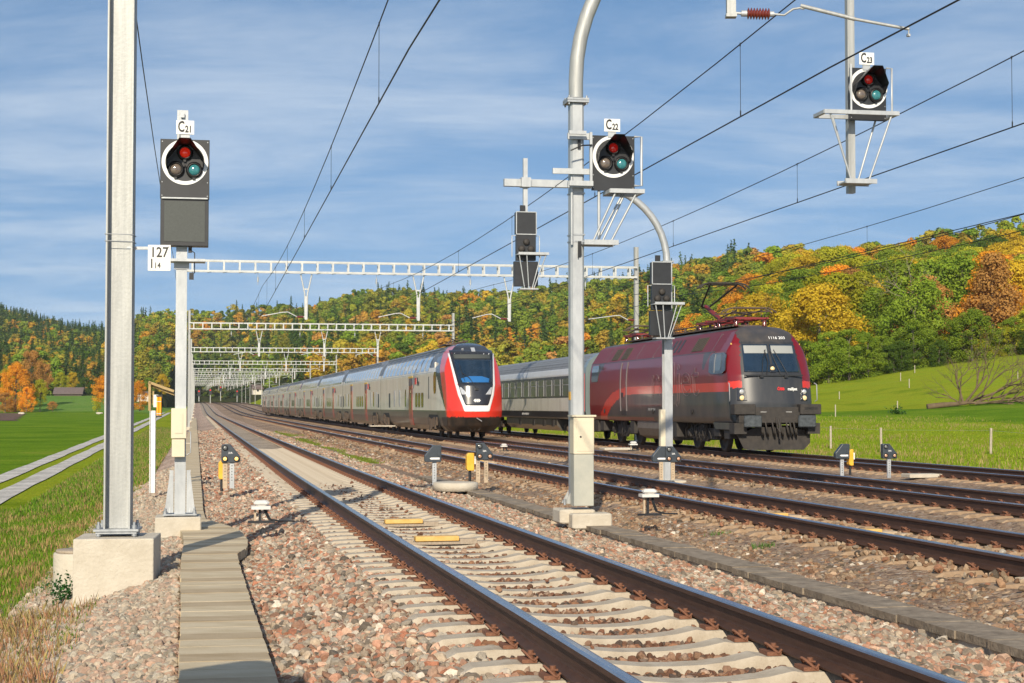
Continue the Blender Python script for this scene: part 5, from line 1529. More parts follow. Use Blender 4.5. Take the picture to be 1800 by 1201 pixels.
def dd_car(idx, L, front):
    lab = ['white double deck train front with red and black nose', 'double deck carriage directly behind the red nosed front car', 'third carriage of the double deck train from its front', 'fourth carriage of the double deck train from its front',
           'dining carriage of the double deck train with a dull red upper band', 'sixth carriage of the double deck train from its front', 'seventh carriage of the double deck train, second from its far end', 'last and farthest carriage of the double deck train'][idx]
    t = thing('double_deck_cab_car' if front else 'double_deck_carriage', lab, 'train carriage', (0, 0, 0), 0, 'carriages of the double deck train')
    mats = [M[k] for k in DMATS]
    if front:
        ys = np.concatenate([[0, .003, .008], np.linspace(.013, .25, 78), [.3, .4, .5, .6, .7, .8, .9, 1.0]])
        tap = lambda y: .93 + .07 * float(smooth(np.array(min(max(y, 0), 3.2) / 3.2)))
        body = hull('body', DPC, (1.02, 1.32, 3.42, 3.95), L, f_dd, ys, p_side, p_cap, mats, t, tap, zc=2.2, ring=30, step=.06)
    else:
        mb = MB(); ol = outline(DP, .3, (1.32, 3.42, 4.0)); n = len(ol)
        vs = [(x, y, z) for y in (.16, L - .16) for (x, z) in ol]
        fs = [(j, (j + 1) % n, n + (j + 1) % n, n + j) for j in range(n)]
        for f in fs:
            c = [sum(vs[k][q] for k in f) / 4 for q in range(3)]
            mb.add([vs[k] for k in f], [(0, 1, 2, 3)], dd_side(*c, 7 if idx == 4 else 1), True)
        mb.add(vs, [tuple(range(n)), tuple(range(n, 2 * n))[::-1]], 2)
        body = mb.make('body', mats, t)
    # bellows behind
    b = MB(); b.box((0, L, 2.2), (2.3, .5, 3.5)); b.make('bellows', M['bellows'], t)
    b = MB(); b.box((0, L - .10 if front else L - .24, 2.35), (2.78, .05, 3.6)) if False else b.add([(0, 0, 0)] * 0, []); 
    # end frames (light vertical edges)
    y_a = 6.2 if front else 1.6
    step = 1.72
    k = 0; y = y_a
    while y < L - 2.2:
        w_ = MB(); wpatch(w_, DP, y, y + 1.22, 3.30, 4.02, .018, 0); o = w_.make('upper_window', M['winglass'], t, fixn=False)
        f_ = MB()
        for (ya, yb) in ((y - .10, y - .02), (y + 1.24, y + 1.32)): wpatch(f_, DP, ya, yb, 3.26, 4.06, .022, 0)
        f_.make('frame', M['frame_grey'], o, fixn=False)
        y += step
    ld = [8.5, L - 8.0] if not front else [12.3]
    for yd in ld:
        dr = MB(); wpatch(dr, DP, yd, yd + 1.35, .52, 2.95, .02, 0, nz=8); d_ = dr.make('door', M['doorred'], t, fixn=False)
        dr = MB(); wpatch(dr, DP, yd, yd + 1.35, 2.62, 3.02, .026, 0); dr.make('door_top', M['doorblue'], d_, fixn=False)
        dr = MB(); wpatch(dr, DP, yd - .15, yd + 1.5, 3.04, 3.14, .03, 0); dr.make('door_stripe', M['yellowstripe'], d_, fixn=False)
        dr = MB(); wpatch(dr, DP, yd + .45, yd + .9, 1.35, 2.4, .026, 0); dr.make('door_window', M['winlow'], d_, fixn=False)
    lw = [7.9, 9.1, 10.2] if front else [10.9, 12.2, 13.5, 14.8]
    for yl in lw:
        w_ = MB(); wpatch(w_, DP, yl, yl + .85, 1.48, 2.22, .016, 0, rnd=.16); w_.make('lower_window', M['winlow'], t, fixn=False)
    vs_ = [14.9, 17.6, 20] if front else [2.2, 3.9, 5.6, L - 5.2, L - 3.8, L - 2.3]
    for yl in vs_:
        w_ = MB(); wpatch(w_, DP, yl, yl + .5, 1.5, 2.45, .016, 0, rnd=.1); w_.make('narrow_window', M['winlow'] if int(yl * 10) % 2 else M['frame_grey'], t, fixn=False)
    for yl in ((22.3,) if front else (1.0, L - 1.0)):
        w_ = MB(); wpatch(w_, DP, yl, yl + .7, 1.45, 2.3, .014, 0, rnd=.02); w_.make('louvre', M['blackbox'], t, fixn=False)
    # panel joints along the side
    jn = MB()
    for yl in ([5.6, 11.8, 14.2, 19.0, 24.5] if front else [1.0, 7.9, 10.4, L - 8.4, L - 6.2, L - 1.1]): wpatch(jn, DP, yl, yl + .035, 1.34, 3.4, .004, 0, rnd=0)
    wpatch(jn, DP, (4.6 if front else .3), L - .3, 3.195, 3.215, .004, 0, rnd=0)
    jn.make('panel_joint', M['frame_grey'], t, fixn=False)
    # logo block and lettering
    yl = 11.3 if front else 8.0
    b = MB(); wpatch(b, DP, yl - .55, yl, 2.68, 3.02, .016, 0, rnd=0); lg = b.make('logo_block', M['logo_red'], t, fixn=False)
    o = text('SBB', .28, (-1.442, yl - .9, 2.92), t, M['ink'], 'side', xs=.9, bold=.01, align='LEFT')
    o = text('CFF FFS', .28, (-1.442, yl - .9, 2.70), t, M['ink'], 'side', xs=.9, bold=.01, align='LEFT')
    # roof ribs and rail
    rb = MB()
    for q in np.arange(5.5 if front else 1.0, L - .5, 2.35): wpatch(rb, DP, q, q + .06, 4.06, 4.5, .012, 0, rnd=0)
    rb.make('roof_joint', M['frame_grey'], t, fixn=False)
    b = MB(); b.box((-1.0, L * .55, 4.30), (.06, L * .85, .05)); b.box((1.0, L * .55, 4.30), (.06, L * .85, .05)); b.make('roof_rail', M['t_roof'], t)
    # bogies in dark pockets
    by = (4.6, L - 2.9) if front else (3.2, L - 3.2)
    for i, yb in enumerate(by):
        pk = MB(); wpatch(pk, DP, yb - 1.6, yb + 1.6, .40, 1.12, .006, 0, nz=6, rnd=.25); pk.make('bogie_recess', M['bellows'], t, fixn=False)
        o = MB()
        rs = random.Random(idx * 5 + i)
        for k in range(7):
            yy = yb - 1.3 + k * .42; o.box((-1.42, yy, rs.uniform(.55, .85)), (.09, rs.uniform(.12, .3), rs.uniform(.25, .6)))
        o.make('suspension_gear', M['bogie'], t)
        bogie(t, yb, 2.5, .46, gear=False, seed=idx * 7 + i)
    return t
S0 = 74.3; LEN = [27.4, 26.9, 26.9, 26.9, 26.9, 26.9, 26.9, 25.5]
s = S0; cars = []
for i in range(8):
    c = dd_car(i, LEN[i], i == 0); put(c, TR[2], s, 2); cars.append(c); s += LEN[i]
c0 = cars[0]
def front_patch(mb, poly, ff, off=.02, sub=12, mi=0):
    """patch of a front surface: poly is a list of (x, z); filled as a fan grid"""
    cx = sum(p[0] for p in poly) / len(poly); cz = sum(p[1] for p in poly) / len(poly)
    pp = []
    for i in range(len(poly)):
        a = poly[i]; b = poly[(i + 1) % len(poly)]
        for k in range(8): pp.append((a[0] + (b[0] - a[0]) * k / 8, a[1] + (b[1] - a[1]) * k / 8))
    n = len(pp); vs = []
    for r in range(sub + 1):
        q = 1 - r / sub
        for (x, z) in pp:
            X = cx + (x - cx) * q; Z = cz + (z - cz) * q
            vs.append((X, ff(X, Z) - off, Z))
    fs = [(r * n + j, r * n + (j + 1) % n, (r + 1) * n + (j + 1) % n, (r + 1) * n + j) for r in range(sub) for j in range(n)]
    rim0 = [(x, ff(x, z) + .03, z) for (x, z) in pp]
    k0 = len(vs); vs += rim0
    fs += [(j, (j + 1) % n, k0 + (j + 1) % n, k0 + j) for j in range(n)]
    mb.add(vs, fs, mi, True)
b = MB(); front_patch(b, [(-.60, 1.30), (-.55, 1.27), (.55, 1.27), (.60, 1.30), (.68, 1.56), (.85, 2.04), (.95, 2.53), (1.11, 4.04), (-1.11, 4.04), (-.95, 2.53), (-.85, 2.04), (-.68, 1.56)], f_dd, .006, 20); b.make('white_band', M['t_white'], c0)
b = MB(); front_patch(b, [(-.50, 1.56), (.50, 1.56), (.56, 1.62), (.71, 2.04), (.83, 2.53), (1.04, 4.0), (1.03, 4.2), (-1.03, 4.2), (-1.04, 4.0), (-.83, 2.53), (-.71, 2.04), (-.56, 1.62)], f_dd, .012, 20); b.make('black_mask', M['t_black'], c0)
b = MB(); front_patch(b, [(-.70, 2.60), (.70, 2.60), (.78, 2.72), (.90, 3.72), (-.90, 3.72), (-.78, 2.72)], f_dd, .024); ws = b.make('windscreen', M['glass'], c0)
b = MB(); front_patch(b, [(-.62, 2.64), (.62, 2.64), (.68, 2.82), (.3, 2.93), (-.3, 2.93), (-.68, 2.82)], f_dd, .030); b.make('cab_desk', M['cab_blue'], ws)
b = MB(); front_patch(b, [(-.88, 3.78), (.88, 3.78), (.90, 3.98), (-.90, 3.98)], f_dd, .026); b.make('destination_display', M['blackbox'], c0)
b = MB(); 
for (x0, x1, z0, z1) in ((-.93, -.90, 2.7, 3.74), (.90, .93, 2.7, 3.74)): pass
b.tube([(-.02, f_dd(0, 2.36) - .05, 2.36), (-.30, f_dd(.3, 2.85) - .06, 2.85), (-.62, f_dd(.6, 3.12) - .06, 3.10)], .018, 6); b.tube([(-.52, f_dd(.5, 2.70) - .05, 2.70), (-.62, f_dd(.6, 3.1) - .05, 3.10), (-.70, f_dd(.6, 3.5) - .05, 3.52)], .014, 6); b.box((0, f_dd(0, 2.3) - .04, 2.32), (.16, .06, .10)); b.make('wiper', M['black'], c0)
for q in (-1, 1):
    P = [(q * .69, 2.07), (q * .785, 2.41), (q * .70, 2.41), (q * .42, 2.07)]
    b = MB(); front_patch(b, P if q > 0 else P, f_dd, .024); h = b.make('headlight', M['headlamp'], c0)
b = MB(); front_patch(b, [(-.02, 4.12), (.16, 4.12), (.17, 4.32), (-.02, 4.32)], f_dd, .03); b.make('upper_headlight', M['headlamp'], c0)
b = MB(); b.cyl((-.42, f_dd(.4, 4.25) - .05, 4.22), (-.42, f_dd(.4, 4.25) + .1, 4.22), .06, 10); b.make('horn', M['chrome'], c0)
# white arrows-and-cross emblem on the nose
em = MB(); ye = lambda x, z: f_dd(x, z) - .026
def epoly(P): em.add([(x, ye(x, z), z) for (x, z) in P] + [(x, ye(x, z) + .015, z) for (x, z) in P], [tuple(range(len(P)))[::-1]] + [(i, (i + 1) % len(P), len(P) + (i + 1) % len(P), len(P) + i) for i in range(len(P))])
zc_ = 1.79
epoly([(-.025, zc_ - .075), (.025, zc_ - .075), (.025, zc_ + .075), (-.025, zc_ + .075)]); epoly([(-.15, zc_ - .022), (-.025, zc_ - .022), (-.025, zc_ + .022), (-.15, zc_ + .022)]); epoly([(.025, zc_ - .022), (.15, zc_ - .022), (.15, zc_ + .022), (.025, zc_ + .022)])
for q in (-1, 1):
    epoly([(q * .17, zc_), (q * .10, zc_ + .075), (q * .055, zc_ + .075), (q * .055, zc_ + .045), (q * .11, zc_)]); epoly([(q * .17, zc_), (q * .10, zc_ - .075), (q * .055, zc_ - .075), (q * .055, zc_ - .045), (q * .11, zc_)])
em.make('emblem', M['white'], c0)
b = MB(); b.tube([(-.02, f_dd(0, .98) - .0, .98), (.22, f_dd(.2, .84) - .16, .82)], .03, 8); b.make('coupler_hook', M['chrome'], c0)
b = MB()
for k in range(3): b.tube([(-.3 + k * .3, -.0 + f_dd(.2, .5) + .02, .55), (-.2 + k * .2, f_dd(0, .45) + .05, .42)], .05, 6)
for q in (-1, 1): b.box((q * .62, 2.0, .24), (.12, .5, .3))
b.make('underframe', M['dirtblack'], c0)
b = MB()
for q in (-1, 1): b.box((q * 1.34, 4.25, 3.52), (.10, .16, .34), 0, None, .03)
b.make('mirror_camera', M['t_grey'], c0)
b = MB(); wpatch(b, DP, 3.55, 4.35, 2.15, 3.2, .02, 0, rnd=.2); b.make('cab_side_window', M['winlow'], c0, fixn=False)
b = MB(); wpatch(b, DP, 5.9, 6.1, 1.9, 3.0, .02, 0, rnd=0); b.make('cab_door_handle_slot', M['blackbox'], c0, fixn=False)
# folded roof gear behind the nose
b = MB(); rs = random.Random(4)
for k in range(5): b.tube([(-.55 + .1 * k, 5.6 + k * .35, 4.6), (.55, 5.9 + k * .4, 4.78 + .04 * (k % 2))], .03, 6)
for k in range(4): b.cyl((-.4 + .27 * k, 6.2, 4.55), (-.4 + .27 * k, 6.2, 4.78), .05, 8)
b.tube([(-.5, 5.7, 4.62), (-.2, 6.5, 4.92), (.5, 7.6, 4.7)], .03, 6); b.tube([(.3, 5.6, 4.62), (.4, 6.5, 4.9), (-.3, 7.6, 4.75)], .03, 6)
b.box((0, 6.6, 4.6), (1.3, 2.2, .06)); b.make('folded_pantograph', M['roofgear'], c0)

# ================================================================== locomotive
LP = [(0, .95), (1.28, .95), (1.38, 1.0), (1.45, 1.15), (1.48, 1.6), (1.48, 2.6), (1.45, 3.05), (1.38, 3.38), (.98, 4.0), (.72, 4.16), (.30, 4.24), (0, 4.25)]
LM = ['l_red', 'l_dark', 'l_orange', 'l_roof', 'l_black', 'l_purple']
M['l_red'] = paint_mat('deep red locomotive paint', (.17, .004, .009), coat=.25, rough=.3, gr=.3, grime=(.10, .03, .03))
M['l_purple'] = paint_mat('deep red sloping roof panel', (.15, .006, .014), coat=.05, rough=.5, gr=.3, grime=(.12, .05, .05))
M['l_orange'] = paint_mat('bright red stripe', (.60, .028, .012), coat=.5, gr=.15)
M['l_dark'] = paint_mat('dark grey lower body', (.040, .042, .046), coat=.3, rough=.4, gr=.6, grime=(.13, .10, .08))
M['l_roof'] = paint_mat('grimy black roof', (.045, .043, .045), coat=.1, rough=.5, gr=.8, grime=(.10, .08, .065))
M['l_black'] = paint_mat('dark grey front', (.026, .028, .032), coat=.3, rough=.38, gr=.5, grime=(.09, .08, .07))
def f_lo(x, z):
    f = np.interp(z, [.9, 1.65, 2.55, 3.62, 3.95, 4.16, 4.26], [.05, .05, .20, .72, 1.02, 1.45, 2.1])
    return float(f + .42 * (abs(x) / 1.42) ** 3.4)
def lc(x, z):
    ax = abs(x)
    if z > 3.66: return 3 if ax < .92 + (z - 3.66) * .1 else 0
    if ax < np.interp(z, [1.6, 2.6, 3.66], [1.04, 1.05, .93]): return 4
    if z > 2.36: return 0
    if z > 2.14: return 2
    return 4
def ls(x, y, z):
    LL = 19.28
    if y < .62 and z > 3.9: return 3
    if z > 4.05: return 3 if y < 2.2 and z > 4.12 else 5 if z < 4.1 else 3
    if z > 3.37: return 5 if y > 1.6 else 0
    # diagonal blue grey wedge behind the cab window
    if 3.1 - (z - 2.75) * 1.1 < y < 3.2 and z > 2.8: return 1
    if 17.0 < y < 17.9 and z > 2.85 and y > 17.9 - (z - 2.75) * 1.6: return 1
    zs = np.interp(y, [0, 12.2, 13.4, 14.6, 15.6, 16.3, 16.8], [2.02, 2.02, 1.97, 1.8, 1.5, 1.15, .8])
    ze = np.interp(y, [0, 12.5, 14.0, 15.4, 16.5, 17.3, 17.9], [2.32, 2.32, 2.28, 2.1, 1.75, 1.3, .8])
    if z >= ze or y > 17.9: return 0
    if z >= zs or y > 16.8: return 2
    if z < 1.12 and y > 9.3: return 0
    return 1
loco = thing('electric_locomotive', 'dark red electric locomotive with a dark grey front and raised pantograph', 'locomotive')
ys = np.concatenate([[0, .004], np.linspace(.008, 1, 210)])
tl_ = lambda y: .96 + .04 * float(smooth(np.array(min(max(y, 0), 1.6) / 1.6)))
body = hull('body', LP, (1.12, 2.02, 2.32, 3.37, 2.14, 2.36, 3.66, 4.05), 19.28, f_lo, ys, ls, lc, [M[k] for k in LM], loco, tl_, zc=2.6, ring=26, step=.07)
for q in (-1, 1):
    b = MB(); x0, x1 = (.04, .88) if q > 0 else (-.88, -.04)
    front_patch(b, [(x0, 2.66), (x1 + (.06 if q > 0 else 0), 2.66), (x1, 3.58), (x0, 3.58)] if q > 0 else [(x0 - .06, 2.66), (x1, 2.66), (x1, 3.58), (x0, 3.58)], f_lo, .016); wsn = b.make('windscreen', M['glass'], loco)
    b = MB(); front_patch(b, [(x0 + .03, 3.28), (x1 - .03, 3.28), (x1 - .03, 3.54), (x0 + .03, 3.54)], f_lo, .022); b.make('sun_blind', M['sunblind'], wsn)
    b = MB(); front_patch(b, [(q * 1.20, 1.72), (q * 1.20, 2.12), (q * .97, 2.12), (q * .92, 1.72)], f_lo, .02); hl = b.make('headlight_panel', M['t_black'], loco)
    for (z, mt) in ((2.01, 'headlamp'), (1.81, 'headamber')):
        c = MB(); yy = f_lo(1.07, z) - .03; c.lathe([(.082, 0), (.082, .02), (.05, .035), (.001, .04)], n=20, M=Matrix.Translation((q * 1.07, yy + .01, z)) @ Matrix.Rotation(PI / 2, 4, 'X')); c.make('lamp', M[mt], hl)
    b = MB(); b.tube([(q * .25, f_lo(.2, 2.55) - .06, 2.56), (q * .12, f_lo(.1, 3.0) - .06, 3.0), (q * .10 - .08, f_lo(.1, 3.35) - .05, 3.38)], .016, 6); b.tube([(q * .45 + .05, f_lo(.4, 2.55) - .06, 2.54), (q * .30, f_lo(.2, 3.0) - .06, 3.02), (q * .14, f_lo(.1, 3.4) - .05, 3.40)], .012, 6); b.box((q * .42, f_lo(.4, 2.5) - .05, 2.52), (.12, .08, .10)); b.make('wiper', M['black'], loco)
b = MB(); b.box((0, f_lo(0, 2.54) - .03, 2.545), (2.0, .04, .05)); b.make('windscreen_sill', M['black'], loco)
b = MB(); front_patch(b, [(-.10, 2.64), (.10, 2.64), (.10, 2.90), (-.10, 2.90)], f_lo, .03); ul = b.make('centre_light_panel', M['t_black'], loco)
b = MB(); b.lathe([(.075, 0), (.07, .02), (.001, .03)], n=18, M=Matrix.Translation((0, f_lo(0, 2.77) - .03, 2.77)) @ Matrix.Rotation(PI / 2, 4, 'X')); b.make('lamp', M['headamber'], ul)
# lettering on the front
tilt = math.atan2(.15, .9)
o = text('1116 203', .165, (.36, f_lo(.36, 3.80) - .035, 3.80), loco, M['whiteink'], xs=.95, bold=.002); o.rotation_euler = (PI / 2 - math.atan2(.42, .5), 0, 0)
o = text('ÖBB', .125, (.22, f_lo(.22, 2.09) - .02, 2.10), loco, M['logo_red'], xs=1.0, bold=.006); o.rotation_euler = (PI / 2 - tilt, 0, .0)
o = text('railjet', .135, (.62, f_lo(.62, 2.09) - .035, 2.10), loco, M['white'], xs=1.08, bold=.004); o.rotation_euler = (PI / 2 - tilt, 0, .05)
# side lettering, outlined, very large
o = text('railjet', 1.75, (-1.492, 6.5, 2.45), loco, M['outline_grey'], 'side', xs=1.5, outline=.008, name='outline_lettering')
o = text('ÖBB railjet', .20, (-1.478, 17.2, 3.18), loco, M['l_black'], 'side', xs=.9)
o = text('91 81 1116 203-5', .14, (-1.492, 9.4, 1.42), loco, M['frame_grey'], 'side', xs=1.0)
# side windows
b = MB(); wpatch(b, LP, .75, 2.45, 2.62, 3.32, .012, 0, rnd=.35, nz=8); sw = b.make('cab_side_window', M['t_black'], loco, fixn=False)
b = MB(); wpatch(b, LP, 1.15, 1.75, 2.72, 3.26, .018, 0, rnd=.1); b.make('pane', M['winlow'], sw, fixn=False)
b = MB(); wpatch(b, LP, 1.80, 1.88, 2.66, 3.28, .02, 0, rnd=0); b.make('window_bar', M['frame_grey'], sw, fixn=False)
b = MB(); wpatch(b, LP, 17.8, 19.0, 2.6, 3.3, .012, 0, rnd=.1); b.make('cab_side_window', M['winlow'], loco, fixn=False)
# machine room door
b = MB(); wpatch(b, LP, 13.05, 13.13, 1.35, 3.32, .03, 0, rnd=0); wpatch(b, LP, 14.0, 14.08, 1.35, 3.32, .03, 0, rnd=0); b.make('door_rail', M['doorrail'], loco, fixn=False)
b = MB(); wpatch(b, LP, 13.2, 13.9, 1.18, 1.38, .02, 0, rnd=0); wpatch(b, LP, 13.62, 13.9, 1.9, 2.1, .02, 0, rnd=0); b.make('door_step', M['black'], loco, fixn=False)
b = MB()
for yy in (9.2, 4.3, 16.6):
    b.cyl((-1.49, yy, 1.35), (-1.515, yy, 1.35), .09, 14)
b.make('round_cap', M['dirtblack'], loco)
# louvres on the sloping roof side
M['louvre'] = mat('dusty roof louvre', (.075, .055, .035), .7, 0, (.12, .09, .06), 20, .7)
for (y0_, y1_) in ((3.6, 4.9), (15.0, 16.1), (13.55, 14.6)):
    b = MB(); wpatch(b, LP, y0_, y1_, 3.46, 3.93, .012, 0, rnd=.02); lv = b.make('roof_louvre', M['louvre'], loco, fixn=False)
    b = MB()
    for k in range(7): wpatch(b, LP, y0_ + .05 + k * (y1_ - y0_ - .1) / 7, y0_ + .09 + k * (y1_ - y0_ - .1) / 7, 3.47, 3.92, .03, 0, rnd=0)
    b.make('slats', M['dirtblack'], lv, fixn=False)
for yy in (6.4, 6.9, 7.4):
    b = MB(); wpatch(b, LP, yy, yy + .22, 3.5, 3.95, .012, 0, rnd=0); b.make('roof_slot', M['black'], loco, fixn=False)
b = MB()
for yy in np.arange(2.4, 19, 2.42): wpatch(b, LP, yy, yy + .03, 3.38, 4.0, .006, 0, rnd=0)
wpatch(b, LP, 2.0, 19.2, 3.365, 3.385, .012, 0, rnd=0)
b.make('roof_panel_joint', M['l_dark'], loco, fixn=False)
b = MB()
for q in (-1, 1):
    b.add([(q * 1.16, f_lo(1.16, 3.62) - .02, 3.58), (q * 1.22, f_lo(1.2, 3.62) - .02, 3.58), (q * 1.19, f_lo(1.19, 3.62) - .02, 3.64)], [(0, 1, 2)])
b.make('warning_triangle', M['yellowstripe'], loco)
# grab rails
for q in (-1, 1):
    b = MB(); x = q * 1.47; b.tube([(x, .30, 1.7), (x * 1.02, .18, 1.75), (x * 1.02, .22, 2.25), (x, .36, 2.30)], .018, 6); b.make('grab_rail', M['frame_grey'], loco)
# buffer beam
b = MB(); b.box((0, .08, 1.36), (1.5, .3, .30)); b.box((0, .0, 1.18), (2.6, .3, .34))
for q in (-1, 1): b.box((q * 1.12, -.02, 1.44), (.72, .42, .34), 0, None, .02); b.box((q * 1.25, .1, .82), (.42, .5, .35))
bb = b.make('buffer_beam', M['dirtblack'], loco)
text('SIEMENS', .115, (1.12, -.235, 1.47), bb, M['ink'], xs=1.05, bold=.003)
for q in (-1, 1):
    b = MB(); b.cyl((q * .92, .0, 1.06), (q * .92, -.36, 1.06), .12, 14); b.make('buffer_shaft', M['dirtblack'], loco)
    b = MB(); b.box((q * .92, -.40, 1.06), (.60, .07, .40), 0, None, .03); bf = b.make('buffer_plate', M['l_buffer'], loco)
b = MB(); b.extr([(-1.28, .62), (-1.05, .16), (-.80, .12), (1.0, .12), (1.22, .35), (1.22, .70), (.6, .86), (-.6, .86)], 1, .12, .17); b.make('snow_plough', M['dirtblack'], loco)
b = MB()
rs = random.Random(8)
for x in (-.55, -.38, -.15, .0, .12, .33, .45, .58):
    b.tube([(x, -.02, 1.15), (x - .02, -.14, 1.0), (x + .02, -.17, .72), (x + .09, -.1, .58), (x + .12, -.03, .66)], .028, 6)
b.box((.02, -.05, 1.08), (.16, .3, .2)); b.tube([(.02, -.2, 1.12), (.03, -.28, .8), (.05, -.24, .5)], .035, 6); b.tube([(-.02, -.2, .85), (.02, -.3, .7), (.06, -.2, .85)], .03, 6); b.make('coupling_hoses', M['dirtblack'], loco)
b = MB(); b.box((-.45, -.09, 1.33), (.20, .02, .06)); b.box((.42, -.09, 1.33), (.20, .02, .06)); b.make('small_plate', M['white'], loco)
# underframe: belly between the bogies, bogies, boxes
b = MB(); P = [(-1.32, .98), (-1.34, .7), (-1.22, .42), (-.9, .28), (.9, .28), (1.22, .42), (1.34, .7), (1.32, .98)]
b.extr(P, 1, 7.9, 12.0); b.make('transformer_belly', M['belly'], loco)
for i, yb in enumerate((4.2, 14.9)):
    bogie(loco, yb, 3.0, .575, 'dirtblack', True, seed=20 + i)
b = MB()
for (yy, hh) in ((.9, .5), (2.0, .35), (6.9, .55), (12.7, .5), (17.6, .4), (18.6, .5)):
    for q in (-1, 1): b.box((q * 1.15, yy, .72), (.4, .6, hh))
b.make('underframe_boxes', M['dirtblack'], loco)
b = MB(); b.extr([(.35, 1.0), (.35, .78), (1.9, .78), (2.2, 1.0)], 0, -1.42, -1.36); b.extr([(.35, 1.0), (.35, .78), (1.9, .78), (2.2, 1.0)], 0, 1.36, 1.42); b.make('side_skirt', M['l_dark'], loco)
# roof equipment and pantographs
b = MB(); b.box((0, 9.6, 4.28), (1.2, 14.2, .05)); b.tube([(-.45, 3.4, 4.46), (-.45, 16.5, 4.46)], .022, 6); b.tube([(.45, 3.4, 4.5), (.45, 16.5, 4.5)], .022, 6)
for yy in np.arange(5.4, 16, 1.5): b.cyl((-.45, yy, 4.25), (-.45, yy, 4.46), .05, 8); b.cyl((.45, yy, 4.25), (.45, yy, 4.5), .05, 8)
b.make('roof_busbar', M['roofgear'], loco)
def panto(y, raised):
    p = thing('pantograph', None, None, (0, y, 4.25)); p.parent = loco
    b = MB(); 
    for q in (-.55, .55): b.beam((q, -.9, .28), (q, 1.3, .28), .07, .07)
    b.beam((-.6, -.8, .28), (.6, -.8, .28), .07, .07); b.beam((-.6, 1.2, .28), (.6, 1.2, .28), .07, .07); b.cyl((-.6, .2, .30), (.6, .2, .30), .06, 8); b.make('base_frame', M['pantored'], p)
    for q in (-.5, .5):
        for yy in (-.7, 1.1):
            i = MB(); i.lathe([(.05, 0), (.085, .05), (.05, .07), (.085, .12), (.05, .14), (.085, .19), (.05, .24)], c=(q, yy, 0), n=12); i.make('insulator', M['insul'], p)
    if raised:
        kx = (0, 2.0, .98)   # knuckle behind
        a = MB(); a.tube([(0, .1, .34), kx], [.09, .07], 8); a.make('lower_arm', M['pantored'], p)
        a = MB(); a.tube([(-.16, kx[1], kx[2]), (-.50, -.05, 1.62)], .036, 6); a.tube([(.16, kx[1], kx[2]), (.50, -.05, 1.62)], .036, 6); a.tube([(-.16, kx[1], kx[2]), (.16, kx[1], kx[2])], .05, 8); a.tube([(-.1, .3, .45), (-.05, kx[1] + .1, kx[2] - .12)], .015, 5); a.tube([(-.50, -.05, 1.62), (.5, -.05, 1.62)], .02, 6); a.make('upper_arm', M['dirtblack'], p)
        h = MB()
        for yy in (-.24, .12): h.tube([(-.92, yy, 1.50), (-.78, yy, 1.62), (-.60, yy, 1.68), (.60, yy, 1.68), (.78, yy, 1.62), (.92, yy, 1.50)], .034, 6)
        h.beam((-.5, -.3, 1.64), (-.5, .2, 1.64), .03, .03); h.beam((.5, -.3, 1.64), (.5, .2, 1.64), .03, .03); h.make('collector_head', M['dirtblack'], p)
    else:
        a = MB(); a.tube([(0, .1, .34), (0, 1.9, .42)], .06, 8); a.tube([(-.2, 1.9, .42), (-.45, -.6, .56)], .025, 6); a.tube([(.2, 1.9, .42), (.45, -.6, .56)], .025, 6); a.make('folded_arms', M['roofgear'], p)
        h = MB()
        for yy in (-.75, -.35): h.tube([(-.92, yy, .48), (-.78, yy, .58), (-.60, yy, .64), (.60, yy, .64), (.78, yy, .58), (.92, yy, .48)], .025, 6)
        h.beam((-.7, -.9, .5), (.7, 1.3, .5), .05, .05); h.beam((.6, -.9, .52), (-.6, 1.3, .52), .05, .05); h.make('collector_head', M['roofgear'], p)
panto(3.1, False); panto(5.3, True); panto(15.6, False)
put(loco, TR[3], 50.1, 3)

# ================================================================== passenger coach behind the locomotive
CP = [(0, .95), (1.30, .95), (1.38, 1.02), (1.42, 1.3), (1.42, 3.05), (1.38, 3.3), (1.22, 3.62), (.9, 3.86), (.45, 4.0), (0, 4.03)]
coach = thing('passenger_coach', 'grey and white passenger coach with dark window band behind the red locomotive', 'coach')
LC = 26.4
M['c_body'] = paint_mat('coach pale grey side', (.72, .69, .62), gr=.4, grime=(.33, .28, .22))
M['c_white'] = paint_mat('coach white cantrail', (.66, .66, .64), gr=.2, grime=(.4, .38, .34))
M['c_band'] = paint_mat('coach dark window band', (.045, .042, .045), gr=.3)
M['c_roof'] = paint_mat('coach grey roof', (.20, .21, .22), rough=.5, coat=.05, gr=.4)
M['c_teal'] = paint_mat('coach grey teal end', (.16, .21, .215), gr=.4)
M['c_red'] = paint_mat('coach red end door', (.46, .03, .03), gr=.2)
mb = MB(); ol = outline(CP, .2, (1.32, 1.95, 2.98, 3.02, 3.32)); n = len(ol)
yc = [.12, .75, 2.1, LC - .15]
for i in range(3):
    for j in range(n):
        a, b_ = ol[j], ol[(j + 1) % n]; zm_ = (a[1] + b_[1]) / 2
        mi = 3 if zm_ > 3.35 else 1 if zm_ > 2.99 else 2 if zm_ > 1.97 else 0 if zm_ > 1.33 else 2
        if i == 0 and zm_ > 1.33: mi = 4
        if i == 1 and 1.97 < zm_ < 2.99: mi = 5
        mb.add([(a[0], yc[i], a[1]), (b_[0], yc[i], b_[1]), (b_[0], yc[i + 1], b_[1]), (a[0], yc[i + 1], a[1])], [(0, 1, 2, 3)], mi, True)
mb.add([(x, .12, z) for (x, z) in ol], [tuple(range(n))], 4); mb.add([(x, LC - .15, z) for (x, z) in ol], [tuple(range(n))[::-1]], 4)
mb.make('body', [M[k] for k in ('c_body', 'c_white', 'c_band', 'c_roof', 'c_teal', 'c_red')], coach)
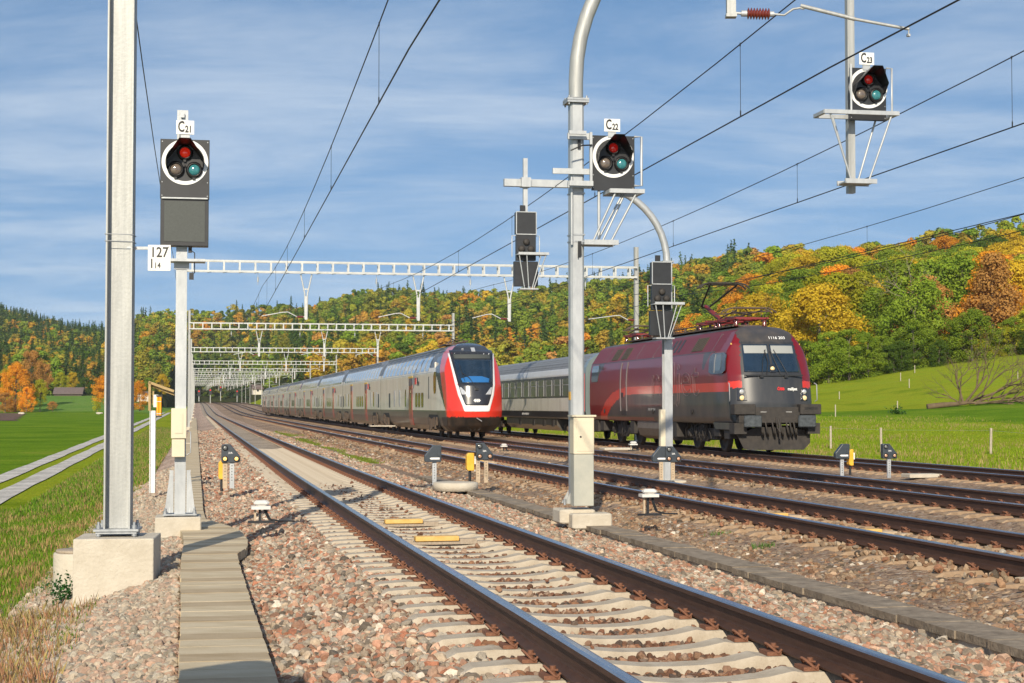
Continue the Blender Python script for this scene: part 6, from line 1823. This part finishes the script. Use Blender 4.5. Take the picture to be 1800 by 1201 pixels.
b = MB(); wpatch(b, CP, 1.0, 1.85, 1.15, 3.0, .02, 0, rnd=.05, nz=8); dd_ = b.make('door', M['c_red'], coach, fixn=False)
b = MB(); wpatch(b, CP, 1.1, 1.45, 1.95, 2.85, .03, 0, rnd=.05); b.make('door_window', M['winglass'], dd_, fixn=False)
b = MB(); wpatch(b, CP, .78, .98, 1.4, 3.0, .03, 0, rnd=0); bl_ = b.make('blue_panel', M['doorblue'], coach, fixn=False)
text('2', .32, (-1.46, .88, 2.72), coach, M['white'], 'side', xs=.9, bold=.004)
b = MB(); wpatch(b, CP, .35, .70, 1.32, 3.02, .012, 0, rnd=0); b.make('corner_post', M['t_red'], coach, fixn=False)
y = 3.4
while y < LC - 2.5:
    b = MB(); wpatch(b, CP, y, y + 1.32, 2.02, 2.86, .014, 0, rnd=.12); o = b.make('window', M['winlow'], coach, fixn=False)
    b = MB()
    for (a_, c_) in ((y - .03, y + .03), (y + 1.29, y + 1.35)): wpatch(b, CP, a_, c_, 2.05, 2.83, .020, 0, rnd=0)
    wpatch(b, CP, y, y + 1.32, 2.55, 2.58, .02, 0, rnd=0); b.make('frame', M['frame_grey'], o, fixn=False)
    y += 1.86
b = MB()
for q in np.arange(.3, LC, .9): pass
for zz in (3.45, 3.58, 3.70, 3.80): b.tube([(-side_x(CP, zz), .6, zz), (-side_x(CP, zz), LC - .3, zz)], .014, 4)
b.make('roof_ribs', M['c_roof'], coach)
b = MB(); wpatch(b, CP, 8.2, 10.0, 1.08, 1.2, .012, 0, rnd=0); b.make('data_strip', M['whiteink'], coach, fixn=False) if False else None
text('50 85 21-95 103-8  B', .17, (-1.432, 13.6, 1.15), coach, M['whiteink'], 'side', xs=1.2)
text('5', .38, (-1.44, 19.5, 1.55), coach, M['ink'], 'side', xs=.9)
b = MB(); b.box((-1.0, 2.4, 1.3), (.05, .05, .05)) if False else None
b = MB(); P = [(-1.30, .96), (-1.30, .62), (-1.0, .36), (1.0, .36), (1.30, .62), (1.30, .96)]; b.extr(P, 1, 6.5, 19.5); b.make('underfloor_skirt', M['t_skirt'], coach)
b = MB()
for yy in (7.4, 9.5, 12.0, 15.6): b.box((-1.30, yy, .72), (.05, .5, .32))
b.make('underfloor_hatch', M['dirtblack'], coach)
for i, yb in enumerate((3.6, LC - 3.6)): bogie(coach, yb, 2.5, .46, seed=40 + i)
b = MB(); b.box((0, 0, 2.2), (1.1, .35, 2.2)); b.make('gangway_bellows', M['bellows'], coach)
b = MB()
for q in (-1, 1): b.cyl((q * .87, .15, 1.06), (q * .87, -.42, 1.06), .13, 12)
b.make('buffer', M['dirtblack'], coach)
b = MB(); b.box((-1.43, 2.6, 1.68), (.02, .55, .35)); b.make('side_vent', M['black'], coach)
b = MB(); b.tube([(-1.47, .30, 1.4), (-1.5, .30, 1.5), (-1.5, .30, 2.1), (-1.47, .30, 2.2)], .015, 5); b.make('grab_rail', M['black'], coach)
put(coach, TR[3], 50.1 + 19.28 + .9, 3)
# ------------------------------------------------------------------ trees
def leaf_mat(name, c1, c2, ramp=None):
    """leaf colour varies from leaf clump to leaf clump (attribute) and from tree to tree (object random)"""
    m, nt, b = new_mat(name)
    nt.nodes.remove(b)
    at = nt.nodes.new('ShaderNodeAttribute'); at.attribute_name = 'lv'
    oi = nt.nodes.new('ShaderNodeObjectInfo')
    if ramp:
        r = nt.nodes.new('ShaderNodeValToRGB'); r.color_ramp.interpolation = 'LINEAR'
        els = r.color_ramp.elements
        while len(els) < len(ramp): els.new(.5)
        for i, c in enumerate(ramp): els[i].position = i / (len(ramp) - 1); els[i].color = (*c, 1)
        nt.links.new(oi.outputs['Random'], r.inputs[0]); base = r.outputs[0]
        hs = nt.nodes.new('ShaderNodeHueSaturation')
        mh = nt.nodes.new('ShaderNodeMapRange'); mh.inputs[3].default_value = .485; mh.inputs[4].default_value = .515
        nt.links.new(at.outputs['Fac'], mh.inputs[0]); nt.links.new(mh.outputs[0], hs.inputs['Hue'])
        nt.links.new(base, hs.inputs['Color']); col = hs.outputs[0]
    else:
        mx = nt.nodes.new('ShaderNodeMix'); mx.data_type = 'RGBA'; mx.inputs[6].default_value = (*c1, 1); mx.inputs[7].default_value = (*c2, 1)
        nt.links.new(at.outputs['Fac'], mx.inputs[0]); col = mx.outputs[2]
    mr = nt.nodes.new('ShaderNodeMapRange'); mr.inputs[3].default_value = .78; mr.inputs[4].default_value = 1.25
    mu = nt.nodes.new('ShaderNodeMath'); mu.operation = 'MULTIPLY'; mu.inputs[1].default_value = 7.31
    fr = nt.nodes.new('ShaderNodeMath'); fr.operation = 'FRACT'
    nt.links.new(oi.outputs['Random'], mu.inputs[0]); nt.links.new(mu.outputs[0], fr.inputs[0]); nt.links.new(fr.outputs[0], mr.inputs[0])
    vs = nt.nodes.new('ShaderNodeVectorMath'); vs.operation = 'SCALE'
    nt.links.new(col, vs.inputs[0]); nt.links.new(mr.outputs[0], vs.inputs['Scale'])
    d = nt.nodes.new('ShaderNodeBsdfDiffuse'); t = nt.nodes.new('ShaderNodeBsdfTranslucent'); ms = nt.nodes.new('ShaderNodeMixShader'); ms.inputs[0].default_value = .32
    nt.links.new(vs.outputs[0], d.inputs[0]); nt.links.new(vs.outputs[0], t.inputs[0])
    nt.links.new(d.outputs[0], ms.inputs[1]); nt.links.new(t.outputs[0], ms.inputs[2])
    nt.links.new(ms.outputs[0], nt.nodes['Material Output'].inputs[0])
    return m
CLS = {
 'dark green': ((0.063, 0.119, 0.020), (0.119, 0.182, 0.030)),
 'green': ((0.140, 0.231, 0.024), (0.252, 0.322, 0.035)),
 'yellow green': ((0.280, 0.315, 0.025), (0.476, 0.448, 0.035)),
 'golden': ((0.500, 0.345, 0.025), (0.660, 0.470, 0.040)),
 'orange': ((0.644, 0.266, 0.030), (0.800, 0.378, 0.035)),
 'rusty brown': ((0.364, 0.196, 0.060), (0.532, 0.280, 0.080)),
}
LEAF = {k: leaf_mat(k + ' leaves', *v) for k, v in CLS.items()}
M['needles'] = leaf_mat('dark conifer needles', (.050, .100, .030), (.105, .165, .045))
M['mixleaves'] = leaf_mat('autumn leaves', None, None, [(0.120, 0.209, 0.032), (0.224, 0.322, 0.034), (0.359, 0.402, 0.040), (0.568, 0.306, 0.057), (0.209, 0.290, 0.034), (0.718, 0.467, 0.046), (0.478, 0.266, 0.081), (0.299, 0.354, 0.034), (0.718, 0.338, 0.046), (0.164, 0.258, 0.034)])
M['mixgreen'] = leaf_mat('green autumn leaves', None, None, [(0.115, 0.196, 0.034), (0.196, 0.287, 0.040), (0.276, 0.345, 0.046), (0.161, 0.253, 0.034), (0.345, 0.368, 0.052), (0.138, 0.230, 0.034), (0.391, 0.276, 0.057), (0.230, 0.322, 0.046), (0.529, 0.437, 0.057), (0.149, 0.230, 0.040)])
M['bark'] = mat('grey brown bark', (.10, .08, .06), .95, 0, (.19, .16, .13), 3, .8, .5, 8)
M['barkpale'] = mat('pale dry bark', (.28, .22, .16), .95, 0, (.40, .34, .27), 3, .8, .3, 8)

def leaf_quads(c, nr, sz, rng, asp=.8):
    n = len(c)
    nr = nr / np.maximum(np.linalg.norm(nr, axis=1, keepdims=True), 1e-6)
    a = rng.normal(size=(n, 3)); t = np.cross(nr, a); t /= np.maximum(np.linalg.norm(t, axis=1, keepdims=True), 1e-6); b = np.cross(nr, t)
    t = t * (sz[:, None] / 2); b = b * (sz[:, None] / 2 * asp)
    return np.stack([c - t, c - b * .9 + t * .2, c + t, c + b - t * .1], 1).reshape(-1, 3)

def decid_crown(seed, h=1.0, wd=.62, nb=44, per=110, leaf=.026, base=.16, shape='round'):
    """crown mesh of a unit-high broadleaf tree"""
    rng = np.random.default_rng(seed)
    cs = []; 
    while len(cs) < nb:
        u = rng.uniform(0, 1); z = base + (1 - base) * (u ** .8)
        tt = (z - base) / (1 - base)
        if shape == 'round': rad = wd / 2 * (math.sin(PI * min(1, .12 + tt * .86)) ** .6)
        else: rad = wd / 2 * (1 - tt) ** .55 * (min(1, tt * 6 + .45))
        an = rng.uniform(0, 2 * PI); rr = rad * math.sqrt(rng.uniform(.12, 1)) * rng.uniform(.8, 1.12)
        cs.append((rr * math.cos(an), rr * math.sin(an), min(z, .955), rng.uniform(.065, .125) * (1.15 - .35 * tt)))
    C = []; Nn = []; S = []; V = []
    for (x, y, z, r) in cs:
        k = int(per * rng.uniform(.6, 1.3))
        d = rng.normal(size=(k, 3)); d /= np.linalg.norm(d, axis=1, keepdims=True)
        d[:, 2] *= .78
        rad = r * (rng.uniform(.25, 1, k) ** .45)[:, None]
        C.append(np.array([x, y, z]) + d * rad); Nn.append(d + rng.normal(size=(k, 3)) * .45 + np.array([0, 0, .35])); S.append(leaf * rng.uniform(.6, 1.4, k))
        V.append(np.clip(rng.uniform(0, 1) * .6 + rng.uniform(0, 1, k) * .5, 0, 1))
    C = np.concatenate(C); Nn = np.concatenate(Nn); S = np.concatenate(S); V = np.concatenate(V)
    C[:, 2] = np.maximum(C[:, 2], .02)
    return leaf_quads(C, Nn, S, rng), V, cs
def conif_crown(seed, layers=17, per=15, wd=.30, base=.10, seg=5, leaf=.05):
    rng = np.random.default_rng(seed)
    C = []; Nn = []; S = []; V = []
    for L in range(layers):
        t = L / (layers - 1); z = base + (1 - base) * t ** .92; r = wd / 2 * (1 - t) ** .85 + .008
        for k in range(max(4, int(per * (1 - t * .6)))):
            an = rng.uniform(0, 2 * PI); rr = r * rng.uniform(.7, 1.12); zz = z + rng.uniform(-.02, .02); v = rng.uniform(0, 1)
            for j in range(seg):
                q = (j + .6) / seg
                if r < .02 and j > 1: break
                C.append((rr * q * math.cos(an), rr * q * math.sin(an), zz - .32 * rr * q * q + .02)); Nn.append((.5 * math.cos(an), .5 * math.sin(an), .75)); S.append(leaf * (1.1 - .5 * q) * (1 - .45 * t)); V.append(v * .6 + rng.uniform(0, .4))
    C = np.array(C) + rng.normal(0, .006, (len(C), 3)); Nn = np.array(Nn) + rng.normal(0, .35, (len(C), 3))
    return leaf_quads(C, Nn, np.array(S), rng, .7), np.array(V)
def trunk_mb(h, r, cs=None, nl=7, lean=0.0, top=.8):
    mb = MB(); 
    pts = [(0, 0, -.02), (lean * .1, 0, .15), (lean * .3, .005, .4), (lean * .6, -.005, top * .8), (lean, 0, top)]
    mb.tube(pts, [r * 1.35, r, r * .8, r * .5, r * .15], 8)
    if cs:
        for (x, y, z, q) in cs[:nl]:
            z0 = max(.12, z - .22); mb.tube([(0, 0, z0), (x * .5, y * .5, (z0 + z) / 2 + .01), (x, y, z)], [r * .42, r * .25, r * .06], 5)
    return mb
def to_mesh(mb, name, m):
    o = mb.make(name, m, fixn=False); me = o.data; bpy.data.objects.remove(o); return me

# shape library: hi (near), lo (hill)
HI = []
for i, (wd, base, shp) in enumerate([(.72, .10, 'round'), (.62, .14, 'round'), (.84, .06, 'round'), (.56, .10, 'cone'), (.66, .03, 'round')]):
    q, v, cs = decid_crown(100 + i, 1, wd, 74, 190, .020, base, shp)
    HI.append((q, v, cs, to_mesh(trunk_mb(1, .017, cs, 9), 'trunk', M['bark'])))
LO = []
for i, (wd, base, shp) in enumerate([(.70, .06, 'round'), (.60, .08, 'round'), (.82, .05, 'round'), (.52, .05, 'cone')]):
    q, v, cs = decid_crown(200 + i, 1, wd, 30, 60, .054, base, shp)
    LO.append((q, v, cs))
CO = []
for i, wd in enumerate([.40, .34, .46]):
    q, v = conif_crown(300 + i, wd=wd, layers=15, per=13, seg=4, leaf=.075); CO.append((q, v))
COH = []
for i, wd in enumerate([.42, .36]):
    q, v = conif_crown(340 + i, wd=wd, layers=26, per=26, seg=7, leaf=.034); COH.append((q, v))
TRK = to_mesh(trunk_mb(1, .014), 'trunk', M['bark'])
_mc = {}
def crown_mesh(kind, i, cls):
    key = (kind, i, cls)
    if key not in _mc:
        src = {'hi': HI, 'lo': LO, 'co': CO, 'coh': COH}[kind][i]
        mt = M['needles'] if kind in ('co', 'coh') else M['mixleaves'] if cls == 'mix' else M['mixgreen'] if cls == 'mixg' else LEAF[cls]
        _mc[key] = np_mesh('crown', src[0], 4, [mt], {'lv': ('FACE', 'FLOAT', src[1])})
    return _mc[key]
def tree(kind, i, cls, x, y, z, h, wsc, lab, group, name=None):
    con = kind in ('co', 'coh')
    t = thing(name or ('conifer_tree' if con else 'broadleaf_tree'), lab, 'tree', (x, y, z), random.uniform(0, 6.28), group)
    t.scale = (h * wsc, h * wsc, h)
    c = mesh_obj('crown', crown_mesh(kind, i, cls), t)
    k = mesh_obj('trunk', HI[i][3] if kind == 'hi' else TRK, t)
    return t

# --- single trees in the fields at the left
random.seed(21)
def field_tree(px, ytop, ybase, wpx, Y, cls, kind, i, lab, x=None):
    h = (ybase - ytop) / FPX * Y; z = CZ + (703 - ybase) / FPX * Y
    z = max(z, gz(PX(px, Y), Y) - .3) if Y < 450 else z
    hh = CZ + (703 - ytop) / FPX * Y - z
    nat = {'hi': [.72, .62, .84, .56, .66]}[kind][i]
    tree(kind, i, cls, PX(px, Y), Y, z, hh, wpx / FPX * Y / (hh * nat), lab, None)
FT = [
 (28, 636, 726, 56, 400, 'orange', 'hi', 4, 'bright orange round tree at the left edge of the field'),
 (14, 648, 722, 30, 415, 'golden', 'hi', 1, 'yellow tree showing left of the bright orange tree'),
 (55, 617, 722, 46, 430, 'rusty brown', 'hi', 1, 'tall thin rusty tree behind the bright orange tree'),
 (10, 690, 725, 40, 395, 'rusty brown', 'hi', 2, 'low rusty bush at the foot of the orange tree, left side'),
 (47, 680, 726, 34, 396, 'orange', 'hi', 2, 'low orange bush at the foot of the orange tree, right side'),
 (71, 668, 724, 28, 405, 'yellow green', 'hi', 0, 'olive bush right of the bright orange tree'),
 (93, 706, 724, 19, 398, 'rusty brown', 'hi', 0, 'small round rusty bush alone on the field'),
 (107, 655, 693, 26, 520, 'yellow green', 'hi', 1, 'pale olive tree beside the grey roofed barn, on its left'),
 (150, 664, 698, 30, 510, 'dark green', 'hi', 2, 'dark green round tree right of the barn'),
 (186, 661, 724, 52, 380, 'orange', 'hi', 0, 'orange round tree directly behind the tall left mast, left one'),
 (246, 668, 722, 32, 392, 'orange', 'hi', 4, 'orange round tree just right of the tall left mast'),
 (170, 700, 724, 18, 384, 'yellow green', 'hi', 2, 'yellow green bush at the foot of the orange tree behind the mast'),
 (262, 664, 700, 22, 500, 'green', 'hi', 1, 'green tree behind the wooden lamp stand'),
 (285, 658, 700, 26, 505, 'golden', 'hi', 0, 'pale gold tree between the lamp stand and signal C21'),
 (225, 650, 700, 30, 500, 'yellow green', 'hi', 3, 'olive tree right of the left mast at the hill foot'),
 (128, 655, 690, 24, 540, 'golden', 'hi', 1, 'small golden tree behind the barn'),
 (80, 640, 693, 30, 530, 'rusty brown', 'hi', 1, 'brown tree between the orange tree and the barn'),
]
for a in FT: field_tree(*a)

# --- wood on the hills
def interp_dark(a, y, t):
    """share of conifers"""
    v = vnoise(np.array([a * .9]), np.array([y * .55]), 70, 31)[0]
    p = .16 + .28 * v
    if a < 230: p += .28 + .30 * np.clip(t, 0, 1)
    elif a < 330: p += .05
    elif a < 560 and .12 < t < .5: p += .35
    elif a > 1330: p -= .34
    return p
pts = []
random.seed(5)
Y = 216.0
while Y < 1500:
    sp = 7.6 if Y < 420 else 9.6
    dx = sp; 
    xw = PX(-160, Y); x1 = PX(1960, Y)
    while xw < x1:
        x = xw + random.uniform(-.42, .42) * sp; y = Y + random.uniform(-.5, .5) * sp * 1.1
        a = 900 + FPX * x / y
        r0, rr, zf, zr = hill_params(a)
        t = (y - r0) / (rr - r0)
        if 0.015 < t < 1.02 and not (300 < a < 480 and y < 880):
            pts.append((float(a), x, y, float(hill_z(a, y)), float(t)))
        xw += dx
    Y += sp * 1.15
ind = []; stuff = []
pts.sort(key=lambda p: p[2])
nd = nc = 0
for p in pts:
    con = random.random() < interp_dark(p[0], p[2], p[4])
    if con and nc < 60 and p[2] < 900: nc += 1; ind.append((p, True))
    elif not con and nd < 255: nd += 1; ind.append((p, False))
    else: stuff.append((p, con))
clsn = list(CLS)
def where(a, t):
    r = ('behind the tall left mast' if a < 250 else 'behind signal mast C21' if a < 345 else 'above the far portals' if a < 480 else 'above the double deck carriages' if a < 680 else 'above the red train nose' if a < 900
         else 'left of the square mast' if a < 1000 else 'above the coach' if a < 1110 else 'behind the farther curved mast' if a < 1200 else 'behind the raised pantograph' if a < 1330 else 'above the locomotive cab' if a < 1410 else 'right of the locomotive' if a < 1480 else 'above the yellow point box' if a < 1530 else 'above signal 24A' if a < 1600 else 'above the fallen trunk' if a < 1670 else 'above the fallen branches' if a < 1750 else 'at the right edge')
    q = 'at the foot of the wood' if t < .06 else 'low on the slope' if t < .25 else 'halfway up the slope' if t < .6 else 'high on the slope' if t < .93 else 'on the skyline'
    return q + ' ' + r
for (p, con) in ind:
    a, x, y, z, t = p
    near = y < 460 or (a < 290 and y < 680)
    if con:
        h = random.uniform(15, 22); k = 'coh' if near else 'co'
        tree(k, random.randrange(len(COH) if near else len(CO)), '', x, y, z - .3, h, random.uniform(.95, 1.3),
             'dark green conifer ' + where(a, t), 'conifers on the wooded hillside')
    else:
        v = vnoise(np.array([x]), np.array([y]), 26, 77)[0] + random.uniform(-.45, .45)
        if a > 1330: wts = [.03, .26, .34, .19, .09, .09]
        elif a > 900: wts = [.10, .30, .26, .12, .12, .10]
        else: wts = [.08, .22, .20, .20, .18, .12]
        cls = random.choices(clsn, wts)[0]
        if v > .55: cls = random.choice(['golden', 'orange', 'yellow green'])
        h = random.uniform(12.5, 17.5) if near else random.uniform(12, 17)
        if a > 1340 and t < .10: h = random.uniform(13.5, 18.0)
        wq = random.uniform(.95, 1.25)
        tree('hi' if near else 'lo', random.randrange(5 if near else 4), cls, x, y, z - (.8 if near else .3), h, wq,
             ('broad ' if wq > 1.12 else 'slim ') + '%s tree ' % cls + where(a, t), cls + ' trees on the wooded hillside')
# the rest as one wood
tmpl = []
for i in range(4): tmpl.append(bpy.data.objects.new('tree_template', crown_mesh('lo', i, 'mix')))
for i in range(4): tmpl.append(bpy.data.objects.new('tree_template', crown_mesh('lo', i, 'mixg')))
for i in range(3): tmpl.append(bpy.data.objects.new('tree_template', crown_mesh('co', i, '')))
k = len(stuff)
me = bpy.data.meshes.new('hillside_wood'); me.vertices.add(k)
co = np.array([(p[1], p[2], p[3] - .4) for p, c in stuff], dtype=np.float32); me.vertices.foreach_set('co', co.ravel())
gv = vnoise(np.array([p[1] for p, c in stuff]), np.array([p[2] for p, c in stuff]), 60, 91)
idx = np.array([(8 + random.randrange(3)) if c else random.randrange(4) + (4 if gv[i] + random.uniform(-.35, .35) > -.08 else 0) for i, (p, c) in enumerate(stuff)], dtype=np.int32)
rot = np.zeros((k, 3), np.float32); rot[:, 2] = RNG.uniform(0, 6.28, k)
hh = np.where(idx >= 8, RNG.uniform(15, 21, k), RNG.uniform(11.5, 17, k)); ws = hh * RNG.uniform(.95, 1.25, k)
a = me.attributes.new('tidx', 'INT', 'POINT'); a.data.foreach_set('value', idx)
a = me.attributes.new('trot', 'FLOAT_VECTOR', 'POINT'); a.data.foreach_set('vector', rot.ravel())
a = me.attributes.new('tscale', 'FLOAT_VECTOR', 'POINT'); a.data.foreach_set('vector', np.stack([ws, ws, hh], -1).astype(np.float32).ravel())
me.update()
wood = mesh_obj('hillside_wood', me); tag(wood, 'mixed autumn wood covering the hills behind the railway', 'wood', kind='stuff')
gn_scatter(wood, tmpl, 'tidx', 'trot', 'tscale')
print('TREES individual', len(ind), 'stuff', k)

# --- shrubs along the foot of the right wood
random.seed(9)
for k in range(26):
    a = 1390 + k * 20 + random.uniform(-7, 7); y = float(hill_params(a)[0]) + random.uniform(-3, 2); x = PX(a, y)
    cls = random.choice(['green', 'yellow green', 'yellow green', 'green', 'dark green'])
    tree('hi', random.choice([2, 4]), cls, x, y, gz(x, y) - .5, random.uniform(4.0, 7.5), random.uniform(1.0, 1.6),
         '%s shrub at the wood foot %s' % (cls, 'just right of the locomotive' if k < 4 else 'above the middle of the right meadow' if k < 11 else 'behind the fallen tree' if k < 16 else 'at the right edge'), cls + ' shrubs at the meadow edge', 'shrub')

# --- bare pale branches in the right wood (dead tree)
def branchy(mb, p, d, L, r, depth, rs, spread=.6, grav=-.05):
    pts = [p]; q = Vector(p); dd = Vector(d).normalized(); n = 4
    for k in range(n):
        dd = (dd + Vector((rs.uniform(-1, 1), rs.uniform(-1, 1), rs.uniform(-1, 1))) * .16 + Vector((0, 0, grav))).normalized()
        q = q + dd * L / n; pts.append(tuple(q))
    mb.tube(pts, [r * (1 - .5 * k / n) for k in range(n + 1)], 5 if depth > 1 else 4)
    if depth > 0:
        for k in range(rs.choice([2, 3, 3])):
            i = rs.choice([2, 3, 4]); nd_ = (dd + Vector((rs.uniform(-1, 1), rs.uniform(-1, 1), rs.uniform(-.6, 1))) * spread).normalized()
            branchy(mb, pts[i], nd_, L * rs.uniform(.55, .8), r * .5, depth - 1, rs, spread, grav)
rs = random.Random(12)
mb = MB()
for k in range(3): branchy(mb, (0, 0, 0), (rs.uniform(-.5, .3), -.3, .8), 4.6, .09, 4, rs, .75, 0)
o = mb.make('bare_tree', M['barkpale'], loc=(PX(1610, 222), 222, CZ + (703 - 560) / FPX * 222), fixn=False); tag(o, 'pale leafless branches standing out of the right wood near the skyline', 'bare tree')
# --- fallen tree on the meadow
M['deadwood'] = mat('brown dead wood', (.085, .058, .032), .95, 0, (.18, .13, .075), 2, .8, .4, 12)
rs = random.Random(6)
Yt = 148.0; x0 = PX(1632, Yt)
ft = thing('fallen_tree', 'fallen leafless tree lying on the right meadow with its cut trunk to the left', 'fallen tree', (x0, Yt, gz(x0, Yt) + .1), 0)
ft.location.z = CZ + (703 - 720) / FPX * Yt
b = MB(); b.tube([(-.15, 0, .25), (1.3, 0, .42), (2.6, .2, .50), (3.6, .3, .62)], [.27, .25, .20, .17], 10); b.make('trunk', M['deadwood'], ft)
b = MB()
for (st, d, L, r) in (((3.2, .2, .6), (-.25, .3, 1), 2.6, .17), ((3.4, .3, .6), (.7, -.2, 1.0), 3.2, .17), ((3.6, .3, .62), (1.2, .3, .65), 4.2, .18), ((3.6, .2, .6), (1.5, -.4, .22), 4.8, .17), ((4.4, .2, .7), (1.3, .2, .42), 4.5, .14), ((6.0, .2, .7), (1.2, -.2, .30), 3.8, .12), ((2.8, .1, .5), (.1, -.4, .9), 2.2, .12), ((3.8, .2, .6), (.9, -.5, .9), 3.4, .12), ((4.8, .3, .7), (.4, .3, 1), 3.0, .11), ((6.6, .2, .7), (.6, -.3, .9), 2.8, .10), ((8.2, .1, .7), (1, .2, .4), 2.6, .09), ((4.2, -.1, .5), (1.3, -.9, .2), 3.6, .11), ((3.0, .2, .5), (-.8, .2, .8), 1.9, .09), ((5.4, 0, .8), (.5, .2, 1.0), 2.8, .11), ((7.2, 0, .7), (.9, .1, .6), 3.0, .10)):
    branchy(b, st, d, L * 1.0, r * .8, 4, rs, .75, -.005)
b.make('branches', M['deadwood'], ft, fixn=False)
leafy('weed', (PX(1576, 138), 138, gz(PX(1576, 138), 138)), 120, .7, .6, [(.05, .12, .02), (.08, .16, .03)], 'small dark weed clump on the meadow left of the fallen tree', 'weed', .25)

# --- barn, house, shed in the distance
M['tiles'] = mat('brown grey roof tiles', (.115, .085, .078), .9, 0, (.17, .13, .12), 2.0, .7, .4, 10, stretch=(1, 1, 3))
M['tilesred'] = mat('brick red roof tiles', (.34, .11, .08), .9, 0, (.42, .16, .12), 1.0, .7)
M['plaster'] = mat('pale plaster wall', (.62, .58, .50), .9, 0, (.70, .66, .60), 1.0, .6)
M['darkwood'] = mat('dark barn boards', (.06, .045, .035), .9, 0, (.11, .085, .065), 3, .7)
def house(name, lab, cat, px, py, Y, w_, d_, hw, hr, wall, roof, rz=0.0, win=2, ov=.5):
    t = thing(name, lab, cat, (PX(px, Y), Y, CZ + (703 - py) / FPX * Y), rz)
    b = MB(); b.box((0, 0, hw / 2 - .5), (w_, d_, hw + 1)); b.extr([(-d_ / 2, hw), (d_ / 2, hw), (0, hw + hr * .96)], 0, -w_ / 2, w_ / 2); b.make('wall', wall, t)
    b = MB(); W_ = w_ / 2 + ov; D_ = d_ / 2 + ov; sl = hr / (d_ / 2)
    for q in (-1, 1):
        b.add([(-W_, q * D_, hw - ov * sl), (W_, q * D_, hw - ov * sl), (W_, 0, hw + hr), (-W_, 0, hw + hr), (-W_, q * D_, hw - ov * sl + .25), (W_, q * D_, hw - ov * sl + .25), (W_, 0, hw + hr + .25), (-W_, 0, hw + hr + .25)], [(0, 1, 2, 3), (4, 5, 6, 7), (0, 1, 5, 4), (0, 3, 7, 4), (1, 2, 6, 5)])
    b.make('roof', roof, t)
    for k in range(win):
        x = -w_ / 2 + w_ * (k + 1) / (win + 1)
        b = MB(); b.box((x, -d_ / 2 - .03, hw * .55), (1.1, .08, 1.2)); f = b.make('window', M['white'], t)
        b = MB(); b.box((x, -d_ / 2 - .09, hw * .55), (.9, .05, 1.0)); b.make('pane', M['black'], f)
    return t
house('barn', 'low barn with a wide brown grey tiled roof at the foot of the left hill', 'barn', 122, 696, 505, 8.2, 6.5, .7, 1.7, M['darkwood'], M['tiles'], .15, 0, .4)
house('house', 'house with a brick red roof behind the portals above the last carriages', 'house', 512, 678, 700, 9, 8, 2.2, 3.2, M['plaster'], M['tilesred'], -.4, 2)
house('house', 'small pale house among the portals just left of the last carriage', 'house', 452, 690, 720, 4, 5, 1.6, 1.6, M['plaster'], M['tiles'], .3, 1)
house('shed', 'small pale shed left of the lamp stand at the far side of the field', 'shed', 252, 700, 470, 3.5, 2.5, 1.2, .5, M['plaster'], M['tiles'], .2, 0, .25)
# pale stones at the edge of the ploughed field
for (px, py, lab) in ((38, 728, 'pale grey rock at the field edge below the orange tree'), (175, 729, 'pale grey rock at the field edge left of the tall mast')):
    bm = bmesh.new(); bmesh.ops.create_icosphere(bm, subdivisions=2, radius=.5)
    for v in bm.verts: v.co *= random.uniform(.8, 1.15); v.co.z *= .55; v.co.x *= 1.6
    me = bpy.data.meshes.new('rock'); bm.to_mesh(me); bm.free(); me.materials.append(M['concrete'])
    o = mesh_obj('rock', me); Yq = 365; o.location = (PX(px, Yq), Yq, gz(PX(px, Yq), Yq) + .2); tag(o, lab, 'rock')
# small far signals among the portals
for (px, pt, pf, Y, lab) in ((350, 688, 706, 330, 'tiny far signal showing red, leftmost, beside the columns'), (370, 686, 709, 345, 'tiny far signal on its own post right of the nearest track'), (388, 681, 705, 400, 'tiny far signal hanging among the portals over the second track'), (417, 688, 707, 380, 'tiny far signal right of the tracks near the green bank')):
    t = thing('railway_signal', lab, 'signal', (PX(px, Y), Y, CZ + (703 - pf) / FPX * Y), AL, 'far signals among the portals')
    h = (pf - pt) / FPX * Y
    b = MB(); b.box((0, .1, h / 2), (.16, .16, h)); b.make('post', M['galv_light'], t)
    b = MB(); b.box((0, 0, h - .35), (.6, .1, 1.3)); b.make('back_plate', M['black'], t)
    b = MB(); b.cyl((0, -.06, h - .0), (0, -.12, h - .0), .16, 12); b.make('lens', M['lens_red'], t)

# ------------------------------------------------------------------ autumn air
hz = MB().box((0, 1150, 92), (4800, 2700, 200)).make('haze', [], None)
hm = bpy.data.materials.new('thin air'); hm.use_nodes = True
hn = hm.node_tree; hn.nodes.clear()
ho = hn.nodes.new('ShaderNodeOutputMaterial'); hv = hn.nodes.new('ShaderNodeVolumePrincipled')
hv.inputs['Color'].default_value = (.85, .92, 1.0, 1); hv.inputs['Density'].default_value = 0.00010; hv.inputs['Anisotropy'].default_value = 0.2
hn.links.new(hv.outputs[0], ho.inputs['Volume'])
hz.data.materials.append(hm)
tag(hz, kind='stuff')
SC.cycles.volume_bounces = 0
